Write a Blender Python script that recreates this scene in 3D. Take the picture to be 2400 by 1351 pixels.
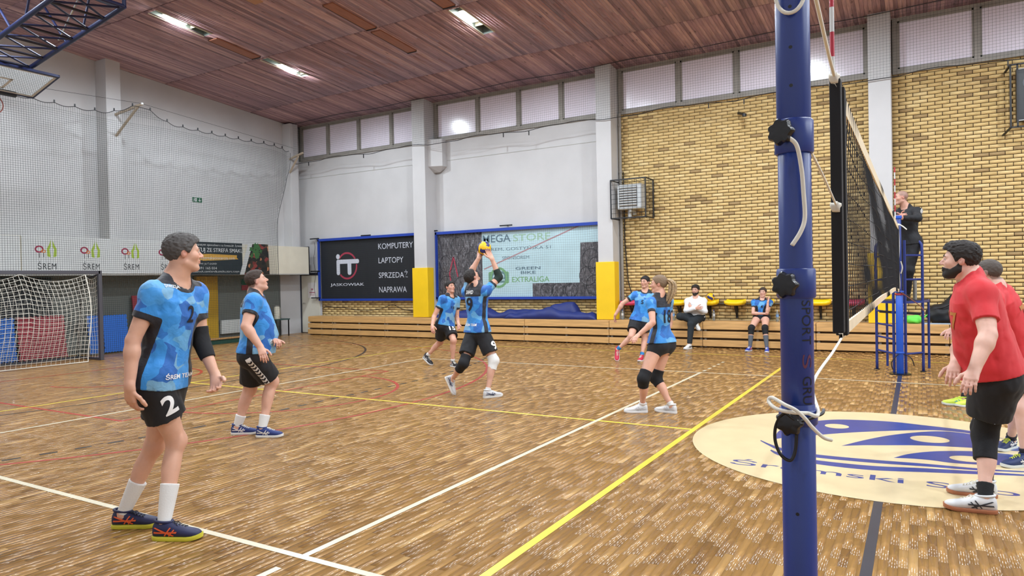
import bpy, bmesh, math, random
import numpy as np
from mathutils import Vector, Matrix
from mathutils.bvhtree import BVHTree

for o in list(bpy.data.objects):
    bpy.data.objects.remove(o, do_unlink=True)
SC = bpy.context.scene
COL = SC.collection

# ------------------------------------------------------------------ camera
CAM_POS = (0.267, -7.459, 1.670)
YAW, PITCH, ROLL = math.radians(30.464), math.radians(-0.654), math.radians(-1.131)
F_PX = 1617.95
def _cam():
    f = Vector((-math.sin(YAW)*math.cos(PITCH), math.cos(YAW)*math.cos(PITCH), math.sin(PITCH)))
    r = Vector((math.cos(YAW), math.sin(YAW), 0)); u = r.cross(f)
    r2 = r*math.cos(ROLL)+u*math.sin(ROLL); u2 = -r*math.sin(ROLL)+u*math.cos(ROLL)
    c = bpy.data.cameras.new('camera'); o = bpy.data.objects.new('camera', c); COL.objects.link(o)
    c.sensor_width = 36.0; c.lens = F_PX*36.0/2400.0; c.clip_start = 0.05; c.clip_end = 100
    M = Matrix((( r2.x, u2.x, -f.x, CAM_POS[0]), (r2.y, u2.y, -f.y, CAM_POS[1]), (r2.z, u2.z, -f.z, CAM_POS[2]), (0,0,0,1)))
    o.matrix_world = M
    SC.camera = o
_cam()
# ------------------------------------------------------------------ world, exposure
W = bpy.data.worlds.new('world'); SC.world = W; W.use_nodes = True
W.node_tree.nodes['Background'].inputs[0].default_value = (0.62, 0.66, 0.75, 1)
W.node_tree.nodes['Background'].inputs[1].default_value = 0.02
SC.view_settings.view_transform = 'Standard'; SC.view_settings.look = 'None'
SC.view_settings.gamma = 1.0; SC.view_settings.use_curve_mapping = False
SC.view_settings.exposure = 0.0
LAMP_POWER = 535.0
LAMP_COLOR = (.84,.93,1.0)

# ------------------------------------------------------------------ helpers
RNG = random.Random(7)
NPR = np.random.default_rng(11)
def srgb(r, g, b):
    f = lambda c: (c/255/12.92) if c/255 <= .04045 else ((c/255+.055)/1.055)**2.4
    return (f(r), f(g), f(b), 1.0)
MATS = {}
def node(nt, t, **kw):
    n = nt.nodes.new(t)
    for k, v in kw.items():
        setattr(n, k, v)
    return n
def mat(name, col, rough=0.6, metal=0.0, spec=0.5, var=0.0, vscale=8.0, bump=0.0, bscale=60.0, emis=0.0, coat=0.0, trans=0.0, alpha=1.0, sheen=0.0, stretch=None):
    """principled material with a little procedural mottling"""
    if name in MATS: return MATS[name]
    m = bpy.data.materials.new(name); m.use_nodes = True; nt = m.node_tree
    b = nt.nodes['Principled BSDF']
    c = col if len(col) == 4 else (*col, 1)
    b.inputs['Base Color'].default_value = c
    b.inputs['Roughness'].default_value = rough; b.inputs['Metallic'].default_value = metal
    b.inputs['Specular IOR Level'].default_value = spec
    b.inputs['Coat Weight'].default_value = coat
    b.inputs['Transmission Weight'].default_value = trans
    b.inputs['Alpha'].default_value = alpha
    b.inputs['Sheen Weight'].default_value = sheen
    tc = node(nt, 'ShaderNodeTexCoord')
    src = tc.outputs['Object']
    if stretch:
        mp = node(nt, 'ShaderNodeMapping'); mp.inputs['Scale'].default_value = stretch
        nt.links.new(src, mp.inputs[0]); src = mp.outputs[0]
    if var > 0:
        n = node(nt, 'ShaderNodeTexNoise'); n.inputs['Scale'].default_value = vscale; n.inputs['Detail'].default_value = 4
        nt.links.new(src, n.inputs['Vector'])
        r = node(nt, 'ShaderNodeMapRange'); r.inputs[1].default_value = .3; r.inputs[2].default_value = .7
        r.inputs[3].default_value = 1-var; r.inputs[4].default_value = 1+var
        nt.links.new(n.outputs[0], r.inputs[0])
        x = node(nt, 'ShaderNodeMix', data_type='RGBA', blend_type='MULTIPLY'); x.inputs[0].default_value = 1
        x.inputs[6].default_value = c
        nt.links.new(r.outputs[0], x.inputs[7]); nt.links.new(x.outputs[2], b.inputs['Base Color'])
    if bump > 0:
        n2 = node(nt, 'ShaderNodeTexNoise'); n2.inputs['Scale'].default_value = bscale; n2.inputs['Detail'].default_value = 3
        nt.links.new(src, n2.inputs['Vector'])
        bp = node(nt, 'ShaderNodeBump'); bp.inputs['Strength'].default_value = bump; bp.inputs['Distance'].default_value = .01
        nt.links.new(n2.outputs[0], bp.inputs['Height']); nt.links.new(bp.outputs[0], b.inputs['Normal'])
    if emis > 0:
        b.inputs['Emission Color'].default_value = c; b.inputs['Emission Strength'].default_value = emis
    MATS[name] = m
    return m

def mesh_np(name, V, F, smooth=False):
    """V (n,3) array, F (m,k) int array or list of polygons"""
    me = bpy.data.meshes.new(name)
    V = np.asarray(V, np.float32)
    if isinstance(F, np.ndarray):
        k = F.shape[1]; n = len(F)
        me.vertices.add(len(V)); me.vertices.foreach_set('co', V.ravel())
        me.loops.add(n*k); me.loops.foreach_set('vertex_index', F.astype(np.int32).ravel())
        me.polygons.add(n); me.polygons.foreach_set('loop_start', np.arange(0, n*k, k, dtype=np.int32))
        me.update(calc_edges=True)
    else:
        me.from_pydata([tuple(map(float, v)) for v in V], [], [list(f) for f in F]); me.update()
    if smooth and len(me.polygons):
        me.polygons.foreach_set('use_smooth', np.ones(len(me.polygons), dtype=bool))
    return me
def link(name, me, m=None, parent=None):
    o = bpy.data.objects.new(name, me); COL.objects.link(o)
    if m is not None and me is not None:
        for q in (m if isinstance(m, (list, tuple)) else [m]):
            me.materials.append(q)
    if parent is not None: o.parent = parent
    return o
def tag(o, label=None, cat=None, group=None, kind=None):
    if label: o['label'] = label
    if cat: o['category'] = cat
    if group: o['group'] = group
    if kind: o['kind'] = kind
    return o
def empty(name, loc=(0,0,0), label=None, cat=None, group=None, rz=0.0):
    o = bpy.data.objects.new(name, None); COL.objects.link(o); o.location = loc; o.rotation_euler = (0,0,rz)
    o.empty_display_size = .1
    return tag(o, label, cat, group)
def copy_tree(o, parent=None):
    c = o.copy(); COL.objects.link(c); c.parent = parent
    for ch in list(o.children): copy_tree(ch, c)
    return c

class MB:
    """collects simple shapes; build() links them as one mesh object. origin: subtracted from all vertices"""
    def __init__(s, origin=(0,0,0)):
        s.v = []; s.f = []; s.o = np.array(origin, float); s.mi = []; s.cur = 0
    def add(s, V, F):
        b = len(s.v); s.v += [tuple(np.asarray(v, float)-s.o) for v in V]; s.f += [tuple(i+b for i in f) for f in F]; s.mi += [s.cur]*len(F)
        return s
    def box(s, x0, x1, y0, y1, z0, z1):
        V = [(x0,y0,z0),(x1,y0,z0),(x1,y1,z0),(x0,y1,z0),(x0,y0,z1),(x1,y0,z1),(x1,y1,z1),(x0,y1,z1)]
        return s.add(V, [(0,3,2,1),(4,5,6,7),(0,1,5,4),(1,2,6,5),(2,3,7,6),(3,0,4,7)])
    def bbox(s, x0, x1, y0, y1, z0, z1, b=.01):
        """box with chamfered edges"""
        bm = bmesh.new()
        bmesh.ops.create_cube(bm, size=1)
        for v in bm.verts:
            v.co = ((x0+x1)/2+v.co.x*(x1-x0), (y0+y1)/2+v.co.y*(y1-y0), (z0+z1)/2+v.co.z*(z1-z0))
        bmesh.ops.bevel(bm, geom=list(bm.edges), offset=b, segments=2, affect='EDGES', profile=.6)
        return s.bm(bm)
    def bm(s, bm):
        bm.verts.index_update()
        s.add([v.co[:] for v in bm.verts], [[v.index for v in f.verts] for f in bm.faces]); bm.free(); return s
    def quad(s, a, b, c, d): return s.add([a,b,c,d], [(0,1,2,3)])
    def beam(s, a, b, w, h=None, up=(0,0,1)):
        """rectangular bar from a to b"""
        h = h or w; a = np.array(a, float); b = np.array(b, float); d = b-a; d /= np.linalg.norm(d)
        u = np.array(up, float); u = u-d*(u@d)
        if np.linalg.norm(u) < 1e-4: u = np.array((1.,0,0))-d*d[0]
        u /= np.linalg.norm(u); r = np.cross(d, u)
        V = [p+r*sx*w/2+u*sy*h/2 for p in (a,b) for sx,sy in ((-1,-1),(1,-1),(1,1),(-1,1))]
        return s.add(V, [(0,3,2,1),(4,5,6,7),(0,1,5,4),(1,2,6,5),(2,3,7,6),(3,0,4,7)])
    def tube(s, pts, r, n=8, closed=False, caps=True):
        pts = [np.array(p, float) for p in pts]; m = len(pts)
        rr = r if isinstance(r, (list, tuple, np.ndarray)) else [r]*m
        T = []
        for i in range(m):
            if closed: d = pts[(i+1)%m]-pts[i-1]
            else: d = pts[min(i+1,m-1)]-pts[max(i-1,0)]
            T.append(d/(np.linalg.norm(d)+1e-12))
        u = np.array((0,0,1.)); 
        if abs(T[0]@u) > .9: u = np.array((1.,0,0))
        u = u-T[0]*(u@T[0]); u /= np.linalg.norm(u)
        V = []
        for i in range(m):
            u = u-T[i]*(u@T[i]); u /= np.linalg.norm(u)+1e-12; w = np.cross(T[i], u)
            for k in range(n):
                a = 2*math.pi*k/n; V.append(pts[i]+(u*math.cos(a)+w*math.sin(a))*rr[i])
        F = []
        for i in range(m if closed else m-1):
            j = (i+1) % m
            for k in range(n): F.append((i*n+k, i*n+(k+1)%n, j*n+(k+1)%n, j*n+k))
        if caps and not closed:
            F.append(tuple(range(n))[::-1]); F.append(tuple((m-1)*n+k for k in range(n)))
        return s.add(V, F)
    def lathe(s, prof, c=(0,0,0), n=24, axis='z'):
        """profile [(r,z)...] around an axis through c"""
        V = []; F = []
        for (r, z) in prof:
            for k in range(n):
                a = 2*math.pi*k/n; p = (r*math.cos(a), r*math.sin(a), z)
                if axis == 'x': p = (p[2], p[0], p[1])
                elif axis == 'y': p = (p[0], p[2], p[1])
                V.append((c[0]+p[0], c[1]+p[1], c[2]+p[2]))
        for i in range(len(prof)-1):
            for k in range(n): F.append((i*n+k, i*n+(k+1)%n, (i+1)*n+(k+1)%n, (i+1)*n+k))
        F.append(tuple(range(n))[::-1]); F.append(tuple((len(prof)-1)*n+k for k in range(n)))
        return s.add(V, F)
    def build(s, name, m, parent=None, smooth=False, auto=None):
        me = mesh_np(name, np.array(s.v), s.f, smooth)
        if any(s.mi): me.polygons.foreach_set('material_index', np.array(s.mi, dtype=np.int32))
        if auto is not None:
            me.polygons.foreach_set('use_smooth', np.ones(len(me.polygons), dtype=bool))
            me.set_sharp_from_angle(angle=math.radians(auto))
        return link(name, me, m, parent)

def threads(lines, r, sides=3):
    """many thin cords at once. lines: list of (m,3) arrays -> V, F"""
    Vs = []; Fs = []; base = 0
    for P in lines:
        P = np.asarray(P, float); m = len(P)
        T = np.gradient(P, axis=0); T /= np.linalg.norm(T, axis=1)[:,None]+1e-12
        ref = np.where(np.abs(T[:,2:3]) > .8, np.array([[1.,0,0]]), np.array([[0,0,1.]]))
        u = np.cross(T, ref); u /= np.linalg.norm(u, axis=1)[:,None]+1e-12; w = np.cross(T, u)
        a = np.arange(sides)*2*math.pi/sides
        V = P[:,None,:]+r*(np.cos(a)[None,:,None]*u[:,None,:]+np.sin(a)[None,:,None]*w[:,None,:])
        i = np.arange(m-1)[:,None]*sides; k = np.arange(sides)[None,:]; k2 = (k+1) % sides
        F = np.stack([i+k, i+k2, i+sides+k2, i+sides+k], -1).reshape(-1,4)+base
        Vs.append(V.reshape(-1,3)); Fs.append(F); base += m*sides
    return np.concatenate(Vs), np.concatenate(Fs)
def netting(name, lines, r, m, parent, sides=3):
    V, F = threads(lines, r, sides)
    o = link(name, mesh_np(name, V, F), m, parent); o['kind'] = 'stuff'
    return o

def text_geo(s, size=1.0, bold=0.0, extrude=0.0, shear=0.0, align='LEFT', space=1.0):
    """lettering as (verts, faces) in its own xy plane"""
    cu = bpy.data.curves.new('t', 'FONT'); cu.body = s; cu.size = size; cu.offset = bold; cu.extrude = extrude
    cu.shear = shear; cu.align_x = align; cu.space_character = space; cu.resolution_u = 4
    o = bpy.data.objects.new('t', cu)
    me = bpy.data.meshes.new_from_object(o)
    V = np.array([v.co[:] for v in me.vertices]); F = [tuple(p.vertices) for p in me.polygons]
    bpy.data.objects.remove(o); bpy.data.curves.remove(cu); bpy.data.meshes.remove(me)
    return V, F
def text_on(mb, s, org, ex, ey, width=None, height=None, size=1.0, **kw):
    """lettering into mb: origin lower-left, ex/ey unit axes; fitted to width/height when given"""
    V, F = text_geo(s, size, **kw)
    if not len(V): return
    lo = V.min(0); hi = V.max(0)
    sx = sy = 1.0
    if width: sx = width/(hi[0]-lo[0])
    if height: sy = height/(hi[1]-lo[1])
    if width and not height: sy = sx
    if height and not width: sx = sy
    org = np.array(org, float); ex = np.array(ex, float); ey = np.array(ey, float); ez = np.cross(ex, ey)
    P = org+((V[:,:1]-lo[0])*sx)*ex+((V[:,1:2]-lo[1])*sy)*ey+V[:,2:3]*ez
    mb.add(P, F)
# ------------------------------------------------------------------ room constants
XL, XR, YF, YN = -18.1, 18.1, 9.45, -9.45
CZ0, CK = 7.045, 0.0782
def ceil_z(y): return CZ0+(YF-abs(y))*CK
def view_px(P):
    """project world points (n,3) to the photograph's pixels and depth"""
    f = np.array([-math.sin(YAW)*math.cos(PITCH), math.cos(YAW)*math.cos(PITCH), math.sin(PITCH)])
    r = np.array([math.cos(YAW), math.sin(YAW), 0]); u = np.cross(r, f)
    r2 = r*math.cos(ROLL)+u*math.sin(ROLL); u2 = -r*math.sin(ROLL)+u*math.cos(ROLL)
    d = np.asarray(P, float)-np.array(CAM_POS); z = d@f
    return 1200+F_PX*(d@r2)/z, 675.5-F_PX*(d@u2)/z, z
def largest(P, n):
    """indices of the n pieces nearest to the viewer inside the picture"""
    x, y, z = view_px(P)
    ok = (z > .5)&(x > -10)&(x < 2410)&(y > -10)&(y < 1361)
    idx = np.where(ok)[0]
    return set(idx[np.argsort(z[idx])][:n].tolist())

def tone_mat(name, ramp, rough, grain_stretch, grain=.25, gscale=6.0, spec=.5, bump=.05, knots=0.0, rvar=.08):
    """wood / brick: colour by the piece's own tone, plus grain"""
    m = bpy.data.materials.new(name); m.use_nodes = True; nt = m.node_tree; b = nt.nodes['Principled BSDF']
    at = node(nt, 'ShaderNodeAttribute', attribute_name='tone')
    cr = node(nt, 'ShaderNodeValToRGB')
    el = cr.color_ramp.elements
    while len(el) > 1: el.remove(el[0])
    el[0].position = ramp[0][0]; el[0].color = ramp[0][1]
    for p, c in ramp[1:]:
        e = el.new(p); e.color = c
    nt.links.new(at.outputs['Fac'], cr.inputs[0])
    ge = node(nt, 'ShaderNodeNewGeometry'); mp = node(nt, 'ShaderNodeMapping'); mp.inputs['Scale'].default_value = grain_stretch
    nt.links.new(ge.outputs['Position'], mp.inputs[0])
    ad = node(nt, 'ShaderNodeVectorMath', operation='ADD'); nt.links.new(mp.outputs[0], ad.inputs[0])
    sc = node(nt, 'ShaderNodeMath', operation='MULTIPLY'); sc.inputs[1].default_value = 37.0; nt.links.new(at.outputs['Fac'], sc.inputs[0])
    nt.links.new(sc.outputs[0], ad.inputs[1])
    n = node(nt, 'ShaderNodeTexNoise'); n.inputs['Scale'].default_value = gscale; n.inputs['Detail'].default_value = 5
    nt.links.new(ad.outputs[0], n.inputs['Vector'])
    r = node(nt, 'ShaderNodeMapRange'); r.inputs[1].default_value = .25; r.inputs[2].default_value = .75
    r.inputs[3].default_value = 1-grain; r.inputs[4].default_value = 1+grain; nt.links.new(n.outputs[0], r.inputs[0])
    x = node(nt, 'ShaderNodeMix', data_type='RGBA', blend_type='MULTIPLY'); x.inputs[0].default_value = 1
    nt.links.new(cr.outputs[0], x.inputs[6]); nt.links.new(r.outputs[0], x.inputs[7])
    out = x.outputs[2]
    if knots > 0:
        v = node(nt, 'ShaderNodeTexVoronoi'); v.inputs['Scale'].default_value = knots
        mp2 = node(nt, 'ShaderNodeMapping'); mp2.inputs['Scale'].default_value = tuple(g**.5 for g in grain_stretch)
        nt.links.new(ge.outputs['Position'], mp2.inputs[0]); nt.links.new(mp2.outputs[0], v.inputs['Vector'])
        k = node(nt, 'ShaderNodeMapRange'); k.inputs[1].default_value = .06; k.inputs[2].default_value = .13; k.inputs[3].default_value = .35; k.inputs[4].default_value = 1
        nt.links.new(v.outputs['Distance'], k.inputs[0])
        y = node(nt, 'ShaderNodeMix', data_type='RGBA', blend_type='MULTIPLY'); y.inputs[0].default_value = 1
        nt.links.new(out, y.inputs[6]); nt.links.new(k.outputs[0], y.inputs[7]); out = y.outputs[2]
    nt.links.new(out, b.inputs['Base Color'])
    r2 = node(nt, 'ShaderNodeMapRange'); r2.inputs[3].default_value = rough-rvar; r2.inputs[4].default_value = rough+rvar
    n3 = node(nt, 'ShaderNodeTexNoise'); n3.inputs['Scale'].default_value = 1.3; n3.inputs['Detail'].default_value = 3
    nt.links.new(ge.outputs['Position'], n3.inputs['Vector']); nt.links.new(n3.outputs[0], r2.inputs[0]); nt.links.new(r2.outputs[0], b.inputs['Roughness'])
    b.inputs['Specular IOR Level'].default_value = spec
    bp = node(nt, 'ShaderNodeBump'); bp.inputs['Strength'].default_value = bump; bp.inputs['Distance'].default_value = .002
    nt.links.new(n.outputs[0], bp.inputs['Height']); nt.links.new(bp.outputs[0], b.inputs['Normal'])
    MATS[name] = m
    return m

def pieces(name, stuff_name, boxes, tones, m, parent, flip=None, keep=300, slope=None, tilt=0.0, face='z', size_key=3):
    """boxes (n,6): x0,x1,y0,y1,z0,z1. The ones showing largest become single children, the rest one joined part."""
    B = np.asarray(boxes, float); T = np.asarray(tones, float)
    ctr = np.stack([(B[:,0]+B[:,1])/2, (B[:,2]+B[:,3])/2, (B[:,4]+B[:,5])/2], 1)
    if slope is not None:
        off = slope(ctr[:,1]); world = ctr.copy(); world[:,2] += off
    else: world = ctr
    big = largest(world, keep)
    # unit box faces
    cor = np.array([(0,0,0),(1,0,0),(1,1,0),(0,1,0),(0,0,1),(1,0,1),(1,1,1),(0,1,1)])
    Q = np.array([(0,3,2,1),(4,5,6,7),(0,1,5,4),(1,2,6,5),(2,3,7,6),(3,0,4,7)])
    def corners(b, t=None):
        V = np.stack([np.where(cor[:,0], b[:,1:2], b[:,0:1]), np.where(cor[:,1], b[:,3:4], b[:,2:3]), np.where(cor[:,2], b[:,5:6], b[:,4:5])], -1)
        return V
    V = corners(B)
    if slope is not None: V[:,:,2] += slope(V[:,:,1])
    if tilt > 0:
        a = NPR.uniform(-tilt, tilt, (len(B),2))
        V[:,:,2] += np.where(V[:,:,2] > ctr[:,2:3], (V[:,:,0]-ctr[:,0:1])*a[:,:1]+(V[:,:,1]-ctr[:,1:2])*a[:,1:]*.15, 0)
    cache = {}
    for i in sorted(big):
        key = (tuple(np.round(B[i,1::2]-B[i,0::2], 3)), int(T[i]*12), slope is not None and world[i,1] > 0)
        if key not in cache:
            me = mesh_np(name, V[i]-world[i], Q)
            at = me.attributes.new('tone', 'FLOAT', 'FACE'); at.data.foreach_set('value', np.full(6, T[i], np.float32))
            me.materials.append(m); cache[key] = me
        o = bpy.data.objects.new(name, cache[key]); COL.objects.link(o); o.parent = parent; o.location = world[i]-np.array(parent.location)
    rest = [i for i in range(len(B)) if i not in big]
    if rest:
        Vr = V[rest].reshape(-1,3); F = (Q[None]+8*np.arange(len(rest))[:,None,None]).reshape(-1,4)
        me = mesh_np(stuff_name, Vr-np.array(parent.location), F)
        at = me.attributes.new('tone', 'FLOAT', 'FACE'); at.data.foreach_set('value', np.repeat(T[rest], 6).astype(np.float32))
        o = link(stuff_name, me, m, parent); o['kind'] = 'stuff'

# ------------------------------------------------------------------ materials of the room
M_PLASTER = mat('plaster_white', srgb(194,193,194), .85, var=.05, vscale=1.2, bump=.12, bscale=120)
M_PLASTER_GREY = mat('plaster_grey', srgb(176,176,172), .85, var=.06, vscale=1.0, bump=.12, bscale=120)
M_CREAM = mat('cream_panel', srgb(214,208,190), .6, var=.05, vscale=2)
M_MORTAR = mat('mortar_dark', srgb(66,54,44), .95, var=.1, vscale=30, bump=.3, bscale=200)
M_YELLOW_PAD = mat('yellow_pad', srgb(238,196,28), .42, var=.04, vscale=3)
M_BLUE_FRAME = mat('blue_trim', srgb(28,62,160), .5, var=.05, vscale=6)
M_GREY_FRAME = mat('window_frame_grey', srgb(150,146,140), .6, var=.12, vscale=4)
M_PANE = mat('frosted_pane', srgb(240,234,248), .15, spec=.6, var=.03, vscale=2)
M_BLACK_STEEL = mat('black_steel', srgb(22,23,28), .5)
M_DARKNET = mat('net_cord_dark', srgb(44,58,56), .9)
M_FLOORBASE = mat('floor_gap', srgb(70,48,28), .7)
M_FLOOR = tone_mat('parquet', [(0,srgb(128,92,54)),(.3,srgb(151,112,64)),(.65,srgb(169,128,76)),(1,srgb(200,160,104))], .20, (60,5,20), grain=.13, gscale=1.0, bump=.006, rvar=.04)
M_CEIL = tone_mat('ceiling_boards', [(0,srgb(128,100,108)),(.5,srgb(166,131,138)),(1,srgb(200,164,164))], .62, (30,2.4,10), grain=.26, gscale=1.0, knots=1.1, bump=.1)
M_BRICK = tone_mat('yellow_brick', [(0,srgb(160,134,96)),(.12,srgb(196,168,114)),(.6,srgb(216,186,128)),(1,srgb(226,200,146))], .8, (14,14,40), grain=.07, gscale=1.5, bump=.12, spec=.2)

# ------------------------------------------------------------------ floor
floor = MB().box(XL-.3, XR+.3, YN-.3, YF+.3, -.25, -.004).build('floor', M_FLOORBASE); tag(floor, 'glossy oak strip parquet of the sports hall', kind='structure')
def parquet():
    w = .05; L = [.30,.38,.46,.54]; bx = []; tn = []
    x = XL
    while x < 6.0:
        y = -7.6-RNG.random()*.4
        while y < YF:
            l = RNG.choice(L); y1 = min(y+l, YF)
            if y1-y > .05:
                bx.append((x+.0004, x+w-.0004, y+.0005, y1-.0005, -.008, 0)); u = RNG.random(); tn.append(min(1, max(0, RNG.gauss(.46,.12) if u < .85 else (RNG.uniform(.7,1) if u < .94 else RNG.uniform(.08,.25)))))
            y = y1 if y1 < YF else YF
        x += w
    pieces('parquet_strip', 'parquet_field', bx, tn, M_FLOOR, floor, tilt=.0005)
parquet()
# plain boards where the picture never looks
MB().box(6.0, XR, YN, YF, -.008, -.0005).box(XL, 6.0, YN, -8.0, -.008, -.0005).build('parquet_margin', M_FLOOR, floor)

# painted lines (floor markings)
P_WHITE = mat('line_white', srgb(216,206,180), .3, var=.06, vscale=5)
P_YELLOW = mat('line_yellow', srgb(232,206,70), .3, var=.06, vscale=5)
P_RED = mat('line_red', srgb(170,58,44), .32, var=.08, vscale=5)
P_BLACK = mat('line_black', srgb(40,38,40), .32, var=.08, vscale=5)
_lz = [0.0010]
def strip(pts, w, m, name, closed=False):
    """a flat painted stripe along pts"""
    P = np.array(pts, float); z = _lz[0]; _lz[0] += .00006
    T = np.gradient(P, axis=0)
    T /= np.linalg.norm(T, axis=1)[:,None]; N = np.stack([-T[:,1], T[:,0]], 1)
    a = P+N*w/2; b = P-N*w/2; mb = MB()
    for i in range(len(P)-1):
        mb.quad((*b[i],z), (*b[i+1],z), (*a[i+1],z), (*a[i],z))
    return mb.build(name, m, floor)
def arc(cx, cy, r, a0, a1, n=48):
    return [(cx+r*math.cos(a0+(a1-a0)*i/n), cy+r*math.sin(a0+(a1-a0)*i/n)) for i in range(n+1)]
H2 = math.pi/2
# handball (black): 6 m line and dashed 9 m line
GX = -16.1
p6 = [(GX+6*math.cos(a), -1.5+6*math.sin(a)) for a in np.linspace(-H2,0,30)]+[(GX+6*math.cos(a), 1.5+6*math.sin(a)) for a in np.linspace(0,H2,30)]
strip(p6, .05, P_BLACK, 'goal_area_line')
p9 = [(GX+9.03*math.cos(a), -1.5+9.03*math.sin(a)) for a in np.linspace(-.75,0,60)]+[(GX+9.03*math.cos(a), 1.5+9.03*math.sin(a)) for a in np.linspace(0,.75,60)]
def resample(P, st):
    P = np.array(P); s = np.r_[0, np.cumsum(np.linalg.norm(np.diff(P, axis=0), axis=1))]; t = np.arange(0, s[-1], st)
    return np.stack([np.interp(t, s, P[:,0]), np.interp(t, s, P[:,1])], 1)
q9 = resample(p9, .155); zz = _lz[0]; _lz[0] += .0001
mb = MB()
for i in range(0, len(q9)-1, 2):
    d = q9[i+1]-q9[i]; d /= np.linalg.norm(d); nn = np.array([-d[1], d[0]])*.025
    mb.quad((*(q9[i]-nn),zz), (*(q9[i+1]-nn),zz), (*(q9[i+1]+nn),zz), (*(q9[i]+nn),zz))
mb.build('free_throw_dashes', P_BLACK, floor)
# basketball (red)
strip([(XL+3.95,-2.52),(-8.35,-2.52)], .05, P_RED, 'key_line'); strip([(XL+3.95,2.52),(-8.35,2.52)], .05, P_RED, 'key_line')
strip([(-8.35,-2.545),(-8.35,2.545)], .05, P_RED, 'key_line')
strip(arc(-8.35,0,1.8,-H2,H2), .05, P_RED, 'free_throw_arc')
strip([(-14.15,-6.6)]+arc(-12.57,0,6.78,-1.34,1.34,80)+[(-14.15,6.6)], .05, P_RED, 'three_point_line')
strip(arc(-12.57,0,1.3,-H2,H2), .05, P_RED, 'no_charge_arc')
strip([(-14.15,-7.5),(-14.15,7.5)], .05, P_RED, 'base_line')
# yellow court
strip([(-10.64,-7.4),(-10.64,7.4)], .05, P_YELLOW, 'court_line'); strip([(-10.64,7.4),(8,7.4)], .05, P_YELLOW, 'court_line')
strip([(-1.86,-7.4),(-1.86,7.4)], .06, P_YELLOW, 'court_line'); strip([(-10.64,0),(-1.86,0)], .05, P_YELLOW, 'court_line')
# centre line (dark)
strip([(0,-5.6),(0,5.5)], .06, mat('line_navy', srgb(52,54,66), .32, var=.06, vscale=5), 'centre_line')
# volleyball (white)
strip([(-9,-4.5),(9,-4.5)], .05, P_WHITE, 'side_line'); strip([(-9,4.5),(9,4.5)], .05, P_WHITE, 'side_line')
strip([(-9,-4.525),(-9,4.525)], .05, P_WHITE, 'end_line'); strip([(-3,-4.5),(-3,4.5)], .05, P_WHITE, 'attack_line'); strip([(3,-4.5),(3,4.5)], .05, P_WHITE, 'attack_line')
for sgn in (-1,1):
    for k in range(5):
        y = sgn*(4.68+.33*k); strip([(-3,y),(-3,y+.15*sgn)], .05, P_WHITE, 'attack_line_dash')
# centre circle emblem
EMB_CREAM = mat('emblem_cream', srgb(216,198,158), .3, var=.05, vscale=4)
EMB_BLUE = mat('emblem_blue', srgb(38,62,140), .3, var=.08, vscale=5)
def poly(P, z, m, name, parent=floor):
    return MB().add([(x,y,z) for x,y in P], [tuple(range(len(P)))]).build(name, m, parent)
ez = _lz[0]+.0003
poly(arc(0,0,1.8,0,2*math.pi,96)[:-1], ez, EMB_CREAM, 'emblem_disc')
def smooth_poly(P, n=8):
    """closed Catmull-Rom through P"""
    P = np.array(P); k = len(P); out = []
    for i in range(k):
        a,b,c,d = P[i-1],P[i],P[(i+1)%k],P[(i+2)%k]
        for t in np.linspace(0,1,n,endpoint=False):
            out.append(.5*((2*b)+(c-a)*t+(2*a-5*b+4*c-d)*t*t+(3*b-a-3*c+d)*t**3))
    return out
def blade(top, bot, z, name):
    """shape between an upper and a lower curve sharing both tips"""
    def dense(P):
        P = np.array(P, float); s = np.linspace(0,1,len(P)); t = np.linspace(0,1,40)
        o = []
        for u in t:
            i = min(int(u*(len(P)-1)), len(P)-2); f = u*(len(P)-1)-i
            a,b,c,d = P[max(i-1,0)],P[i],P[i+1],P[min(i+2,len(P)-1)]
            o.append(.5*((2*b)+(c-a)*f+(2*a-5*b+4*c-d)*f*f+(3*b-a-3*c+d)*f**3))
        return np.array(o)
    A, B = dense(top), dense(bot); mb = MB()
    for i in range(39):
        mb.quad((*B[i],z), (*B[i+1],z), (*A[i+1],z), (*A[i],z))
    mb.build(name, EMB_BLUE, floor)
eb = ez+.0003
blade([(-1.0,-.1),(-1.03,.3),(-.93,.75),(-.62,1.14),(-.31,1.27),(0,1.31),(.31,1.25),(.73,1.13),(1.0,.85)], [(-1.0,-.1),(-.93,.0),(-.82,.1),(-.62,.3),(-.33,.56),(.05,.83),(.41,1.02),(.7,1.0),(1.0,.85)], eb, 'emblem_swoosh')
blade([(-.39,-.12),(-.19,.27),(.05,.63),(.41,.97),(.7,.97),(.98,.7),(1.16,.35)], [(-.39,-.12),(-.2,.0),(-.05,.07),(.2,.19),(.42,.26),(.8,.33),(1.16,.35)], eb, 'emblem_swoosh')
blade([(.06,-.4),(.19,-.17),(.41,.04),(.72,.18),(1.0,.17),(1.2,.05)], [(.06,-.4),(.2,-.36),(.35,-.35),(.55,-.37),(.9,-.25),(1.2,.05)], eb, 'emblem_swoosh')
def band(P, w0, name):
    P = np.array(P); k = len(P); ws = np.array([w0*(.15+.85*math.sin(math.pi*min(1,(i+.35)/(k-.3)))) for i in range(k)])
    blade([(x,y+w/2) for (x,y),w in zip(P,ws)], [(x,y-w/2) for (x,y),w in zip(P,ws)], eb, name)
band([(-1.12,-.22),(-1.0,-.38),(-.88,-.5),(-.6,-.62),(-.14,-.61),(.3,-.55),(.69,-.51),(1.05,-.42)], .12, 'emblem_wave')
band([(-.96,-.58),(-.85,-.71),(-.57,-.84),(-.12,-.85),(.3,-.73),(.68,-.63),(1.0,-.55)], .15, 'emblem_wave')
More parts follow.
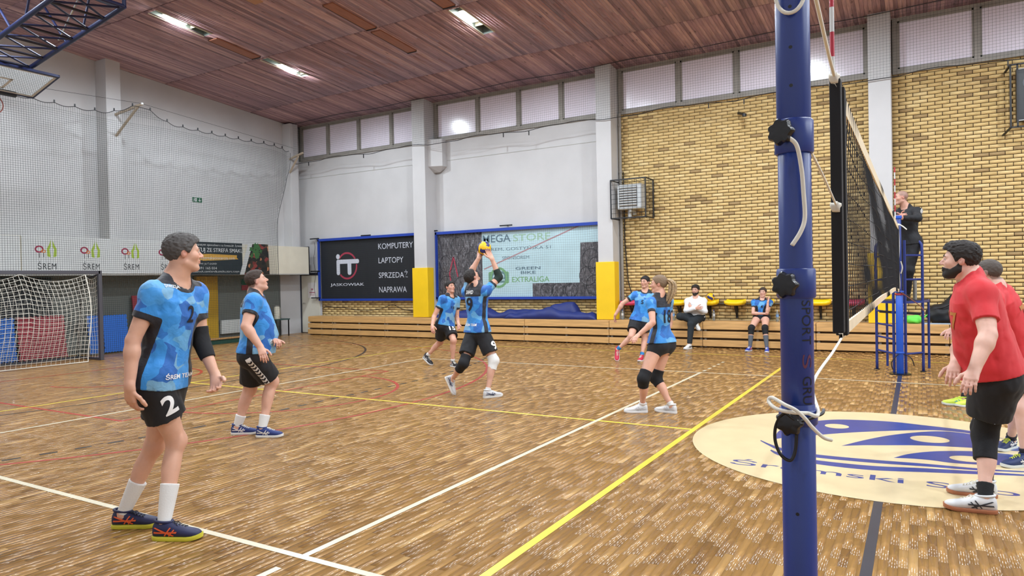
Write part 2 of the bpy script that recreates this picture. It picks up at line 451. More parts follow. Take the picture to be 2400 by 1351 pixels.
for (cx,cy,ra,rb,rot) in ((-.515,.81,.12,.12,.3),(.35,.54,.17,.155,.3),(.64,-.16,.15,.11,.2)):
    poly([(cx+ra*math.cos(a)*math.cos(rot)-rb*math.sin(a)*math.sin(rot), cy+ra*math.cos(a)*math.sin(rot)+rb*math.sin(a)*math.cos(rot)) for a in np.linspace(0,2*math.pi,40,endpoint=False)], eb+.0003, EMB_CREAM, 'emblem_eye')
mb = MB(); text_on(mb, 'Śremski Sport', (-1.2,-1.28,eb), (1,0,0), (0,1,0), width=2.42, height=.27, bold=.004); mb.build('emblem_lettering', EMB_BLUE, floor)

# ------------------------------------------------------------------ ceiling
ceiling = MB().add([(XL-.3,YF+.3,ceil_z(YF)+.02-.02),(XR+.3,YF+.3,ceil_z(YF)),(XR+.3,0,ceil_z(0)+.12),(XL-.3,0,ceil_z(0)+.12),(XL-.3,YN-.3,ceil_z(YN)),(XR+.3,YN-.3,ceil_z(YN))],
                   [(0,1,2,3),(3,2,5,4)])
for v in range(6): ceiling.v[v] = (ceiling.v[v][0], ceiling.v[v][1], ceiling.v[v][2]+.45)
ceiling = ceiling.build('ceiling', mat('ceiling_void', srgb(40,32,30), .95)); tag(ceiling, 'reddish brown boarded timber ceiling sloping to the far wall', kind='structure')
SLOT_X = (-14.0, -8.1, -2.15, 3.8, 9.75, 15.7)
SLOT_Y = ((1.62,2.98),(4.60,5.96))
def ceiling_boards():
    w = .075; bx = []; tn = []
    rows = [(YN,-7.45),(-7.43,-4.55),(-4.53,-1.55),(-1.53,-.01),(0,1.53),(1.55,4.53),(4.55,7.43),(7.45,YF)]
    n = int((XR-XL)/w)
    for i in range(n):
        x0 = XL+i*w; xc = x0+w/2
        inslot = any(abs(xc-sx) < .15 for sx in SLOT_X)
        for (a, b) in rows:
            segs = [(a, b)]
            if b-a > 2 and RNG.random() < .45:
                c = a+(b-a)*RNG.uniform(.25,.75); segs = [(a,c),(c,b)]
            if inslot:
                out = []
                for (s0,s1) in segs:
                    cut = [(s0,s1)]
                    for (q0,q1) in SLOT_Y+tuple((-b_,-a_) for a_,b_ in SLOT_Y):
                        nxt = []
                        for (u,v) in cut:
                            if q1 <= u or q0 >= v: nxt.append((u,v)); continue
                            if q0 > u+.02: nxt.append((u,q0))
                            if q1 < v-.02: nxt.append((q1,v))
                        cut = nxt
                    out += cut
                segs = out
            t0 = min(1,max(0,RNG.gauss(.5,.24)))
            for (s0,s1) in segs:
                bx.append((x0+.0015, x0+w-.0015, s0+.002, s1-.002, 0, .02)); tn.append(min(1,max(0,t0+RNG.gauss(0,.1))))
    pieces('ceiling_board', 'ceiling_board_field', bx, tn, M_CEIL, ceiling, slope=lambda y: CZ0+(YF-np.abs(y))*CK)
ceiling_boards()
def sbox(mb, x0, x1, y0, y1, dz0, dz1):
    V = [(x,y,ceil_z(y)+dz) for dz in (dz0,dz1) for x,y in ((x0,y0),(x1,y0),(x1,y1),(x0,y1))]
    return mb.add(V, [(0,3,2,1),(4,5,6,7),(0,1,5,4),(1,2,6,5),(2,3,7,6),(3,0,4,7)])
M_FLAP = mat('flap_wood', srgb(150,98,76), .6, var=.15, vscale=3, stretch=(10,1,4))
for (x0,x1,y0,y1) in ((-10.44,-10.16,3.14,4.47),(-10.44,-10.18,4.63,5.93),(-14.22,-13.92,3.16,4.40),(-8.26,-7.96,3.12,4.42),(-4.4,-4.1,4.63,5.93),(-4.4,-4.1,3.14,4.47)):
    mb = MB(); sbox(mb, x0, x1, y0, y1, -.035, -.006); mb.build('ceiling_flap', M_FLAP, ceiling)
    mb = MB(); sbox(mb, x0-.012, x0, y0, y1, -.04, 0); sbox(mb, x0-.012, x1, y1, y1+.02, -.05, 0); mb.build('flap_shadow', M_BLACK_STEEL, ceiling)  # black strips painted in as the flap's shadow along two edges
mb = MB(); sbox(mb, -11.7, -11.45, 2.2, 2.45, -.012, 0); mb.build('ceiling_patch', mat('patch_wood', srgb(176,132,104), .7), ceiling)

# ------------------------------------------------------------------ far wall
wall_far = MB().box(XL-.3, XR+.3, YF+.012, YF+.35, 0, 8.0).build('wall_far', M_MORTAR); tag(wall_far, 'long far wall of yellow brick, white plaster and high windows', kind='structure')
COLS = ((-12.73,-12.26),(-6.78,-6.37),(-.59,-.17))
CFY = 8.90                                   # front of the far columns
BAYS = ((XL,-12.73),(-12.26,-6.78),(-6.37,-.59),(-.17,5.6))
WZ0, WZ1 = 5.93, 7.05                        # window band
def bricks():
    bx = []; tn = []; pl, ph = .263, .0775
    for (x0,x1,z0,z1) in ((-6.37,-.59,.03,5.90),(-.17,5.4,.03,5.90),(-17.15,-12.73,.03,1.13),(-12.26,-6.78,.03,1.17)):
        r = 0; z = z0
        while z+ph <= z1+.02:
            x = x0-(pl/2 if r % 2 else 0)
            while x < x1:
                a, b = max(x, x0), min(x+pl-.013, x1)
                if b-a > .03:
                    bx.append((a, b, YF-.006+RNG.uniform(-.0015,.0015), YF+.03, z, z+ph-.013))
                    t = RNG.gauss(.62,.17); t = t if RNG.random() > .05 else .02
                    tn.append(min(1,max(0,t)))
                x += pl
            z += ph; r += 1
    pieces('brick', 'brick_field', bx, tn, M_BRICK, wall_far)
bricks()
for (x0,x1) in BAYS[:2]:
    MB().box(x0, x1, YF-.02, YF+.02, 1.12, WZ0-.03).build('plaster_panel', M_PLASTER, wall_far)
MB().box(XL, -17.16, YF-.02, YF+.02, 0, 1.12).build('plaster_panel', M_PLASTER, wall_far)
# wall parts outside the brick / plaster
MB().box(5.6, XR, YF-.01, YF+.02, 0, 7.2).build('plaster_panel', M_PLASTER, wall_far)
# head beam above windows
MB().box(XL, 6.0, YF-.10, YF+.02, WZ1, 7.25).build('head_beam', M_PLASTER, wall_far)
# faint crack line / ledge in the plaster below the windows
for (x0,x1) in BAYS[:2]:
    MB().box(x0, x1, YF-.03, YF-.02, 5.28, 5.295).build('ledge', M_PLASTER_GREY, wall_far)
for n,(x0,x1) in enumerate(BAYS, 1):
    x0i = x0+.18 if n == 1 else x0+.05
    x1i = x1-.05
    if n == 1: ms = [-17.92,-16.67,-15.3,-13.93,-12.73]
    elif n == 2: ms = [-12.2,-10.69,-9.32,-7.99,-6.8]
    elif n == 3: ms = [-6.30,-4.77,-3.38,-2.05,-.62]
    else: ms = [-.10,1.35,2.7,4.1,5.5]
    fr = MB().box(ms[0]-.05, ms[-1], YF-.07, YF+.01, WZ0-.05, WZ0+.05).box(ms[0]-.05, ms[-1], YF-.07, YF+.01, WZ1-.06, WZ1+.02)
    for x in ms: fr.box(x-.05, x+.05, YF-.075, YF+.012, WZ0-.04, WZ1)
    wnd = fr.build('window_%d' % n, M_GREY_FRAME); tag(wnd, ['clerestory window band in the corner bay by the left wall','clerestory window band above the pale bicycle banner','clerestory window band above the heater cage on brick','clerestory window band above the dark scoreboard'][n-1], kind='structure')
    for a,b in zip(ms[:-1], ms[1:]):
        MB().box(a+.05, b-.05, YF-.03, YF-.015, WZ0+.05, WZ1-.06).build('pane', M_PANE, wnd)
        sf = MB()
        for (u0,u1,v0,v1) in ((a+.05,b-.05,WZ0+.05,WZ0+.085),(a+.05,b-.05,WZ1-.095,WZ1-.06),(a+.05,a+.085,WZ0+.05,WZ1-.06),(b-.085,b-.05,WZ0+.05,WZ1-.06)):
            sf.box(u0,u1,YF-.05,YF-.03,v0,v1)
        sf.build('sash', M_GREY_FRAME, wnd)
# columns with corbels and padding
clab = ['white square column between the two advertising banners','white square column between bicycle banner and brick wall','white square column behind the referee stand']
for i,(x0,x1) in enumerate(COLS):
    c = empty('column', ((x0+x1)/2, CFY+.2, 0), clab[i], 'column', 'far wall columns'); o = c.location
    MB(o).bbox(x0, x1, CFY, YF, 0, 7.1, .012).build('shaft', M_PLASTER, c)
    MB(o).bbox(x0-.02, x1+.02, CFY-.05, CFY-.002, .62, 2.09, .012).bbox(x1+.001, x1+.05, CFY-.05, CFY+.26, .62, 2.09, .012).bbox(x0-.05, x0-.001, CFY-.05, CFY+.26, .62, 2.09, .012).build('yellow_padding', M_YELLOW_PAD, c)
    if i == 0:
        # widened corbel on the right flank
        MB(o).add([(x1,CFY+.15,5.90),(x1+.42,CFY+.3,5.90),(x1+.42,YF,5.90),(x1,YF,5.90),(x1,CFY+.15,5.10),(x1+.42,CFY+.3,5.10),(x1+.42,YF,5.10),(x1,YF,5.10),(x1,YF-.12,4.94),(x1+.22,YF-.1,4.94)],
              [(0,1,2,3),(0,4,5,1),(1,5,6,2),(4,8,9,5),(5,9,6)]).build('corbel', M_PLASTER, c)
    MB(o).bbox(x0-.06, x0+.0, CFY+.05, CFY+.1, 7.05, 7.12, .005).bbox(x0+.1, x0+.14, CFY+.02, CFY+.06, 7.05, 7.14, .005).build('cable_clamp', M_GREY_FRAME, c)
# corner column
c = empty('column', (-18.0, 9.0, 0), 'slim white column in the corner of the hall', 'column'); o = c.location
MB(o).bbox(-18.1, -17.72, 8.72, 9.06, 2.9, 7.05, .012).build('shaft', M_PLASTER, c)
# downpipe on the brick side of second column
c = empty('drain_pipe', (-6.31, 9.33, .6), 'grey drain pipe beside the padded column', 'pipe'); o = c.location
MB(o).tube([(-6.31,9.35,.6),(-6.31,9.35,5.9)], .04, 10).build('pipe', M_GREY_FRAME, c, auto=40)
for z in (1.2,2.8,4.4,5.6): MB(o).lathe([(.05,-.02),(.05,.02)], (-6.31,9.35,z), 12).build('clamp', M_GREY_FRAME, c)
c = MB((-6.2,9.4,.7)).tube([(-6.26,9.42,4.4),(-6.25,9.42,2.6),(-6.18,9.42,1.6),(-6.02,9.42,1.0),(-5.9,9.42,.75)], .012, 6).build('loose_cable', M_BLACK_STEEL); c.location = (-6.2,9.4,.7)
tag(c, 'thin black cable hanging down the brick beside the drain pipe', 'cable')

# ------------------------------------------------------------------ left wall
wall_left = MB().box(XL-.3, XL, YN-.3, YF+.3, 0, 8.1).build('wall_left', M_PLASTER); tag(wall_left, 'white end wall behind the safety net', kind='structure')
for (y0_,lb_) in ((2.62,'white pier on the left wall behind the safety net'),(-3.4,'white pier on the left wall beyond the left picture edge')):
    c = empty('column', (-17.86,y0_+.19,2.9), lb_, 'column'); o = c.location
    MB(o).bbox(XL+.001, -17.62, y0_, y0_+.38, 2.905, ceil_z(y0_)-.01, .012).build('shaft', M_PLASTER, c)
MB().box(XL, XL+.004, YN, 8.5, 0, 1.99).build('recess_lining', mat('lining_dark_grey', srgb(112,116,112), .6, var=.05, vscale=1.5), wall_left)  # recess wall in a darker, even grey than the plaster above
# other walls, out of view
wr = MB().box(XR, XR+.3, YN-.3, YF+.3, 0, 8.1).build('wall_right', M_PLASTER); tag(wr, 'opposite end wall out of the picture', kind='structure')
wn = MB().box(XL-.3, XR+.3, YN-.35, YN, 0, 8.1).build('wall_near', M_PLASTER); tag(wn, 'near long wall behind the camera', kind='structure')
# door at the far left corner
d = MB().box(-18.08, -17.22, YF-.06, YF-.03, .02, 1.97).build('door_1', mat('door_cream', srgb(214,210,196), .5, var=.04, vscale=3)); tag(d, 'cream door with a notice beside the bleachers', kind='structure')
MB().box(-18.12, -18.06, YF-.09, YF-.02, 0, 2.03).box(-18.12, -17.18, YF-.09, YF-.02, 1.98, 2.05).build('door_frame', mat('door_frame_navy', srgb(34,38,52), .5), d)
MB().lathe([(.012,0),(.012,.05)], (-17.95,YF-.12,1.02), 10, 'y').beam((-17.95,YF-.12,1.02), (-17.83,YF-.12,1.02), .018).build('door_handle', M_GREY_FRAME, d)
MB().box(-17.75, -17.35, YF-.066, YF-.062, 1.2, 1.72).build('notice', mat('paper', srgb(226,222,220), .8), d)
MB().box(-17.68, -17.42, YF-.069, YF-.067, 1.36, 1.40).box(-17.66, -17.44, YF-.069, YF-.067, 1.29, 1.31).box(-17.6, -17.5, YF-.069, YF-.067, 1.46, 1.52).build('notice_print', mat('notice_red', srgb(186,130,140), .8), d)
# ------------------------------------------------------------------ ceiling floodlights
M_HOUSING = mat('slot_housing', srgb(120,132,128), .5, metal=.3)
M_LENS = mat('lamp_lens', (1,.97,.93,1), .3, emis=60.0)
def ceiling_light(sx, y0, y1, ly, label, fixture=True):
    t = empty('ceiling_light', (sx, (y0+y1)/2, ceil_z((y0+y1)/2)), label, 'ceiling light', 'recessed ceiling floodlights')
    o = t.location; x0, x1 = sx-.15, sx+.15; c = np.array(o)
    h = MB(o)
    sbox(h, x0-.004, x0, y0, y1, 0, .3); sbox(h, x1, x1+.004, y0, y1, 0, .3); sbox(h, x0, x1, y0-.004, y0, 0, .3); sbox(h, x0, x1, y1, y1+.004, 0, .3); sbox(h, x0, x1, y0, y1, .3, .305)
    h.build('housing', M_HOUSING, t)
    e = MB(o); sbox(e, x0-.02, x0+.012, y0, y1, -.012, .004); sbox(e, x1-.012, x1+.02, y0, y1, -.012, .004); e.build('edge_trim', mat('pale_trim', srgb(196,192,170), .5), t)
    b = MB(o); sbox(b, x0+.03, x1-.03, ly-.30, ly+.30, .09, .2); lamp = b.build('lamp_body', M_GREY_FRAME, t)
    e = MB(o); sbox(e, x0+.035, x1-.035, ly-.26, ly+.26, .07, .089); e.build('lens', M_LENS, lamp)
    e = MB(o); sbox(e, x0, x1, ly+.42, ly+.432, .05, .2); e.build('cross_bracket', MATS['pale_trim'], t)
    l = bpy.data.lights.new('lamp', 'SPOT'); l.energy = LAMP_POWER; l.spot_size = math.radians(179); l.spot_blend = .44; l.shadow_soft_size = .13; l.color = LAMP_COLOR
    lo = bpy.data.objects.new('lamp', l); COL.objects.link(lo); lo.parent = t; lo.location = Vector((sx, ly, ceil_z(ly)-.02))-Vector(o)
inview = {(-14.0,0): ('recessed floodlight in the ceiling slot nearest the blue truss', 2.22), (-14.0,1): ('recessed floodlight in the ceiling slot nearest the hall corner', 5.5), (-8.1,1): ('recessed floodlight above the first far column, at the top edge', 5.2)}
over = {-14.0: 'the left goal area', -8.1: 'the left court half', -2.15: 'the net, left side', 3.8: 'the net, right side', 9.75: 'the right court half', 15.7: 'the right goal area'}
rown = {(0,1): 'the second far row', (1,1): 'the outermost far row', (0,-1): 'the inner near row', (1,-1): 'the outermost near row'}
for sx in SLOT_X:
    for k,(a,b) in enumerate(SLOT_Y):
        lab, ly = inview.get((sx,k), ('recessed floodlight over %s in %s' % (over[sx], rown[k,1]), (a+b)/2-.1))
        ceiling_light(sx, a, b, ly, lab)
        ceiling_light(sx, -b, -a, -ly, 'recessed floodlight over %s in %s' % (over[sx], rown[k,-1]))
# ------------------------------------------------------------------ gallery parapet at the left wall
par = MB().box(XL, -17.2, YN, 8.93, 1.99, 2.02).build('trim_1', M_PLASTER_GREY); tag(par, 'cream boarded parapet running along the left wall', kind='structure')
ys = [YN]+[-8.2+1.22*i for i in range(14)]+[8.93]
for a,b in zip(ys[:-1], ys[1:]):
    MB().bbox(XL, -17.2, a+.002, b-.002, 2.02, 2.9, .004).build('parapet_panel', M_CREAM, par)
MB().box(XL, -17.19, 8.93, 8.96, 1.98, 2.92).build('parapet_end', M_BLACK_STEEL, par)

# ------------------------------------------------------------------ banners on the parapet
M_WHITECLOTH = mat('banner_white', srgb(206,208,208), .7, var=.03, vscale=3)
BX = -17.185
def on_left(mb, y, z, w, h, x=BX): return mb.box(x-.003, x, y, y+w, z, z+h)
bn = empty('banner', (BX, 2.4, 2.02), 'long white banner with four town emblems on the parapet', 'banner'); o = bn.location
on_left(MB(o), .39, 2.03, 4.17, .88, BX).build('cloth', M_WHITECLOTH, bn)
M_MAROON = mat('print_maroon', srgb(150,34,70), .7); M_ORANGE = mat('print_orange', srgb(214,120,50), .7); M_LIME = mat('print_lime', srgb(160,186,60), .7); M_INK = mat('print_black', srgb(26,28,34), .7)
def ring(mb, cy, cz, ra, rb, t, x, n=24, a0=0, a1=2*math.pi):
    V = []; F = []
    for i in range(n+1):
        a = a0+(a1-a0)*i/n
        V += [(x, cy+(ra)*math.cos(a), cz+(rb)*math.sin(a)), (x, cy+(ra-t)*math.cos(a), cz+(rb-t)*math.sin(a))]
    for i in range(n): F.append((2*i, 2*i+2, 2*i+3, 2*i+1))
    mb.add(V, F)
for cy in (.88, 1.88, 2.88, 3.88):
    e = MB(o); ring(e, cy-.13, 2.60, .095, .085, .035, BX+.002); e.build('emblem_ring', M_MAROON, bn)
    e = MB(o); ring(e, cy-.04, 2.555, .05, .04, .02, BX+.003); e.build('emblem_ring', M_ORANGE, bn)
    e = MB(o).box(BX, BX+.002, cy-.135, cy-.122, 2.40, 2.51).box(BX, BX+.002, cy-.045, cy-.032, 2.42, 2.51).build('emblem_stem', M_INK, bn)
    lf = MB(o)
    for (s,h) in ((-1,.36),(1,.36)):
        lf.add([(BX+.002,cy+.14+s*.03,2.42),(BX+.002,cy+.14+s*.10,2.44),(BX+.002,cy+.14+s*.105,2.62),(BX+.002,cy+.14+s*.06,2.70),(BX+.002,cy+.14+s*.015,2.83),(BX+.002,cy+.14+s*.02,2.66),(BX+.002,cy+.14+s*.05,2.60)], [(0,1,2,6),(6,2,3,5),(5,3,4)])
    lf.build('emblem_leaf', M_LIME, bn)
    e = MB(o); text_on(e, 'ŚREM', (BX+.002,cy-.17,2.13), (0,1,0), (0,0,1), width=.40, height=.2, space=1.15); e.build('lettering', M_INK, bn)
b2 = empty('banner', (BX, -1.0, 2.02), 'plain white cloth at the left end of the parapet', 'banner'); on_left(MB(b2.location), -3.5, 2.03, 3.86, .86, BX).build('cloth', M_WHITECLOTH, b2)
bk = empty('banner', (BX, 5.9, 2.0), 'dark advertising banner with vegetables and a yellow brush stroke', 'banner'); o = bk.location
M_NAVYCLOTH = mat('banner_dark', srgb(28,38,46), .6, var=.06, vscale=2)
on_left(MB(o), 4.58, 2.0, 1.72, .93, BX).build('cloth', M_NAVYCLOTH, bk)
MB(o).add([(BX+.001,6.20,2.0),(BX+.001,6.36,2.0),(BX+.001,6.68,2.93),(BX+.001,6.52,2.93)], [(0,1,2,3)]).build('diagonal_stripe', M_WHITECLOTH, bk)
def veg_mat():
    m = bpy.data.materials.new('vegetable_photo'); m.use_nodes = True; nt = m.node_tree; b = nt.nodes['Principled BSDF']
    tc = node(nt,'ShaderNodeTexCoord'); v = node(nt,'ShaderNodeTexVoronoi'); v.inputs['Scale'].default_value = 9; nt.links.new(tc.outputs['Object'], v.inputs['Vector'])
    cr = node(nt,'ShaderNodeValToRGB'); cr.color_ramp.interpolation = 'CONSTANT'; el = cr.color_ramp.elements
    el[0].color = srgb(26,24,22); el[1].position = .3; el[1].color = srgb(120,44,40)
    for p,c in ((.42,srgb(52,40,32)),(.55,srgb(196,130,90)),(.66,srgb(40,36,30)),(.8,srgb(150,60,56)),(.9,srgb(70,60,44))):
        e = el.new(p); e.color = c
    sp = node(nt,'ShaderNodeSeparateColor'); nt.links.new(v.outputs['Color'], sp.inputs[0]); nt.links.new(sp.outputs[0], cr.inputs[0])
    nt.links.new(cr.outputs[0], b.inputs['Base Color']); b.inputs['Roughness'].default_value = .6
    return m
MB(o).add([(BX+.0005,6.36,2.0),(BX+.0005,7.30,2.0),(BX+.0005,7.26,2.93),(BX+.0005,6.68,2.93)], [(0,1,2,3)]).build('vegetable_picture', veg_mat(), bk)
lf = MB(o)
for i in range(26):
    y = 6.62+RNG.random()*.36; z = 2.5+RNG.random()*.40; s = .04+RNG.random()*.05; a = RNG.random()*6.28
    P = [(BX+.002+.0001*i, y+s*r*math.cos(a+t), z+s*r*math.sin(a+t)) for t,r in ((0,1.3),(.8,.6),(1.6,1),(2.6,.5),(3.14,.9),(3.9,.5),(4.7,1),(5.5,.6))]
    lf.add(P, [tuple(range(8))])
lf.build('parsley_print', mat('print_parsley', srgb(60,110,58), .7), bk)
br = MB(o); pts = [(4.62,2.50),(4.62,2.62),(5.2,2.64),(6.12,2.62),(6.10,2.55),(6.16,2.50),(5.6,2.47),(5.0,2.44)]
br.add([(BX+.001,y,z-.05) for y,z in pts], [tuple(range(8))[::-1]]); br.build('brush_stroke', mat('print_ochre', srgb(206,158,64), .7), bk)
e = MB(o)
text_on(e, 'Najlepszym sposobem na kwestię żywienia', (BX+.002,4.62,2.80), (0,1,0), (0,0,1), width=1.78, height=.09)
text_on(e, 'GOTUJ ZE STREFĄ SMAKU', (BX+.002,4.60,2.61), (0,1,0), (0,0,1), width=1.74, height=.16, bold=.012)
text_on(e, 'strefasmakudostarcza.com', (BX+.003,4.78,2.435), (0,1,0), (0,0,1), width=1.25, height=.09)
text_on(e, 'ZAMÓW JUŻ DZIŚ!', (BX+.002,4.62,2.27), (0,1,0), (0,0,1), width=.8, height=.075, shear=.2)
text_on(e, '+48 691 165 034', (BX+.002,4.62,2.15), (0,1,0), (0,0,1), width=.8, height=.07)
text_on(e, 'facebook.com/strefa.smaku.stare.kosyn', (BX+.002,4.62,2.045), (0,1,0), (0,0,1), width=1.56, height=.075)
e.build('lettering', M_WHITECLOTH, bk)

# ------------------------------------------------------------------ things under the parapet
def lab_box(name, loc, label, cat): return empty(name, loc, label, cat)
sg = empty('exit_sign', (XL+.01,5.48,4.17), 'small green emergency exit sign high on the left wall', 'sign'); o = sg.location
MB(o).box(XL,XL+.01,5.33,5.475,4.16,4.30).build('plate', mat('sign_green', srgb(20,92,62), .4), sg); MB(o).box(XL,XL+.01,5.485,5.64,4.16,4.30).build('plate', MATS['sign_green'], sg)
e = MB(o); e.box(XL+.01,XL+.012,5.55,5.575,4.21,4.28).add([(XL+.012,5.515,4.225),(XL+.012,5.5625,4.175),(XL+.012,5.61,4.225)], [(0,1,2)]); e.build('arrow', M_WHITECLOTH, sg)
e = MB(o); e.box(XL+.01,XL+.012,5.42,5.46,4.175,4.285); ring(e,5.385,4.275,.012,.012,.012,XL+.012,10); e.add([(XL+.012,5.365,4.255),(XL+.012,5.40,4.255),(XL+.012,5.395,4.215),(XL+.012,5.37,4.215)],[(0,1,2,3)]); e.add([(XL+.012,5.37,4.215),(XL+.012,5.385,4.215),(XL+.012,5.355,4.17),(XL+.012,5.345,4.175)],[(0,1,2,3)]); e.add([(XL+.012,5.385,4.215),(XL+.012,5.397,4.215),(XL+.012,5.41,4.175),(XL+.012,5.40,4.17)],[(0,1,2,3)]); e.build('running_figure', M_WHITECLOTH, sg)
M_MATBLUE = mat('foam_blue', srgb(40,104,196), .7, var=.06, vscale=40, bump=.3, bscale=220); M_MATRED = mat('foam_red', srgb(160,52,66), .7, var=.06, vscale=40, bump=.3, bscale=220)
def foam_mat(label, x, y0, y1, z1, m, lean=.12, teeth=True, th=.035):
    t = empty('foam_mat', (x,(y0+y1)/2,0), label, 'mat', 'foam mats leaning under the parapet'); o = t.location
    n = 12; P = []
    edge = lambda a,b,k: [(a+(b-a)*i/(2*k)) for i in range(2*k+1)]
    out = []
    k = 9
    for i,y in enumerate(edge(y0,y1,k)): out.append((y, .02+(.03 if teeth and i%2 else 0)))
    for i,z in enumerate(edge(.05,z1,k)[1:]): out.append((y1-(.03 if teeth and i%2 else 0), z))
    for i,y in enumerate(edge(y1,y0,k)[1:]): out.append((y, z1-(.03 if teeth and i%2 else 0)))
    for i,z in enumerate(edge(z1,.05,k)[1:-1]): out.append((y0+(.03 if teeth and i%2 else 0), z))
    m_ = len(out)
    f = lambda y,z,d: (x-lean*z/z1+d, y, z)
    cy, cz = (y0+y1)/2, z1/2
    V = [f(y,z,th) for y,z in out]+[f(y,z,0) for y,z in out]+[f(cy,cz,th), f(cy,cz,0)]
    F = [(i,(i+1)%m_,2*m_) for i in range(m_)]+[((i+1)%m_+m_,i+m_,2*m_+1) for i in range(m_)]+[(i,i+m_,(i+1)%m_+m_,(i+1)%m_) for i in range(m_)]
    MB(o).add(V,F).build('slab', m, t)
    MB(o).add([f(y,z,th+.002) for y,z in ((y0+.06,.08),(y1-.06,.08),(y1-.06,z1-.06),(y0+.06,z1-.06))], [(0,1,2,3)]).build('ribbed_face', m, t)
foam_mat('blue puzzle foam mat standing right of the goal post', -17.55, 2.36, 3.02, .98, M_MATBLUE)
foam_mat('red foam mat standing behind the goal net', -17.55, .44, 1.48, 1.04, M_MATRED)
foam_mat('blue foam mat left of the red one, behind the goal', -17.55, -.62, .40, 1.03, M_MATBLUE)
foam_mat('narrow blue foam mat seen through the goal side net', -17.50, 1.98, 2.32, .99, M_MATBLUE)
foam_mat('blue foam mat edge behind the player numbered two', -17.62, 3.30, 3.75, .98, M_MATBLUE)
foam_mat('dark slanted red mat leaning behind the player numbered two', -17.80, 3.36, 4.5, 1.45, M_MATRED, lean=.2, teeth=False)
dk = empty('storage_door', (XL+.03,.2,0), 'dark storage door behind the goal', 'door'); MB(dk.location).box(XL+.02,XL+.05,-1.2,1.42,0,1.96).build('leaf', mat('door_shaded', srgb(44,46,52), .6, var=.1, vscale=3), dk); MB(dk.location).box(XL+.05,XL+.06,.08,.10,0,1.96).build('joint', M_BLACK_STEEL, dk)  # leaf coloured dark to hold the shade under the parapet
yp = empty('crash_pad', (XL+.1,5.65,0), 'mustard yellow crash pad standing against the recessed wall', 'pad'); MB(yp.location).bbox(XL+.03,XL+.16,5.28,6.0,.02,1.97,.02).build('pad', mat('mustard_pad', srgb(190,150,34), .6, var=.06, vscale=2), yp); MB(yp.location).box(XL+.16,XL+.163,5.6,5.62,.05,1.95).build('seam', M_YELLOW_PAD, yp)
rd = empty('radiator', (XL+.1,6.6,.18), 'white radiator under the parapet beside the yellow pad', 'radiator'); o = rd.location
MB(o).bbox(XL+.03,XL+.13,6.12,7.0,.2,.62,.01).build('panel', mat('radiator_white', srgb(206,208,206), .4), rd)
for i in range(14): MB(o).box(XL+.13,XL+.14,6.15+i*.06,6.18+i*.06,.23,.59).build('fin', MATS['radiator_white'], rd)
fs = empty('fire_sign', (XL+.03,7.07,1.5), 'small green and red safety sign under the parapet', 'sign'); MB(fs.location).box(XL+.02,XL+.03,6.95,7.2,1.70,1.86).build('green_plate', MATS['sign_green'], fs); MB(fs.location).box(XL+.02,XL+.03,6.95,7.2,1.52,1.68).build('red_plate', M_MATRED, fs)
ta = empty('side_table', (-17.7,8.05,0), 'small dark table in the left corner', 'table'); o = ta.location
MB(o).bbox(-17.95,-17.5,7.75,8.35,.52,.56,.005).build('table_top', mat('table_teal', srgb(52,80,80), .5), ta)
for a in (-17.92,-17.53):
    for b in (7.79,8.31): MB(o).box(a-.015,a+.015,b-.015,b+.015,0,.52).build('leg', M_BLACK_STEEL, ta)
cn = empty('canister', (-17.7,8.0,.56), 'pale cylindrical canister on the corner table', 'canister'); MB(cn.location).lathe([(.10,0),(.10,.36),(.07,.40)], (-17.7,8.0,.561), 20).build('body', M_CREAM, cn, auto=40); MB(cn.location).lathe([(.07,.0),(.07,.03)], (-17.7,8.0,.963), 20).build('lid', M_GREY_FRAME, cn, auto=40)
be = empty('gym_bench', (-17.05,5.9,0), 'low wooden gym bench with green base along the left wall', 'bench'); o = be.location
M_PINE = mat('pine_board', srgb(196,150,96), .5, var=.14, vscale=3, stretch=(1.5,8,12))
MB(o).bbox(-17.2,-16.95,4.6,7.1,.13,.17,.006).build('seat_board', M_PINE, be); MB(o).bbox(-17.15,-17.0,4.7,7.0,.0,.12,.006).build('base', mat('bench_green', srgb(36,84,72), .5), be)

# ------------------------------------------------------------------ safety nets
sn = empty('safety_net', (-16.6,3,0), 'dark green safety net hanging before the left end wall', 'net'); o = np.array(sn.location)
def ynet(z): t = np.clip((z-3.4)/2.3,0,1); return 7.3+.85*t*t*(3-2*t)
def ztop(y): 
    base = 5.93+.33*np.exp(-((y-2.9)/.55)**2)+.03*np.exp(-((y-7.5)/1)**2)
    return base-.045*np.abs(np.sin((y)*math.pi/.45))
def xnet(y,z): return -16.62+.04*np.sin(y*1.3+z*.5)-.5*np.clip((y-6.6)/1.4,0,1)**2
lines = []
for y in np.arange(-2.5,8.15,.05):
    z1 = float(ztop(y)); z0 = .06
    zz = np.linspace(z0,z1,26); keep = y <= ynet(zz)
    if keep.sum() < 3: continue
    zz = zz[keep]; lines.append(np.stack([xnet(np.full_like(zz,y),zz)-o[0], np.full_like(zz,y)-o[1], zz],1))
for z in np.arange(.08,6.2,.05):
    yy = np.linspace(-2.5,float(ynet(z)),70); keep = z <= ztop(yy)
    if z < 5.8: lines.append(np.stack([xnet(yy,np.full_like(yy,z))-o[0], yy-o[1], np.full_like(yy,z)+.012*np.sin(yy*2.1)],1))
    elif keep.any():
        yk = yy[keep]
        if len(yk) > 3 and yk[-1]-yk[0] < 4: lines.append(np.stack([xnet(yk,np.full_like(yk,z))-o[0], yk-o[1], np.full_like(yk,z)],1))
netting('mesh', lines, .0029, M_DARKNET, sn)
yy = np.linspace(-2.5,8.1,240); MB().tube(list(np.stack([xnet(yy,ztop(yy))-o[0], yy-o[1], ztop(yy)],1)), .008, 5).build('edge_rope', M_BLACK_STEEL, sn)
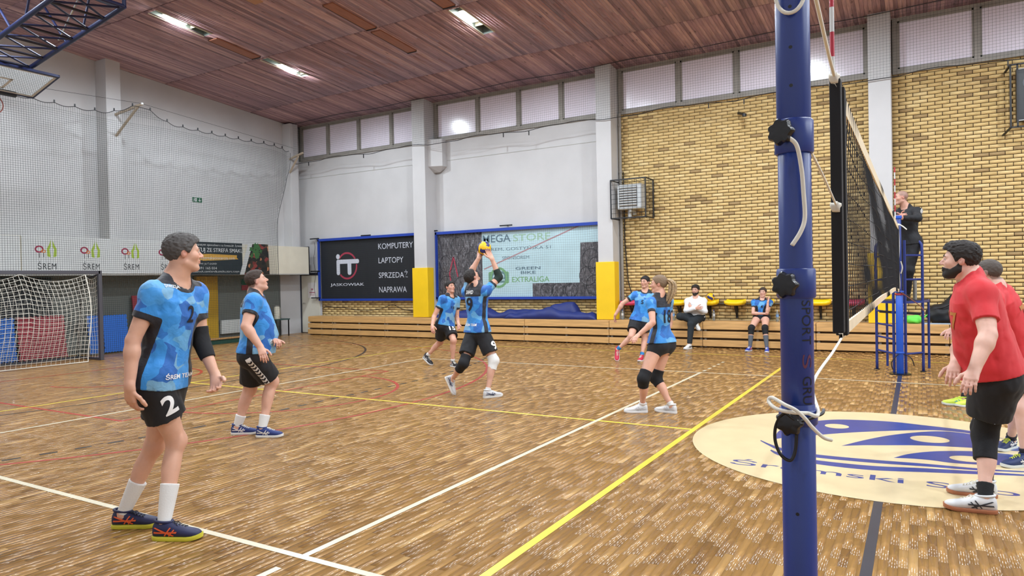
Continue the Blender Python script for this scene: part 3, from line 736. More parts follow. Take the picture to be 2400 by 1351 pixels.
zz = np.linspace(.06,5.9,60); MB().tube(list(np.stack([xnet(ynet(zz),zz)-o[0], ynet(zz)-o[1], zz],1)), .007, 5).build('edge_rope', M_BLACK_STEEL, sn)
for i in range(-5,19):
    y = i*.45
    if y > 8: continue
    z = float(ztop(y)); MB().box(-.012,.012,-.012,.012,0,.06).build('clip', M_BLACK_STEEL, sn).location = (float(xnet(y,z))-o[0], y-o[1], z)
MB().tube([(-16.62-o[0],-2.5-o[1],6.0),(-16.6-o[0],2.9-o[1],6.32),(-16.9-o[0],8.1-o[1],6.03)], .004, 4).build('carrying_wire', M_BLACK_STEEL, sn)
bk = empty('net_bracket', (-17.62,2.9,6.1), 'beige steel bracket on the left wall pier holding the net', 'bracket'); o = bk.location
M_BEIGE = mat('bracket_beige', srgb(176,160,140), .5)
MB(o).beam((-17.62,2.85,6.17),(-16.56,2.92,6.30),.05).build('arm', M_BEIGE, bk); MB(o).beam((-17.62,2.85,5.62),(-16.72,2.91,6.26),.045).build('strut', M_BEIGE, bk); MB(o).lathe([(.03,-.02),(.03,.02)],(-16.56,2.92,6.31),10).build('pulley', M_WHITECLOTH, bk)
bk = empty('net_bracket', (-17.9,8.9,5.3), 'short steel bracket in the hall corner holding the net', 'bracket'); o = bk.location
MB(o).beam((-17.74,8.7,5.85),(-16.95,8.55,5.95),.05).build('arm', M_BEIGE, bk); MB(o).beam((-17.74,8.7,5.4),(-17.2,8.6,5.9),.045).build('strut', M_BEIGE, bk)

wn_ = empty('window_net', (-6,8.84,5.7), 'thin protective net stretched across the high windows', 'net'); o = np.array(wn_.location); lines = []
def zbot(x): return 5.70+.035*np.sin(x*2.3)+.03*np.abs(np.sin(x*math.pi/1.1))
for x in np.arange(-18.0,6.0,.06):
    zz = np.linspace(float(zbot(x)),7.08,4); lines.append(np.stack([np.full(4,x)-o[0], 8.84-o[1]+.01*np.sin(zz*4+x), zz-o[2]],1))
for z in np.arange(5.74,7.08,.06):
    xx = np.linspace(-18,6,90); lines.append(np.stack([xx-o[0], 8.84-o[1]+.012*np.sin(xx*1.7+z), np.full(90,z)-o[2]+.01*np.sin(xx*.9)],1))
netting('mesh', lines, .0019, M_DARKNET, wn_)
xx = np.linspace(-18,6,200); MB().tube(list(np.stack([xx-o[0],np.full(200,8.84-o[1]),zbot(xx)-o[2]],1)), .009, 5).build('edge_rope', M_BLACK_STEEL, wn_)
MB().tube(list(np.stack([xx-o[0],np.full(200,8.84-o[1]),7.06+.02*np.sin(xx*1.9)-o[2]],1)), .008, 5).build('edge_rope', M_BLACK_STEEL, wn_)
for i,x in enumerate((-17.0,-14.6,-9.5,-8.7,-3.9,-3.1,1.8)):
    MB().box(-.01,.01,-.01,.01,-.12,0).build('clip', M_BLACK_STEEL, wn_).location = (x-o[0],8.84-o[1],float(zbot(x))-o[2])

# ------------------------------------------------------------------ advertising banners on the far wall
SY = YF-.03
def framed_net(parent, x0, x1, z0, z1, seed):
    o = np.array(parent.location); y = SY-.09; lines = []
    for x in np.arange(x0,x1,.065):
        zz = np.linspace(z0,z1,8); lines.append(np.stack([x+.01*np.sin(zz*5+seed)-o[0], y+.012*np.sin(zz*3+x*2)-o[1], zz-o[2]],1))
    for z in np.arange(z0,z1,.065):
        xx = np.linspace(x0,x1,40); lines.append(np.stack([xx-o[0], y+.012*np.sin(xx*4+z)-o[1], z+.012*np.sin(xx*3+seed)-o[2]],1))
    netting('cover_net', lines, .0017, M_DARKNET, parent)
def far_frame(parent, x0, x1, z0, z1):
    o = parent.location
    for (a,b,c,d) in ((x0,x1,z1-.06,z1+.02),(x0,x1,z0-.02,z0+.05),(x0,x0+.05,z0,z1),(x1-.05,x1,z0,z1)):
        MB(o).box(a,b,SY-.13,SY-.06,c,d).build('blue_border', M_BLUE_FRAME, parent)
a1 = empty('advertising_banner', (-15,SY,1.1), 'black computer shop banner left of the first column', 'banner'); o = a1.location
MB(o).box(-17.12,-12.75,SY-.02,SY,1.12,3.16).build('sheet', mat('banner_black', srgb(34,36,42), .6, var=.08, vscale=2), a1)
ty = SY-.024
M_PRINT = mat('print_silver', srgb(216,220,232), .6)
for s,z,w in (('KOMPUTERY',2.74,1.40),('LAPTOPY',2.29,1.01),('SPRZEDAŻ',1.82,1.17),('NAPRAWA',1.36,1.12)):
    e = MB(o); text_on(e, s, (-14.57,ty,z), (1,0,0), (0,0,1), width=w, height=.235 if s == 'SPRZEDAŻ' else .18); e.build('lettering', M_PRINT, a1)
e = MB(o); text_on(e, 'JASKOWIAK', (-16.70,ty,1.56), (1,0,0), (0,0,1), width=1.5, height=.12, bold=.01); e.build('lettering', M_PRINT, a1)
def ringx(mb, cx, cz, ra, rb, t, y, a0, a1, n=28):
    V = []; F = []
    for i in range(n+1):
        a = a0+(a1-a0)*i/n; V += [(cx+ra*math.cos(a),y,cz+rb*math.sin(a)),(cx+(ra-t)*math.cos(a),y,cz+(rb-t)*math.sin(a))]
    for i in range(n): F.append((2*i,2*i+1,2*i+3,2*i+2))
    mb.add(V,F)
M_PRINTRED = mat('print_red', srgb(176,60,84), .6)
e = MB(o); ringx(e,-15.93,2.25,.45,.45,.06,ty,.55,2.5); e.build('logo_arc', M_PRINTRED, a1)
e = MB(o); ringx(e,-15.93,2.25,.45,.45,.06,ty,-2.4,.1); e.build('logo_arc', M_PRINTRED, a1)
def pill(mb, x0, x1, z0, z1, y):
    r = min(x1-x0, z1-z0)*.42; P = []
    for (cx,cz,a0) in ((x1-r,z1-r,0),(x0+r,z1-r,H2),(x0+r,z0+r,2*H2),(x1-r,z0+r,3*H2)):
        for k in range(7): P.append((cx+r*math.cos(a0+H2*k/6),y,cz+r*math.sin(a0+H2*k/6)))
    mb.add(P,[tuple(range(len(P)))])
e = MB(o); pill(e,-16.40,-16.25,1.95,2.46,ty-.001); pill(e,-16.40,-15.40,2.32,2.46,ty-.0014); pill(e,-15.91,-15.74,1.95,2.40,ty-.0018); ringx(e,-16.33,2.56,.085,.085,.084,ty-.001,0,2*math.pi,20); e.build('logo_letters', M_PRINT, a1)
far_frame(a1,-17.16,-12.75,1.12,3.16); framed_net(a1,-17.12,-12.78,1.14,3.14,1)

def bikes_mat():
    m = bpy.data.materials.new('bicycle_photo'); m.use_nodes = True; nt = m.node_tree; b = nt.nodes['Principled BSDF']
    tc = node(nt,'ShaderNodeTexCoord'); mp = node(nt,'ShaderNodeMapping'); mp.inputs['Scale'].default_value = (6,1,2.2); mp.inputs['Rotation'].default_value = (0,.35,0)
    n = node(nt,'ShaderNodeTexNoise'); n.inputs['Scale'].default_value = 2.2; n.inputs['Detail'].default_value = 8; n.inputs['Roughness'].default_value = .75; n.inputs['Distortion'].default_value = 1.5
    nt.links.new(tc.outputs['Object'], mp.inputs[0]); nt.links.new(mp.outputs[0], n.inputs['Vector'])
    cr = node(nt,'ShaderNodeValToRGB'); el = cr.color_ramp.elements; el[0].position = .38; el[0].color = srgb(44,44,50); el[1].position = .75; el[1].color = srgb(170,172,180)
    e = el.new(.52); e.color = srgb(92,88,92)
    nt.links.new(n.outputs[0], cr.inputs[0]); nt.links.new(cr.outputs[0], b.inputs['Base Color']); b.inputs['Roughness'].default_value = .5
    return m
a2 = empty('advertising_banner', (-9.5,SY,1.15), 'pale blue bicycle league banner between two columns', 'banner'); o = a2.location
MB(o).box(-12.2,-6.8,SY-.02,SY,1.15,3.14).build('picture', bikes_mat(), a2)
M_PALE = mat('banner_pale_blue', srgb(186,214,222), .45, var=.08, vscale=1.6)
e = MB(o).add([(-10.63,ty,1.17),(-8.98,ty,1.17),(-8.98,ty,1.57),(-7.54,ty,1.57),(-7.5,ty,2.64),(-6.84,ty,2.64),(-6.84,ty,3.10),(-10.63,ty,3.10)], [(0,1,2,7),(2,3,4,7),(4,5,6,7)]).build('pale_field', M_PALE, a2)
M_SLATE = mat('print_slate', srgb(96,120,134), .6); M_MINT = mat('print_mint', srgb(158,192,168), .6)
def wr_(s,x,z,w,h,m,dy=.002,**k):
    e = MB(o); text_on(e, s, (x,ty-dy,z), (1,0,0), (0,0,1), width=w, height=h, **k); e.build('lettering', m, a2)
wr_('MEGA',-10.6,2.76,.94,.22,M_SLATE,bold=.012); wr_('STORE',-9.58,2.76,1.19,.2,M_MINT,bold=.006)
wr_('ŚREM, GOSTYŃSKA 51',-10.45,2.505,2.06,.125,M_SLATE); wr_('SPONSOREM',-9.95,2.26,.88,.09,M_SLATE)
wr_('GREEN',-9.52,1.955,.80,.085,M_SLATE,bold=.02); wr_('BIKE',-9.35,1.835,.48,.085,M_SLATE,bold=.02); wr_('EXTRALIGA',-9.64,1.61,1.19,.15,mat('print_green', srgb(120,168,120), .6),bold=.01)
M_TEAL = mat('print_teal', srgb(104,138,140), .6)
e = MB(o); ringx(e,-10.08,1.75,.30,.30,.07,ty-.003,0,2*math.pi,32); pill(e,-10.42,-10.30,1.58,1.92,ty-.002); pill(e,-9.86,-9.74,1.58,1.92,ty-.002); e.build('logo_ring', MATS['print_green'], a2)
e = MB(o); pill(e,-10.4,-9.76,1.60,1.93,ty-.0025); e.build('logo_band', M_TEAL, a2)
e = MB(o); text_on(e,'G2',(-10.28,ty-.004,1.66),(1,0,0),(0,0,1),width=.40,height=.2,bold=.02); e.build('lettering', M_PALE, a2)
for (xa,za,xb,zb,w,m) in ((-10.57,2.0,-7.48,3.11,.035,mat('print_frame_pink', srgb(176,140,146), .6)),(-11.65,2.4,-11.5,1.8,.04,M_PRINTRED),(-11.65,2.4,-11.8,1.9,.04,M_PRINTRED),(-11.8,1.9,-11.75,1.6,.04,M_PRINTRED)):
    d = np.array((xb-xa,zb-za)); d /= np.linalg.norm(d); q = np.array((-d[1],d[0]))*w/2
    MB(o).quad((xa-q[0],ty-.003,za-q[1]),(xb-q[0],ty-.003,zb-q[1]),(xb+q[0],ty-.003,zb+q[1]),(xa+q[0],ty-.003,za+q[1])).build('bicycle_tube', m, a2)
for (cx,cz,r) in ((-11.9,1.55,.28),(-11.35,1.5,.3),(-7.2,2.2,.26),(-7.1,1.5,.26),(-8.2,1.36,.19),(-11.5,2.75,.22),(-10.9,1.6,.27),(-11.0,2.3,.24),(-11.9,2.2,.25),(-7.05,2.0,.24),(-7.3,1.75,.25),(-8.55,1.36,.19),(-7.8,1.36,.18)):
    e = MB(o); ringx(e,cx,cz,r,r*1.04,.014,ty-.003,0,2*math.pi,30); e.build('bicycle_wheel', mat('print_wheel', srgb(52,52,58), .6), a2)
far_frame(a2,-12.24,-6.82,1.15,3.14); framed_net(a2,-12.2,-6.86,1.17,3.12,2)
for i,(x,z) in enumerate(((-17.3,3.2),(-15.0,3.2),(-9.75,3.22),(-17.3,1.2),(-17.3,2.1),(-12.35,3.2))):
    cl = MB((x,SY-.1,z)).beam((x-.2,SY-.12,z),(x+.2,SY-.12,z),.035).beam((x,SY-.13,z),(x,SY,z),.03).build('net_clamp', M_BLACK_STEEL); cl.location = (x,SY-.1,z)
    tag(cl, ['black net clamp at the top left of the computer shop banner','black net clamp over the middle of the computer shop banner','black net clamp over the bicycle banner','black net clamp at the lower left of the computer shop banner','black net clamp halfway up beside the computer shop banner','black net clamp between column and bicycle banner'][i], 'clamp', 'net clamps')
cb = MB((-17.3,SY-.1,1.0)); zz = np.linspace(3.1,1.2,24); cb.tube([(-17.32+.04*math.sin(z*7),SY-.12,z) for z in zz], .006, 5); cb = cb.build('hanging_cord', M_BLACK_STEEL); cb.location = (-17.3,SY-.1,1.0); tag(cb, 'thin dark cord hanging left of the computer shop banner', 'cord')
cb = MB((-15,SY-.05,.75)); xx = np.linspace(-17.1,-12.8,60); cb.tube([(x,SY-.03,.82+.05*math.sin(x*3)+.10*max(0,math.sin(x*2.2+1))**6) for x in xx], .010, 5); cb = cb.build('wall_cable', M_BLACK_STEEL); cb.location = (-15,SY-.05,.75); tag(cb, 'black cable running loosely over the bricks under the shop banner', 'cable')

# ------------------------------------------------------------------ bleachers
M_BENCH = mat('bleacher_pine', srgb(206,162,104), .5, var=.16, vscale=2.2, stretch=(1,6,14), bump=.1, bscale=40)
joints_x = [-17.1,-16.0,-13.8,-11.35,-8.9,-6.45,-4.1,-1.65,.8,3.2,5.6]
bl = ['short bleacher bench unit at the left end beside the cream door','bleacher bench unit under the logo of the computer shop banner','bleacher bench unit in front of the first padded column','bleacher bench unit under the left half of the bicycle banner','bleacher bench unit under the right half of the bicycle banner','bleacher bench unit under the heater cage','bleacher bench unit where the seated woman sits','bleacher bench unit behind the referee stand','bleacher bench unit behind the black bag and red players','bleacher bench unit at the right picture edge']
for i,(a,b) in enumerate(zip(joints_x[:-1], joints_x[1:])):
    t = empty('bleacher', ((a+b)/2,8.95,0), bl[i], 'bench', 'wooden bleacher bench units'); o = t.location
    for k,(z0,z1,dy) in enumerate(((.43,.60,.0),(.235,.385,-.012),(.035,.185,-.024))):
        MB(o).bbox(a+.006,b-.006,8.75+dy,8.785+dy,z0,z1,.005).build('front_board', M_BENCH, t)
    for k in range(2): MB(o).bbox(a+.006,b-.006,8.79+k*.26,9.04+k*.26,.575,.61,.005).build('seat_board', M_BENCH, t)
    MB(o).bbox(a+.006,b-.006,9.32,9.42,.58,.612,.005).build('rear_rail', M_GREY_FRAME, t)
    for x in (a+.05,(a+b)/2,b-.05): MB(o).box(x-.025,x+.025,8.80,9.38,.0,.575).build('frame', M_GREY_FRAME, t)
    MB(o).box(a,b,8.86,8.88,0,.57).build('gap_shadow_panel', mat('bench_shadow_board', srgb(120,92,62), .7), t)  # dark sheet behind the front boards, coloured as the shadow in their gaps
# blue cover heaped on the bleacher
cv = empty('folded_cover', (-9.5,9.15,.61), 'dark blue folded tarpaulin heaped under the bicycle banner', 'tarpaulin'); o = cv.location
def heap(x0,x1,h,ph,y0,y1,name):
    nx,ny = 90,12; V = []; F = []
    for i in range(nx+1):
        x = x0+(x1-x0)*i/nx; e = min(1,min(i,nx-i)/6)
        hh = h*(.55+.2*math.sin(x*1.7+ph)+.12*math.sin(x*4.3+ph*2)+.05*math.sin(x*9))*(e**.5)
        for j in range(ny+1):
            v = j/ny; y = y0+(y1-y0)*v; s = math.sin(math.pi*v)**.45
            V.append((x,y,.613+max(0,hh*s)+.012*(1+math.sin(x*14+v*9))*s))
    for i in range(nx):
        for j in range(ny): F.append((i*(ny+1)+j,(i+1)*(ny+1)+j,(i+1)*(ny+1)+j+1,i*(ny+1)+j+1))
    F.append(tuple(i*(ny+1) for i in range(nx,-1,-1))); 
    MB(o).add(V,F).build(name, mat('tarp_navy', srgb(30,44,110), .55, var=.1, vscale=6), cv, smooth=True)
heap(-12.1,-10.3,.32,.4,8.86,9.35,'fold'); heap(-10.6,-7.4,.52,1.9,8.95,9.37,'fold'); heap(-9.6,-6.85,.33,3.0,8.82,9.2,'fold')

# ------------------------------------------------------------------ plastic tip-up seats
M_SEATY = mat('seat_yellow', srgb(244,204,16), .35); M_SEATR = mat('seat_pink', srgb(196,56,92), .35)
def seat_shell(o, x, m, t):
    nx,ny = 14,10; w,d = .46,.33; V = []; F = []
    for lay in (0,1):
        for i in range(nx+1):
            for j in range(ny+1):
                u = 2*i/nx-1; v = j/ny
                k = (abs(u)**4+abs(2*v-1)**4)
                xx = x+u*w/2*(1-.06*abs(2*v-1)**6); yy = 9.36-v*d*(1-.05*abs(u)**6)
                zz = 1.075+.014*u*u*abs(u)-.05*(1-v)*0+.10*max(0,.25-v)*4*.3-.035*(1-min(1,k))-(.075 if lay else 0)*(1 if k < 1.2 else .9)
                V.append((xx,yy,zz))
    N = (nx+1)*(ny+1); id_ = lambda l,i,j: l*N+i*(ny+1)+j
    for i in range(nx):
        for j in range(ny):
            F.append((id_(0,i,j),id_(0,i,j+1),id_(0,i+1,j+1),id_(0,i+1,j))); F.append((id_(1,i,j),id_(1,i+1,j),id_(1,i+1,j+1),id_(1,i,j+1)))
    for i in range(nx):
        F.append((id_(0,i,0),id_(0,i+1,0),id_(1,i+1,0),id_(1,i,0))); F.append((id_(0,i+1,ny),id_(0,i,ny),id_(1,i,ny),id_(1,i+1,ny)))
    for j in range(ny):
        F.append((id_(0,0,j+1),id_(0,0,j),id_(1,0,j),id_(1,0,j+1))); F.append((id_(0,nx,j),id_(0,nx,j+1),id_(1,nx,j+1),id_(1,nx,j)))
    MB(o).add(V,F).build('shell', m, t, smooth=True)
sl = [(-6.05,1,'pink plastic wall seat beside the drain pipe'),(-5.5,0,'yellow plastic wall seat hidden behind the player numbered five'),(-4.82,0,'yellow plastic wall seat left of the man in the white sweater'),(-4.08,0,'yellow plastic wall seat carrying the resting volleyball'),(-3.45,0,'empty yellow plastic wall seat left of the seated woman'),(-2.82,0,'yellow plastic wall seat behind the seated woman'),(-2.2,0,'yellow plastic wall seat hidden by the blue net post'),(-1.62,0,'yellow plastic wall seat between net post and net'),(-.95,1,'pink plastic wall seat seen through the volleyball net')]
for x,c,lab in sl:
    t = empty('stadium_chair', (x,9.25,.95), lab, 'chair', 'plastic wall seats above the bleachers'); o = t.location
    seat_shell(o, x, M_SEATR if c else M_SEATY, t)
    MB(o).beam((x,9.4,.72),(x,9.12,1.03),.035,.05).beam((x,9.42,1.01),(x,9.06,1.02),.035).beam((x,9.415,.66),(x,9.415,1.03),.04).build('bracket', M_BLACK_STEEL, t)
rl = MB((-3.5,9.4,1.0)).tube([(-6.3,9.40,1.0),(-.62,9.40,1.0)], .018, 8).build('seat_rail', M_BLACK_STEEL); rl.location = (-3.5,9.4,1.0); tag(rl, 'black steel rail carrying the wall seats', 'rail')

# ------------------------------------------------------------------ heater in its cage
ht = empty('wall_heater', (-5.9,9.1,3.3), 'grey louvred fan heater mounted high beside the second column', 'heater'); o = ht.location
M_HEAT = mat('heater_grey', srgb(196,200,202), .4)
MB(o).bbox(-6.26,-5.62,8.98,9.3,3.40,4.02,.02).build('body', M_HEAT, ht); MB(o).box(-6.20,-5.74,8.972,8.98,3.46,3.97).build('grille_recess', M_BLACK_STEEL, ht)
for k in range(8): MB(o).add([(-6.20,8.965,3.475+k*.062),(-5.74,8.965,3.475+k*.062),(-5.74,8.935,3.505+k*.062),(-6.20,8.935,3.505+k*.062),(-6.20,8.97,3.49+k*.062),(-5.74,8.97,3.49+k*.062),(-5.74,8.94,3.52+k*.062),(-6.20,8.94,3.52+k*.062)],[(0,1,2,3),(4,7,6,5),(0,4,5,1),(3,2,6,7)]).build('louvre', M_HEAT, ht)
MB(o).beam((-5.95,9.3,3.3),(-5.95,9.42,3.3),.06).beam((-5.95,9.05,3.36),(-5.95,9.40,3.36),.05).lathe([(.05,-.22),(.05,0)],(-6.02,9.2,3.40),12).build('bracket', M_HEAT, ht)
cg = empty('heater_cage', (-5.9,9.1,3.1), 'black wire cage around the wall heater', 'cage'); o = cg.location
x0,x1,y0,y1,z0,z1 = -6.38,-5.47,8.84,9.42,3.17,4.13
fr = MB(o)
for (a,b) in (((x0,y0,z0),(x1,y0,z0)),((x0,y0,z1),(x1,y0,z1)),((x0,y0,z0),(x0,y0,z1)),((x1,y0,z0),(x1,y0,z1)),((x1,y0,z0),(x1,y1,z0)),((x1,y0,z1),(x1,y1,z1)),((x0,y0,z0),(x0,y1,z0)),((x0,y0,z1),(x0,y1,z1)),((x1,y1,z0),(x1,y1,z1))): fr.beam(a,b,.028)
fr.build('frame', M_BLACK_STEEL, cg)
lines = []
for k in range(1,8): z = z0+(z1-z0)*k/8; lines.append(np.array([(x0,y0,z),(x1,y0,z)])-np.array(o)); lines.append(np.array([(x1,y0,z),(x1,y1,z)])-np.array(o))
for k in range(1,8): x = x0+(x1-x0)*k/8; lines.append(np.array([(x,y0,z0),(x,y0,z1)])-np.array(o)); lines.append(np.array([(x,y0,z0),(x,y1,z0)])-np.array(o)); lines.append(np.array([(x,y0,z1),(x,y1,z1)])-np.array(o))
for k in range(1,5): y = y0+(y1-y0)*k/5; lines.append(np.array([(x1,y,z0),(x1,y,z1)])-np.array(o))
netting('wires', lines, .004, M_BLACK_STEEL, cg, 4)
hk = empty('wall_hook', (-3.25,9.4,5.2), 'short black bracket sticking out of the upper brick wall', 'bracket'); o = hk.location
MB(o).beam((-3.35,9.42,5.52),(-3.15,9.1,5.4),.05).build('arm', M_BLACK_STEEL, hk); MB(o).lathe([(.05,-.03),(.05,.03)],(-3.15,9.1,5.38),12).build('tip', M_BLACK_STEEL, hk)
# scoreboard
sb = empty('scoreboard', (2.7,9.3,4.5), 'dark scoreboard in a black cage at the right edge', 'scoreboard'); o = sb.location
MB(o).bbox(1.96,3.5,9.2,9.34,4.57,5.6,.01).build('case', mat('score_black', srgb(16,18,24), .35), sb)
for (a,b,c,d) in ((1.97,3.49,5.575,5.59),(1.97,3.49,4.58,4.595),(1.97,1.985,4.58,5.59)): MB(o).box(a,b,9.193,9.2,c,d).build('white_border', M_WHITECLOTH, sb)
e = MB(o); text_on(e,'0:0',(2.06,9.193,5.2),(1,0,0),(0,0,1),width=.5,height=.22); e.build('digits', mat('score_grey', srgb(70,74,84), .4), sb)
for (a,b) in (((1.86,9.1,4.45),(1.86,9.1,5.66)),((1.86,9.1,5.66),(3.6,9.1,5.66)),((1.86,9.1,4.45),(3.6,9.1,4.45)),((1.86,9.1,5.66),(1.80,9.42,5.6)),((1.86,9.1,4.45),(1.76,9.42,4.36)),((1.97,9.1,4.45),(1.97,9.1,5.66))): MB(o).beam(a,b,.03).build('cage_bar', M_BLACK_STEEL, sb)

# ------------------------------------------------------------------ small things on the bleachers
M_PET = mat('bottle_plastic', srgb(220,232,240), .08, trans=.85, spec=.5)
def bottle(x, y, z, lab, col):
    t = empty('water_bottle', (x,y,z), lab, 'bottle', 'plastic water bottles on the bleachers')
    MB().lathe([(.028,0),(.032,.008),(.032,.06),(.029,.085),(.032,.11),(.032,.17),(.026,.2),(.014,.225),(.013,.235)], (0,0,0), 18).build('body', M_PET, t, auto=50)
    MB().lathe([(.0145,.236),(.0145,.256)], (0,0,0), 14).build('cap', M_WHITECLOTH if col else M_BLUE_FRAME, t, auto=50)
    MB().lathe([(.0325,.105),(.0325,.165)], (0,0,0), 18).build('paper_label', mat('label_blue', srgb(120,160,210), .5) if col else M_WHITECLOTH, t, auto=50)
bottle(-3.93,9.12,.611,'clear water bottle beside the man in the white sweater',0)
bottle(-2.48,9.0,.611,'clear water bottle with blue label beside the seated woman',1)
bottle(-6.22,9.08,.611,'clear water bottle at the foot of the padded column',0)
bottle(-4.88,9.05,.611,'clear water bottle under the yellow seat by the ponytailed player',1)
gr = empty('green_pouch', (.2,9.02,.611), 'bright green pouch beside the black bag on the bleacher', 'pouch'); bm = bmesh.new(); bmesh.ops.create_icosphere(bm, subdivisions=3, radius=1)
for v in bm.verts: n = 1+.12*math.sin(v.co.x*7)+.1*math.sin(v.co.y*9+v.co.z*5); v.co = (v.co.x*.16*n, v.co.y*.11*n, max(0,.085+v.co.z*.09*n))
MB().bm(bm).build('cloth', mat('lime_cloth', srgb(110,230,90), .7), gr, smooth=True); MB().tube([(.15,-.03,.11),(.2,-.03,.16),(.26,-.03,.22)], .012, 6).build('strap', MATS['lime_cloth'], gr)
nb = empty('notebook', (.62,8.87,.61), 'pale blue notebook lying before the black bag', 'notebook'); MB().bbox(-.25,.25,-.08,.08,.001,.02,.003).build('cover', mat('notebook_blue', srgb(150,176,204), .5), nb); MB().box(-.245,.245,-.082,-.078,.004,.017).build('pages', M_WHITECLOTH, nb)
# ------------------------------------------------------------------ handball goal
hg = empty('handball_goal', (-16.1,0,0), 'dark handball goal with white net at the left end', 'goal'); o = np.array(hg.location)
M_GOAL = mat('goal_steel', srgb(86,86,94), .4, metal=.4)
G0, G1 = -1.54, 1.50
for y in (G0,G1): MB(o).bbox(-16.14,-16.06,y-.04,y+.04,0,2.08,.006).build('post', M_GOAL, hg)
MB(o).bbox(-16.14,-16.06,G0,G1,2.0,2.08,.006).build('crossbar', M_GOAL, hg)
for y in (G0,G1):
    MB(o).beam((-16.1,y,.03),(-17.1,y,.03),.05).build('base_bar', M_GOAL, hg)
    MB(o).tube([(-16.1,y,2.0),(-16.7,y,1.9),(-16.95,y,1.2),(-17.1,y,.05)], .02, 7).build('rear_stay', M_BLACK_STEEL, hg)
MB(o).beam((-17.1,G0,.03),(-17.1,G1,.03),.05).build('base_bar', M_GOAL, hg)
M_WHITECORD = mat('cord_white', srgb(226,222,210), .8)
def gnet(u0,u1,nu,v0,v1,nv,f):
    L = []
    for u in np.linspace(u0,u1,nu): vv = np.linspace(v0,v1,40); L.append(np.array([f(u,v) for v in vv])-o)
    for v in np.linspace(v0,v1,nv): uu = np.linspace(u0,u1,60); L.append(np.array([f(u,v) for u in uu])-o)
    return L
# front drape: hung over the crossbar at three points and bellying
def fdrape(y,v):
    sag = .16*abs(math.sin((y-1.15)*math.pi/1.35))**.8
    z = 2.0-sag*(1-v)-v*(1.98-sag*0)+0.03*math.sin(y*9)*v*(1-v)
    pinch = .75*(y-.0)+.0
    x = -15.98+.30*math.sin(math.pi*min(1,v*1.02))*(.6+.4*math.cos(y*2))+.10*v
    return (x, y+.04*math.sin(v*5), max(.012,z-.03*math.sin(v*math.pi)*math.cos(y*4.6)))
netting('front_net', gnet(G0+.05,1.12,28,0,1,21,fdrape), .0042, M_WHITECORD, hg, 4)
def side(v,t): return (-16.1-v*(.62+.38*t), G1-.02+.03*math.sin(v*3.14)*math.sin(t*9), max(.02,2.0-.12*math.sin(math.pi*v)*(1-t)-t*1.97))
netting('side_net', gnet(0,1,9,0,1,19,side), .0038, M_WHITECORD, hg, 4)
def rear(y,t): return (-16.72-.38*t, y, max(.02,1.9-.08*abs(math.sin((y)*2.3))*(1-t)-1.86*t))
netting('rear_net', gnet(G0,G1,28,0,1,19,rear), .0034, M_WHITECORD, hg, 4)
MB(o).tube([fdrape(y,1) for y in np.linspace(G0+.05,1.12,30)], .011, 6).build('foot_rope', M_WHITECORD, hg)
MB(o).tube([fdrape(1.12,v) for v in np.linspace(0,1,30)], .011, 6).build('edge_rope', M_WHITECORD, hg)

# ------------------------------------------------------------------ folded-up basketball goal
bg = empty('basketball_goal', (-12.5,-.75,7.7), 'folded up basketball goal on a dark blue ceiling truss', 'basketball goal'); o = np.array(bg.location)
M_TRUSS = mat('truss_blue', srgb(30,38,76), .4, metal=.2); M_TRUSSD = mat('truss_dark', srgb(26,28,46), .45)
YR, YL_ = -.30, -1.25
A = lambda y: (-15.26,y,6.12); B = lambda y: (-11.8,y,6.66)
lerp = lambda a,b,t: tuple(np.array(a)+(np.array(b)-np.array(a))*t)
for y in (YR,YL_):
    MB(o).tube([A(y),B(y)], .045, 10).build('main_beam', M_TRUSS, bg, auto=40)
    MB(o).tube([B(y),(-11.8,y,ceil_z(y)-.02)], .035, 8).build('hanger', M_TRUSS, bg, auto=40)
    MB(o).tube([lerp(A(y),B(y),.97),(-14.4,y,ceil_z(y)-.03)], .028, 8).build('upper_stay', M_TRUSSD, bg, auto=40)
    MB(o).tube([lerp(A(y),B(y),.45),(-14.6,y,7.35)], .022, 8).build('brace', M_TRUSS, bg, auto=40)
    MB(o).tube([lerp(A(y),B(y),.6),(-12.6,y,ceil_z(y)-.03)], .022, 8).build('brace', M_TRUSS, bg, auto=40)
ts = np.linspace(.05,.98,7)
for i in range(6):
    a, b = lerp(A(YR),B(YR),ts[i]), lerp(A(YL_),B(YL_),ts[i+1]); c, d = lerp(A(YL_),B(YL_),ts[i]), lerp(A(YR),B(YR),ts[i+1])
    MB(o).tube([a,b], .02, 7).build('lattice', M_TRUSS, bg, auto=40); MB(o).tube([c,d], .02, 7).build('lattice', M_TRUSS, bg, auto=40)
    MB(o).tube([a,c], .024, 7).build('cross_member', M_TRUSSD, bg, auto=40)
MB(o).tube([B(YR),B(YL_)], .035, 8).build('cross_member', M_TRUSS, bg, auto=40)
MB(o).tube([(-11.8,-2.2,7.25),(-16.4,-.9,6.95)], .05, 8).build('heavy_beam', M_TRUSSD, bg, auto=40)
MB(o).tube([(-12.6,YR,7.7),(-13.9,YR-.05,6.45)], .018, 8).build('hydraulic_rod', mat('chrome', srgb(190,196,204), .2, metal=.9), bg, auto=40)
MB(o).lathe([(.09,-.25),(.09,.25)],(-13.4,-.8,ceil_z(-.8)-.28),14).build('winch', M_TRUSSD, bg, auto=40)
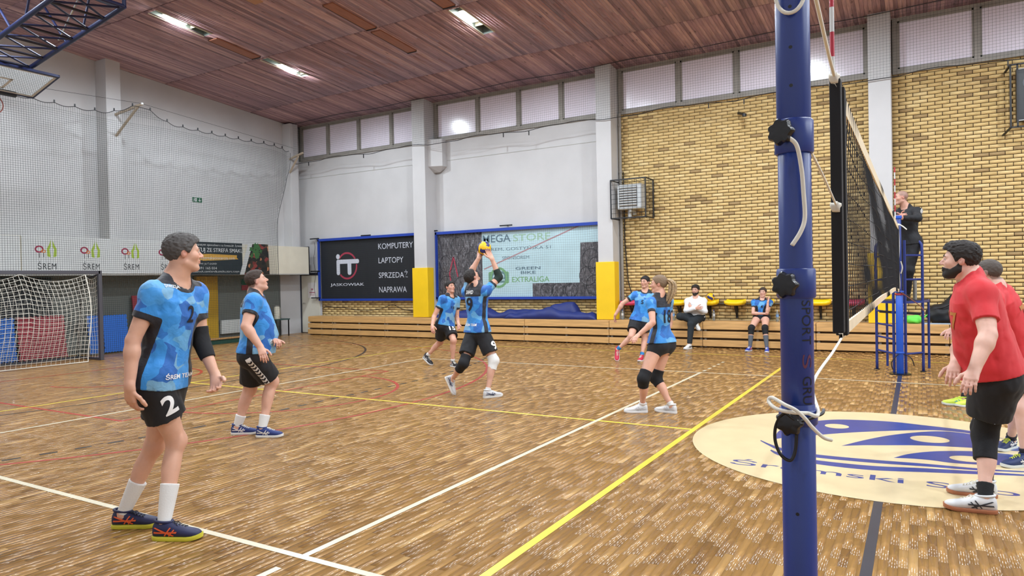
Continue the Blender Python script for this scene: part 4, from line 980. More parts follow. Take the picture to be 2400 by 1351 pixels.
# backboard (tilted 75 degrees back)
th = math.radians(76); dn = np.array((-math.sin(th),0,-math.cos(th))); nrm = np.array((math.cos(th),0,-math.sin(th))); bc = np.array((-15.5,-.75,5.92)); ey = np.array((0,1.,0))
def bb(mb, y0,y1,d0,d1,n0,n1):
    V = [bc+ey*y+dn*d+nrm*n for n in (n0,n1) for y,d in ((y0,d0),(y1,d0),(y1,d1),(y0,d1))]
    return mb.add(V,[(0,3,2,1),(4,5,6,7),(0,1,5,4),(1,2,6,5),(2,3,7,6),(3,0,4,7)])
bd = bb(MB(o),-.9,.9,-.525,.525,-.008,.008).build('backboard', mat('board_glass', srgb(226,230,232), .03, trans=1.0, spec=.5), bg)
for r in ((-.9,.9,-.525,-.475),(-.9,.9,.475,.525),(-.9,-.85,-.525,.525),(.85,.9,-.525,.525)): bb(MB(o),*r,.009,.012).build('white_line', M_WHITECLOTH, bd)
for r in ((-.295,.295,-.06,-.01),(-.295,.295,.34,.39),(-.295,-.245,-.06,.39),(.245,.295,-.06,.39)): bb(MB(o),*r,.009,.012).build('target_line', M_WHITECLOTH, bd)
for r in ((-.93,.93,-.57,-.52),(-.93,.93,.52,.57),(-.93,-.9,-.57,.57),(.9,.93,-.57,.57)): bb(MB(o),*r,-.03,.02).build('board_frame', M_TRUSS, bd)
bb(MB(o),-.93,.6,.53,.6,-.02,.06).build('board_padding', M_BLACK_STEEL, bd)
bb(MB(o),-.4,-.34,-.3,.5,-.09,-.02).build('carrier', M_TRUSSD, bg); bb(MB(o),.34,.4,-.3,.5,-.09,-.02).build('carrier', M_TRUSSD, bg); bb(MB(o),-.4,.4,-.3,-.2,-.11,-.03).build('carrier', M_TRUSSD, bg)
MB(o).tube([A(YR),tuple(bc+ey*.37+dn*.2-nrm*.06)], .05, 8).build('board_arm', M_TRUSSD, bg, auto=40); MB(o).tube([A(YL_),tuple(bc-ey*.37+dn*.2-nrm*.06)], .05, 8).build('board_arm', M_TRUSSD, bg, auto=40)
hc = bc+dn*.36+nrm*.40
hoop = MB(o).tube([tuple(hc+ey*.23*math.cos(a)+nrm*.23*math.sin(a)) for a in np.linspace(0,2*math.pi,36,endpoint=False)], .011, 8, closed=True).build('hoop', mat('hoop_rust', srgb(120,50,36), .5), bg, smooth=True)
lines = [np.array([hc+(ey*math.cos(a)+nrm*math.sin(a))*.225-o, hc+(ey*math.cos(a+.25)+nrm*math.sin(a+.25))*.16+dn*.2+np.array((0,0,-.12))-o, hc+(ey*math.cos(a)+nrm*math.sin(a))*.13+dn*.3+np.array((0,0,-.2))-o]) for a in np.linspace(0,2*math.pi,12,endpoint=False)]
netting('hoop_net', lines, .004, M_WHITECORD, hoop, 4)

# ------------------------------------------------------------------ volleyball net
vn = empty('volleyball_net', (0,.5,1.4), 'black volleyball net with cream top and bottom tapes', 'net'); o = np.array(vn.location)
NY0, NY1 = -4.42, 5.36
M_NET = mat('net_black', srgb(18,18,22), .8); M_TAPE = mat('tape_cream', srgb(224,208,178), .7, var=.05, vscale=10)
ztn = lambda y: 2.43-.012*math.sin(math.pi*(y-NY0)/(NY1-NY0)); zbn = lambda y: 1.41-.06*max(0,(y-3)/2.4)+.02*math.sin(math.pi*(y-NY0)/(NY1-NY0))
lines = []
yy = np.arange(NY0,NY1,.1)
for y in yy: zz = np.linspace(zbn(y),ztn(y),5); lines.append(np.stack([.008*np.sin(zz*9+y*2)-o[0], np.full(5,y)-o[1]+.008*np.sin(zz*7+y), zz-o[2]],1))
for k in range(1,10):
    y = np.linspace(NY0,NY1,80); z = np.array([zbn(v)+(ztn(v)-zbn(v))*k/10 for v in y]); lines.append(np.stack([.01*np.sin(y*3+k)-o[0], y-o[1], z-o[2]-.006*np.abs(np.sin(y*1.5))],1))
netting('mesh', lines, .0022, M_NET, vn, 4)
def tape(fz, h, th, name, m, y0=NY0, y1=NY1):
    mb = MB(o); Y = np.linspace(y0,y1,40)
    for a,b in zip(Y[:-1],Y[1:]):
        V = [(s*th,y,fz(y)+q) for q in (-h/2,h/2) for s in (-1,1) for y in (a,b)]
        mb.add(V,[(0,1,5,4),(2,6,7,3),(4,5,7,6),(0,2,3,1)])
    mb.build(name, m, vn)
tape(lambda y: ztn(y)-.035, .07, .006, 'top_tape', M_TAPE); tape(lambda y: zbn(y)+.025, .05, .005, 'bottom_tape', M_TAPE)
MB(o).bbox(-.02,.02,-4.53,-4.47,1.44,2.42,.005).build('side_band', M_NET, vn); MB(o).bbox(-.022,.022,-4.39,-4.32,1.42,2.42,.005).build('antenna_sleeve', M_NET, vn)
MB(o).bbox(-.012,.012,5.25,5.37,1.35,2.42,.004).build('side_band', M_NET, vn)
MB(o).tube([(0,-4.43,2.42),(0.004,-4.44,1.9),(0,-4.43,1.43)], .008, 6).build('side_cord', M_WHITECORD, vn)
M_ANTR = mat('antenna_red', srgb(176,40,60), .4)
for yb,zb in ((-4.37,1.45),(4.62,1.9)):
    z = zb; k = 0
    while z < 3.28:
        if z > 2.40 or yb > 0: MB(o).tube([(-.022,yb,z),(-.022,yb,min(z+.1,3.28))], .0085, 8).build('antenna_red_band' if k%2 else 'antenna_white_band', M_ANTR if k%2 else M_WHITECLOTH, vn, auto=50)
        z += .1; k += 1
# ------------------------------------------------------------------ near net post
PY = -5.58
M_POST = mat('post_blue', srgb(26,52,128), .34, var=.05, vscale=6, spec=.6); M_KNOB = mat('knob_black', srgb(14,14,18), .3)
np_ = empty('net_post', (0,PY,0), 'near dark blue net post with black star knobs', 'net post'); o = np_.location
def post_tube(r,z0,z1): return [(r-.003,z0),(r,z0+.004),(r,z1-.004),(r-.003,z1)]
MB(o).lathe(post_tube(.0405,0,1.345), (0,PY,0), 40).build('lower_tube', M_POST, np_, auto=40)
MB(o).lathe(post_tube(.0395,1.30,2.02), (0,PY,0), 40).build('middle_tube', M_POST, np_, auto=40)
MB(o).lathe(post_tube(.0410,1.98,2.62), (0,PY,0), 40).build('upper_tube', M_POST, np_, auto=40)
for (z0,z1) in ((1.975,2.06),(1.61,1.685),(1.29,1.33)): MB(o).lathe(post_tube(.0465,z0,z1), (0,PY,0), 40).build('collar', M_POST, np_, auto=40)
MB(o).lathe([(.12,0),(.12,.012),(.05,.016)], (0,PY,0), 30).build('floor_plate', M_GOAL, np_, auto=40)
cd = Vector((CAM_POS[0],CAM_POS[1],0))-Vector((0,PY,0)); cang = math.atan2(cd.y, cd.x)
def radial(a, r, z): return (r*math.cos(a), PY+r*math.sin(a), z)
def star_knob(z, a):
    k = MB(o); n = 56; d = np.array((math.cos(a),math.sin(a),0)); u = np.array((-math.sin(a),math.cos(a),0)); c0 = np.array((0,PY,z))
    prof = [(.012,.04),(.012,.058),(.024,.060),(.030,.066),(.031,.076),(.027,.084),(.012,.087)]
    V = []; F = []
    for (r,h) in prof:
        for i in range(n):
            t = 2*math.pi*i/n; rr = r*(1+(.10*math.cos(7*t) if r > .02 else 0)); V.append(c0+d*h+u*rr*math.cos(t)+np.array((0,0,1))*rr*math.sin(t))
    for j in range(len(prof)-1):
        for i in range(n): F.append((j*n+i,j*n+(i+1)%n,(j+1)*n+(i+1)%n,(j+1)*n+i))
    F.append(tuple((len(prof)-1)*n+i for i in range(n)))
    k.add(V,F).build('star_knob', M_KNOB, np_, auto=35)
star_knob(2.022, cang-.42); star_knob(1.645, cang-.36); star_knob(1.305, cang-.28)
for z in (2.335,2.235,2.14,1.07,.83): MB(o).lathe([(.0045,0),(.0045,.0012)], (0,0,0), 12, 'y').build('pin_hole', M_KNOB, np_)
for ob,z in zip([c for c in np_.children if c.name.startswith('pin_hole')], (2.335,2.235,2.14,1.07,.83)):
    a = cang-.12; ob.data.transform(Matrix.Translation(Vector(o))); ob.data.transform(Matrix.Rotation(a+H2,4,'Z')); p = radial(a,.0412 if z > 2 else .0406,z); ob.location = Vector(p)-Vector(o)
def cyl_text(s, z0, z1, a, r, m, name):
    V,F = text_geo(s, 1.0); lo,hi = V.min(0),V.max(0); L = z0-z1; h = .026
    bm = bmesh.new(); vs = [bm.verts.new(((v[0]-lo[0])/(hi[0]-lo[0])*L,((v[1]-lo[1])/(hi[1]-lo[1])-.5)*h,0)) for v in V]
    for f in F:
        try: bm.faces.new([vs[i] for i in f])
        except ValueError: pass
    bmesh.ops.triangulate(bm, faces=list(bm.faces))
    for _ in range(4):
        long = [e for e in bm.edges if abs(e.verts[0].co.y-e.verts[1].co.y) > .0035]
        if not long: break
        bmesh.ops.subdivide_edges(bm, edges=long, cuts=1); bmesh.ops.triangulate(bm, faces=[f for f in bm.faces if len(f.verts) > 3])
    bm.verts.index_update()
    P = [radial(a+v.co.y/r, r, z0-v.co.x) for v in bm.verts]; Fs = [[v.index for v in f.verts] for f in bm.faces]; bm.free()
    MB(o).add(P,Fs).build(name, m, np_)
cyl_text('SPORT', 1.605, 1.495, cang+.62, .0402, M_KNOB, 'lettering'); cyl_text('GRU', 1.415, 1.345, cang+.62, .0402, M_KNOB, 'lettering'); cyl_text('S', 1.47, 1.435, cang+.62, .0402, mat('faded_red', srgb(96,44,64), .5), 'faded_mark')
# ropes on the post: loop, loose end, tension rope
def cam_side(px_off, z, out=.052):
    """point on the post surface facing the viewer, px_off metres to the right as seen"""
    a = cang+math.asin(max(-.99,min(.99,px_off/out))); return radial(a,out,z)
rp = empty('tie_rope', (0,PY,1.3), 'white rope knotted around the near net post', 'rope'); ro = rp.location
lp = [cam_side(.036*math.sin(t)*.95-.004, 2.375+.052*math.cos(t)*1.15, .052) for t in np.linspace(.35,2*math.pi-.35,26)]
MB(ro).tube(lp, .0048, 8).build('top_loop', M_WHITECORD, rp, smooth=True)
def spline(P, n=8):
    P = [np.array(p,float) for p in P]; out = []
    for i in range(len(P)-1):
        a,b,c,d = P[max(i-1,0)],P[i],P[i+1],P[min(i+2,len(P)-1)]
        for t in np.linspace(0,1,n,endpoint=False): out.append(.5*((2*b)+(c-a)*t+(2*a-5*b+4*c-d)*t*t+(3*b-a-3*c+d)*t**3))
    return out+[P[-1]]
MB(ro).tube(spline([cam_side(-.012,2.005,.075),cam_side(.006,1.985,.068),cam_side(.016,1.93,.058),cam_side(.020,1.87,.055),cam_side(.022,1.81,.056),cam_side(.012,1.775,.06),cam_side(-.008,1.742,.066)]), .0055, 8).build('loose_end', M_WHITECORD, rp, smooth=True)
w = .058
MB(ro).tube(spline([(0,-4.42,1.41),(-.003,-4.7,1.385),(-.01,-5.2,1.342),cam_side(.046,1.325,.056),cam_side(.02,1.330,.070),cam_side(-.015,1.335,.094),cam_side(-.05,1.340,.095),cam_side(-.068,1.352,.085),cam_side(-.06,1.362,.08),cam_side(-.03,1.352,.092),cam_side(-.005,1.342,.1),cam_side(.015,1.322,.095),cam_side(.03,1.300,.085),cam_side(.055,1.272,.08),cam_side(.075,1.262,.085)]), .0048, 8).build('lower_tie', M_WHITECORD, rp, smooth=True)
MB(ro).bbox(-.02,.02,PY+.02,PY+.06,1.315,1.345,.004).build('knot', M_WHITECORD, rp)
MB(ro).tube(spline([(0,PY+.03,2.60),(0.003,-5.2,2.545),(0,-4.75,2.462),(0,-4.52,2.424)]), .0065, 8).build('upper_tie', M_WHITECORD, rp, smooth=True)
MB(ro).tube(spline([(0,PY+.04,2.06),(0,-5.0,2.0),(0,-4.52,1.93)]), .004, 6).build('middle_tie', M_WHITECORD, rp, smooth=True)
for (y,z) in ((-4.53,2.425),(-4.51,2.40),(-4.54,1.93)):
    bm = bmesh.new(); bmesh.ops.create_icosphere(bm, subdivisions=2, radius=.021)
    for v in bm.verts: v.co *= 1+.25*math.sin(v.co.x*300)+.2*math.sin(v.co.z*260)
    bm.transform(Matrix.Translation((0,y,z))); MB(ro).bm(bm).build('knot', M_WHITECORD, rp, smooth=True)
st = empty('black_strap', (0,PY,1.2), 'thin black strap looped below the lowest knob', 'strap'); so = st.location
MB(so).tube(spline([cam_side(.078,1.330,.06),cam_side(.05,1.322,.062),cam_side(.0,1.312,.08),cam_side(-.03,1.33,.085),cam_side(-.05,1.30,.085),cam_side(-.054,1.26,.085),cam_side(-.042,1.225,.08),cam_side(-.02,1.212,.075),cam_side(-.008,1.235,.07),cam_side(-.004,1.28,.07)]), .0042, 6).build('strap', M_KNOB, st, smooth=True)
# ------------------------------------------------------------------ far net post
fp = empty('net_post', (0,5.5,0), 'far bright blue net post beside the referee stand', 'net post'); o = fp.location
M_POST2 = mat('post_bright_blue', srgb(30,84,190), .35)
MB(o).lathe(post_tube(.055,.0,1.33), (0,5.5,0), 24).build('lower_tube', M_POST2, fp, auto=40); MB(o).lathe(post_tube(.042,1.33,2.55), (0,5.5,0), 24).build('upper_tube', M_POST, fp, auto=40)
for z,m in ((1.30,M_MATRED),(1.34,M_POST2),(.34,M_POST2)): MB(o).lathe(post_tube(.066,z,z+.03), (0,5.5,0), 24).build('collar', m, fp, auto=40)
MB(o).lathe([(.16,0),(.16,.015),(.06,.02)], (0,5.5,0), 28).build('floor_plate', M_KNOB, fp, auto=40)
MB(o).lathe([(.05,2.55),(.055,2.57),(.05,2.60)], (0,5.5,0), 20).build('top_cap', M_POST2, fp, auto=40)
fr_ = empty('tie_rope', (0,5.42,1.3), 'white cord down the far end of the net', 'rope'); ro = fr_.location
MB(ro).tube(spline([(0,5.40,2.46),(.01,5.39,2.1),(0,5.40,1.8),(.01,5.41,1.5),(0,5.43,1.35)]), .009, 6).build('cord', M_WHITECORD, fr_, smooth=True)
MB(ro).tube(spline([(.03,5.39,1.85),(.05,5.39,1.75),(.03,5.4,1.65)]), .009, 6).build('cord_loop', M_WHITECORD, fr_, smooth=True)
MB(ro).tube(spline([(0,5.43,2.46),(.06,5.4,2.42),(.12,5.38,2.36)]), .01, 6).build('cord_end', M_WHITECORD, fr_, smooth=True)
MB(ro).tube(spline([(.02,5.45,1.35),(.15,5.4,1.25),(.30,5.38,1.12),(.34,5.38,1.05)]), .008, 6).build('brown_strap', mat('strap_brown', srgb(120,70,50), .6), fr_, smooth=True)
MB(ro).tube(spline([(-.02,5.43,.34),(-.12,5.4,.2),(-.10,5.4,.08)]), .008, 6).build('strap_tail', M_KNOB, fr_, smooth=True); MB(ro).tube(spline([(.05,5.43,.34),(.16,5.4,.28),(.2,5.4,.16)]), .008, 6).build('strap_tail', M_KNOB, fr_, smooth=True)
# ------------------------------------------------------------------ referee stand
rs = empty('referee_stand', (0,5.85,0), 'dark blue steel referee stand with ladder behind the far post', 'referee stand'); o = rs.location
M_STAND = mat('stand_blue', srgb(34,52,124), .4)
LA, LB, LC, LD = (-.36,6.05), (-.09,5.66), (.08,5.64), (.33,5.98)
LA2, LD2 = (-.22,6.62), (.42,6.55)
for (x,y),h in ((LB,2.2),(LC,2.2)): MB(o).tube([(x,y,.0),(x,y,h)], .022, 10).build('upright', M_STAND, rs, auto=40)
MB(o).tube(spline([(LD[0],LD[1],0),(LD[0],LD[1],1.2),(LD[0],LD[1],2.02),(LD[0]-.03,LD[1]+.02,2.17),(LD[0]-.12,LD[1]+.06,2.24),(LD[0]-.22,LD[1]+.1,2.25)],6), .022, 10).build('upright', M_STAND, rs, smooth=True)
MB(o).tube(spline([(LA[0],LA[1],0),(LA[0],LA[1],1.2),(LA[0],LA[1],2.02),(LA[0]+.03,LA[1]+.02,2.17),(LA[0]+.12,LA[1]+.06,2.24),(LA[0]+.2,LA[1]+.1,2.25)],6), .022, 10).build('upright', M_STAND, rs, smooth=True)
for (x,y) in (LA2,LD2): MB(o).tube([(x,y,0),(x,y,1.16)], .02, 8).build('rear_leg', M_STAND, rs, auto=40)
for z in (.34,.58,.80,1.02): MB(o).tube([(*LA,z),(*LB,z-.02)], .017, 8).build('rung', M_STAND, rs, auto=40)
MB(o).tube([(*LD,.32),(*LC,.32)], .017, 8).build('brace', M_STAND, rs, auto=40)
for z in (1.55,1.95): MB(o).tube([(*LC,z),(*LD,z)], .017, 8).build('guard_rail', M_STAND, rs, auto=40); MB(o).tube([(*LA,z),(*LB,z)], .017, 8).build('guard_rail', M_STAND, rs, auto=40)
MB(o).add([(x,y,z) for z in (1.155,1.20) for x,y in (LA,LB,LC,LD,LD2,LA2)],[(5,4,3,2,1,0),(6,7,8,9,10,11)]+[(i,(i+1)%6,(i+1)%6+6,i+6) for i in range(6)]).build('deck', M_BLACK_STEEL, rs)
for a,b in ((LC,LD),(LA,LB),(LD,LD2),(LA,LA2)): MB(o).beam((*a,1.175),(*b,1.175),.04).build('deck_edge', M_STAND, rs)
MB(o).beam((-.3,5.7,1.02),(.3,5.75,.98),.04).build('brace', M_BLACK_STEEL, rs)
for (x,y) in (LA,LD,LB,LC): MB(o).lathe([(.045,0),(.045,.012)],(x,y,0),14).build('foot', M_BLACK_STEEL, rs)
sp = MB(o).tube([(.22,6.25,1.16),(.22,6.25,1.55)], .03, 10).build('seat_post', M_GREY_FRAME, rs, auto=40)
# ------------------------------------------------------------------ volleyballs
M_BALLY = mat('ball_yellow', srgb(240,190,20), .45); M_BALLB = mat('ball_navy', srgb(40,44,110), .45)
def volleyball(loc, rot, lab):
    t = empty('volleyball', loc, lab, 'ball', 'yellow and navy volleyballs'); t.rotation_euler = rot
    n = 48; R = .105
    mats = {0: [], 1: []}; V = []; idx = {}
    # three orthogonal bands of three curved panels each
    bm = bmesh.new(); bmesh.ops.create_cube(bm, size=2); bmesh.ops.subdivide_edges(bm, edges=list(bm.edges), cuts=23, use_grid_fill=True)
    A_, B_ = MB(), MB()
    for f in bm.faces:
        c = f.calc_center_median(); ax = max(range(3), key=lambda i: abs(c[i])); other = c[(ax+1)%3]
        s = other+.22*math.sin(c[(ax+2)%3]*2.6)*(1 if c[ax] > 0 else -1)
        panel = 0 if s < -.33 else (1 if s < .33 else 2)
        seam = min(abs(s+.33),abs(s-.33))
        P = []
        for v in f.verts:
            d = v.co.normalized(); P.append(tuple(d*(R-(.0015 if seam < .045 else 0))))
        (B_ if panel == 1 else A_).add(P,[tuple(range(len(P)))])
    bm.free()
    for mb_,nm,mm in ((A_,'yellow_panels',M_BALLY),(B_,'navy_panels',M_BALLB)):
        ob = mb_.build(nm, mm, t); b2 = bmesh.new(); b2.from_mesh(ob.data); bmesh.ops.remove_doubles(b2, verts=b2.verts, dist=.0006); b2.to_mesh(ob.data); b2.free()
        ob.data.polygons.foreach_set('use_smooth', np.ones(len(ob.data.polygons), dtype=bool))
# ------------------------------------------------------------------ people: smooth solids from distance fields
def smin(a, b, k):
    if k <= 0: return np.minimum(a, b)
    h = np.maximum(k-np.abs(a-b), 0)/k
    return np.minimum(a, b)-h*h*k*.25
def smax(a, b, k): return -smin(-a, -b, k)
def nv(v): v = np.asarray(v, float); return v/(np.linalg.norm(v)+1e-12)
_LAT = np.random.default_rng(3).random((32,32,32)).astype(np.float32)*2-1
def vnoise(x, y, z):
    """smooth random field in -1..1"""
    xi,yi,zi = np.floor(x).astype(np.int32),np.floor(y).astype(np.int32),np.floor(z).astype(np.int32)
    u,v,w = x-xi,y-yi,z-zi; u,v,w = u*u*(3-2*u),v*v*(3-2*v),w*w*(3-2*w)
    L = lambda a,b,c: _LAT[(xi+a)&31,(yi+b)&31,(zi+c)&31]
    return ((L(0,0,0)*(1-u)+L(1,0,0)*u)*(1-v)+(L(0,1,0)*(1-u)+L(1,1,0)*u)*v)*(1-w)+((L(0,0,1)*(1-u)+L(1,0,1)*u)*(1-v)+(L(0,1,1)*(1-u)+L(1,1,1)*u)*v)*w
class Field:
    def __init__(s, lo, hi, h):
        s.lo = np.asarray(lo, np.float32); s.h = h; s.n = tuple(int(math.ceil((b-a)/h))+1 for a,b in zip(lo,hi)); s.d = np.full(s.n, .5, np.float32)
    def sub(s, lo, hi):
        i0 = [max(0,int((a-l)/s.h)) for a,l in zip(lo,s.lo)]; i1 = [min(n,int((b-l)/s.h)+2) for b,l,n in zip(hi,s.lo,s.n)]
        if any(b <= a for a,b in zip(i0,i1)): return None
        sl = tuple(slice(a,b) for a,b in zip(i0,i1))
        ax = [(s.lo[k]+s.h*np.arange(i0[k],i1[k])).astype(np.float32) for k in range(3)]
        return sl, (ax[0][:,None,None], ax[1][None,:,None], ax[2][None,None,:])
    def add(s, f, box, k=.02, pad=.05):
        r = s.sub(np.asarray(box[0])-pad, np.asarray(box[1])+pad)
        if r is None: return
        sl, P = r; s.d[sl] = smin(s.d[sl], f(P), k)
    def cut(s, f, box=None, k=.004, pad=.03):
        """remove the region where f < 0"""
        if box is None: sl, P = s.sub(s.lo, s.lo+np.array(s.n)*s.h)
        else:
            r = s.sub(np.asarray(box[0])-pad, np.asarray(box[1])+pad)
            if r is None: return
            sl, P = r
        s.d[sl] = smax(s.d[sl], -f(P), k)
    def mesh(s):
        d = s.d; ins = d < 0
        c = np.zeros(tuple(n-1 for n in s.n), np.uint8)
        for dx in (0,1):
            for dy in (0,1):
                for dz in (0,1): c += ins[dx:s.n[0]-1+dx, dy:s.n[1]-1+dy, dz:s.n[2]-1+dz]
        m = (c > 0)&(c < 8); idx = np.argwhere(m)
        vid = np.full(m.shape, -1, np.int32); vid[m] = np.arange(len(idx))
        acc = np.zeros((len(idx),3)); cnt = np.zeros(len(idx))
        val = {}
        for dx in (0,1):
            for dy in (0,1):
                for dz in (0,1): val[dx,dy,dz] = d[idx[:,0]+dx, idx[:,1]+dy, idx[:,2]+dz].astype(float)
        for a in val:
            for ax in range(3):
                if a[ax]: continue
                b = list(a); b[ax] = 1; b = tuple(b); va, vb = val[a], val[b]; q = (va < 0) != (vb < 0)
                t = np.where(q, va/np.where(q, va-vb, 1), 0)
                p = np.array(a, float)[None]+np.eye(3)[ax][None]*t[:,None]
                acc[q] += p[q]; cnt[q] += 1
        V = s.lo[None]+s.h*(idx+acc/cnt[:,None])
        F = []
        for ax in range(3):
            o1, o2 = (ax+1)%3, (ax+2)%3
            sl0 = [slice(None)]*3; sl1 = [slice(None)]*3; sl0[ax] = slice(0,-1); sl1[ax] = slice(1,None)
            A, B = ins[tuple(sl0)], ins[tuple(sl1)]
            e = np.argwhere(A != B); e = e[(e[:,o1] > 0)&(e[:,o2] > 0)&(e[:,o1] < s.n[o1]-1)&(e[:,o2] < s.n[o2]-1)]
            if not len(e): continue
            def cell(da, db): q = e.copy(); q[:,o1] += da; q[:,o2] += db; return vid[q[:,0],q[:,1],q[:,2]]
            quad = np.stack([cell(-1,-1),cell(0,-1),cell(0,0),cell(-1,0)],1)
            fl = ~A[e[:,0],e[:,1],e[:,2]]; quad[fl] = quad[fl][:,::-1]
            F.append(quad)
        F = np.concatenate(F) if F else np.zeros((0,4),int)
        return V, F[(F >= 0).all(1)]
def bb_of(*pts, r=0):
    P = np.array(pts); return P.min(0)-r, P.max(0)+r
def cone(a, b, ra, rb, flat_b=False, flat_a=False, bulge=0.0, ell=None):
    """tapered capsule; ell=(axis, factor) squashes along an axis"""
    a = np.asarray(a,float); b = np.asarray(b,float); ba = b-a; L2 = ba@ba; L = math.sqrt(L2)
    def f(P):
        x,y,z = P[0]-a[0],P[1]-a[1],P[2]-a[2]
        h0 = (x*ba[0]+y*ba[1]+z*ba[2])/L2; h = np.clip(h0,0,1)
        qx,qy,qz = x-h*ba[0],y-h*ba[1],z-h*ba[2]
        q2 = qx*qx+qy*qy+qz*qz
        if ell is not None:
            e, k = ell; pe = qx*e[0]+qy*e[1]+qz*e[2]; q2 = q2+pe*pe*(1/(k*k)-1)
        d = np.sqrt(np.maximum(q2,1e-9))-(ra+(rb-ra)*h+bulge*4*h*(1-h))
        if flat_b: d = np.maximum(d,(h0-1)*L)
        if flat_a: d = np.maximum(d,-h0*L)
        return d
    return f, bb_of(a,b,r=max(ra,rb)+bulge)
def ellip(c, R, rad):
    """R rows = axes"""
    c = np.asarray(c,float); R = np.asarray(R,float); rad = np.asarray(rad,float)
    def f(P):
        x,y,z = P[0]-c[0],P[1]-c[1],P[2]-c[2]; k0 = 0; k1 = 0
        for i in range(3):
            u = (x*R[i,0]+y*R[i,1]+z*R[i,2])/rad[i]; k0 = k0+u*u; k1 = k1+(u/rad[i])**2
        k0 = np.sqrt(k0+1e-9); k1 = np.sqrt(k1+1e-9)
        return k0*(k0-1)/k1
    return f, bb_of(c,r=max(rad))
class Spine:
    """torso as stacked ovals along pelvis-neck"""
    def __init__(s, p0, p1, f0, f1, rings, curve=0.0):
        s.p0 = np.asarray(p0,float); s.u = nv(np.asarray(p1,float)-s.p0); s.L = float(np.linalg.norm(np.asarray(p1,float)-s.p0))
        o = lambda f: nv(np.asarray(f,float)-s.u*(np.asarray(f,float)@s.u)); s.f0, s.f1 = o(f0), o(f1)
        s.R = np.array(rings,float); s.curve = curve      # t, a, bf, bb
    def local(s, P):
        x,y,z = P[0]-s.p0[0],P[1]-s.p0[1],P[2]-s.p0[2]
        t = (x*s.u[0]+y*s.u[1]+z*s.u[2])/s.L; w = np.clip(t,0,1)
        f = [s.f0[i]+(s.f1[i]-s.f0[i])*w for i in range(3)]
        n = np.sqrt(f[0]**2+f[1]**2+f[2]**2); f = [q/n for q in f]
        sx = [f[1]*s.u[2]-f[2]*s.u[1], f[2]*s.u[0]-f[0]*s.u[2], f[0]*s.u[1]-f[1]*s.u[0]]
        X = x*sx[0]+y*sx[1]+z*sx[2]; Y = x*f[0]+y*f[1]+z*f[2]-s.curve*4*w*(1-w)
        return X, Y, t
    def field(s, grow=0.0, t0=None, t1=None, loose=0.0, drape=0.0):
        R = s.R.copy()
        if drape > 0:
            for i in range(len(R)-2,-1,-1):
                if R[i,0] < .72: R[i,1:] = np.maximum(R[i,1:],R[i+1,1:]*drape)
        t0 = R[0,0] if t0 is None else t0; t1 = R[-1,0] if t1 is None else t1
        def f(P):
            X,Y,t = s.local(P); tc = np.clip(t,R[0,0],R[-1,0])
            a = np.interp(tc,R[:,0],R[:,1])+grow+loose*np.clip(.5-tc,0,1); bf = np.interp(tc,R[:,0],R[:,2])+grow+loose*np.clip(.5-tc,0,1); bk = np.interp(tc,R[:,0],R[:,3])+grow+loose*np.clip(.5-tc,0,1)
            b = np.where(Y > 0,bf,bk)
            rho = (np.abs(X/a)**2.3+np.abs(Y/b)**2.3)**(1/2.3)
            d = (rho-1)*np.minimum(a,b)
            ext = np.maximum(np.maximum(t0-t,t-t1),0)*s.L
            return np.where(ext > 0,np.sqrt(np.maximum(d,0)**2+ext**2)*1.0+np.minimum(d,0)*0,d).astype(np.float32)
        m = float(R[:,1:].max())+grow+loose
        return f, bb_of(s.p0+s.u*s.L*t0,s.p0+s.u*s.L*t1,r=m)

def skin_mat(name, col, hair):
    m = bpy.data.materials.new(name); m.use_nodes = True; nt = m.node_tree; b = nt.nodes['Principled BSDF']
    a1 = node(nt,'ShaderNodeAttribute',attribute_name='flush'); a2 = node(nt,'ShaderNodeAttribute',attribute_name='stubble')
    tc = node(nt,'ShaderNodeTexCoord'); n = node(nt,'ShaderNodeTexNoise'); n.inputs['Scale'].default_value = 22; n.inputs['Detail'].default_value = 3; nt.links.new(tc.outputs['Object'],n.inputs['Vector'])
    r = node(nt,'ShaderNodeMapRange'); r.inputs[3].default_value = .90; r.inputs[4].default_value = 1.10; nt.links.new(n.outputs[0],r.inputs[0])
    x = node(nt,'ShaderNodeMix',data_type='RGBA',blend_type='MULTIPLY'); x.inputs[0].default_value = 1; x.inputs[6].default_value = col; nt.links.new(r.outputs[0],x.inputs[7])
    y = node(nt,'ShaderNodeMix',data_type='RGBA'); nt.links.new(a1.outputs['Fac'],y.inputs[0]); nt.links.new(x.outputs[2],y.inputs[6]); y.inputs[7].default_value = srgb(176,92,84)
    z = node(nt,'ShaderNodeMix',data_type='RGBA'); nt.links.new(a2.outputs['Fac'],z.inputs[0]); nt.links.new(y.outputs[2],z.inputs[6]); z.inputs[7].default_value = hair
    nt.links.new(z.outputs[2],b.inputs['Base Color']); b.inputs['Roughness'].default_value = .5; b.inputs['Subsurface Weight'].default_value = .08; b.inputs['Subsurface Radius'].default_value = (.01,.004,.002)
    return m
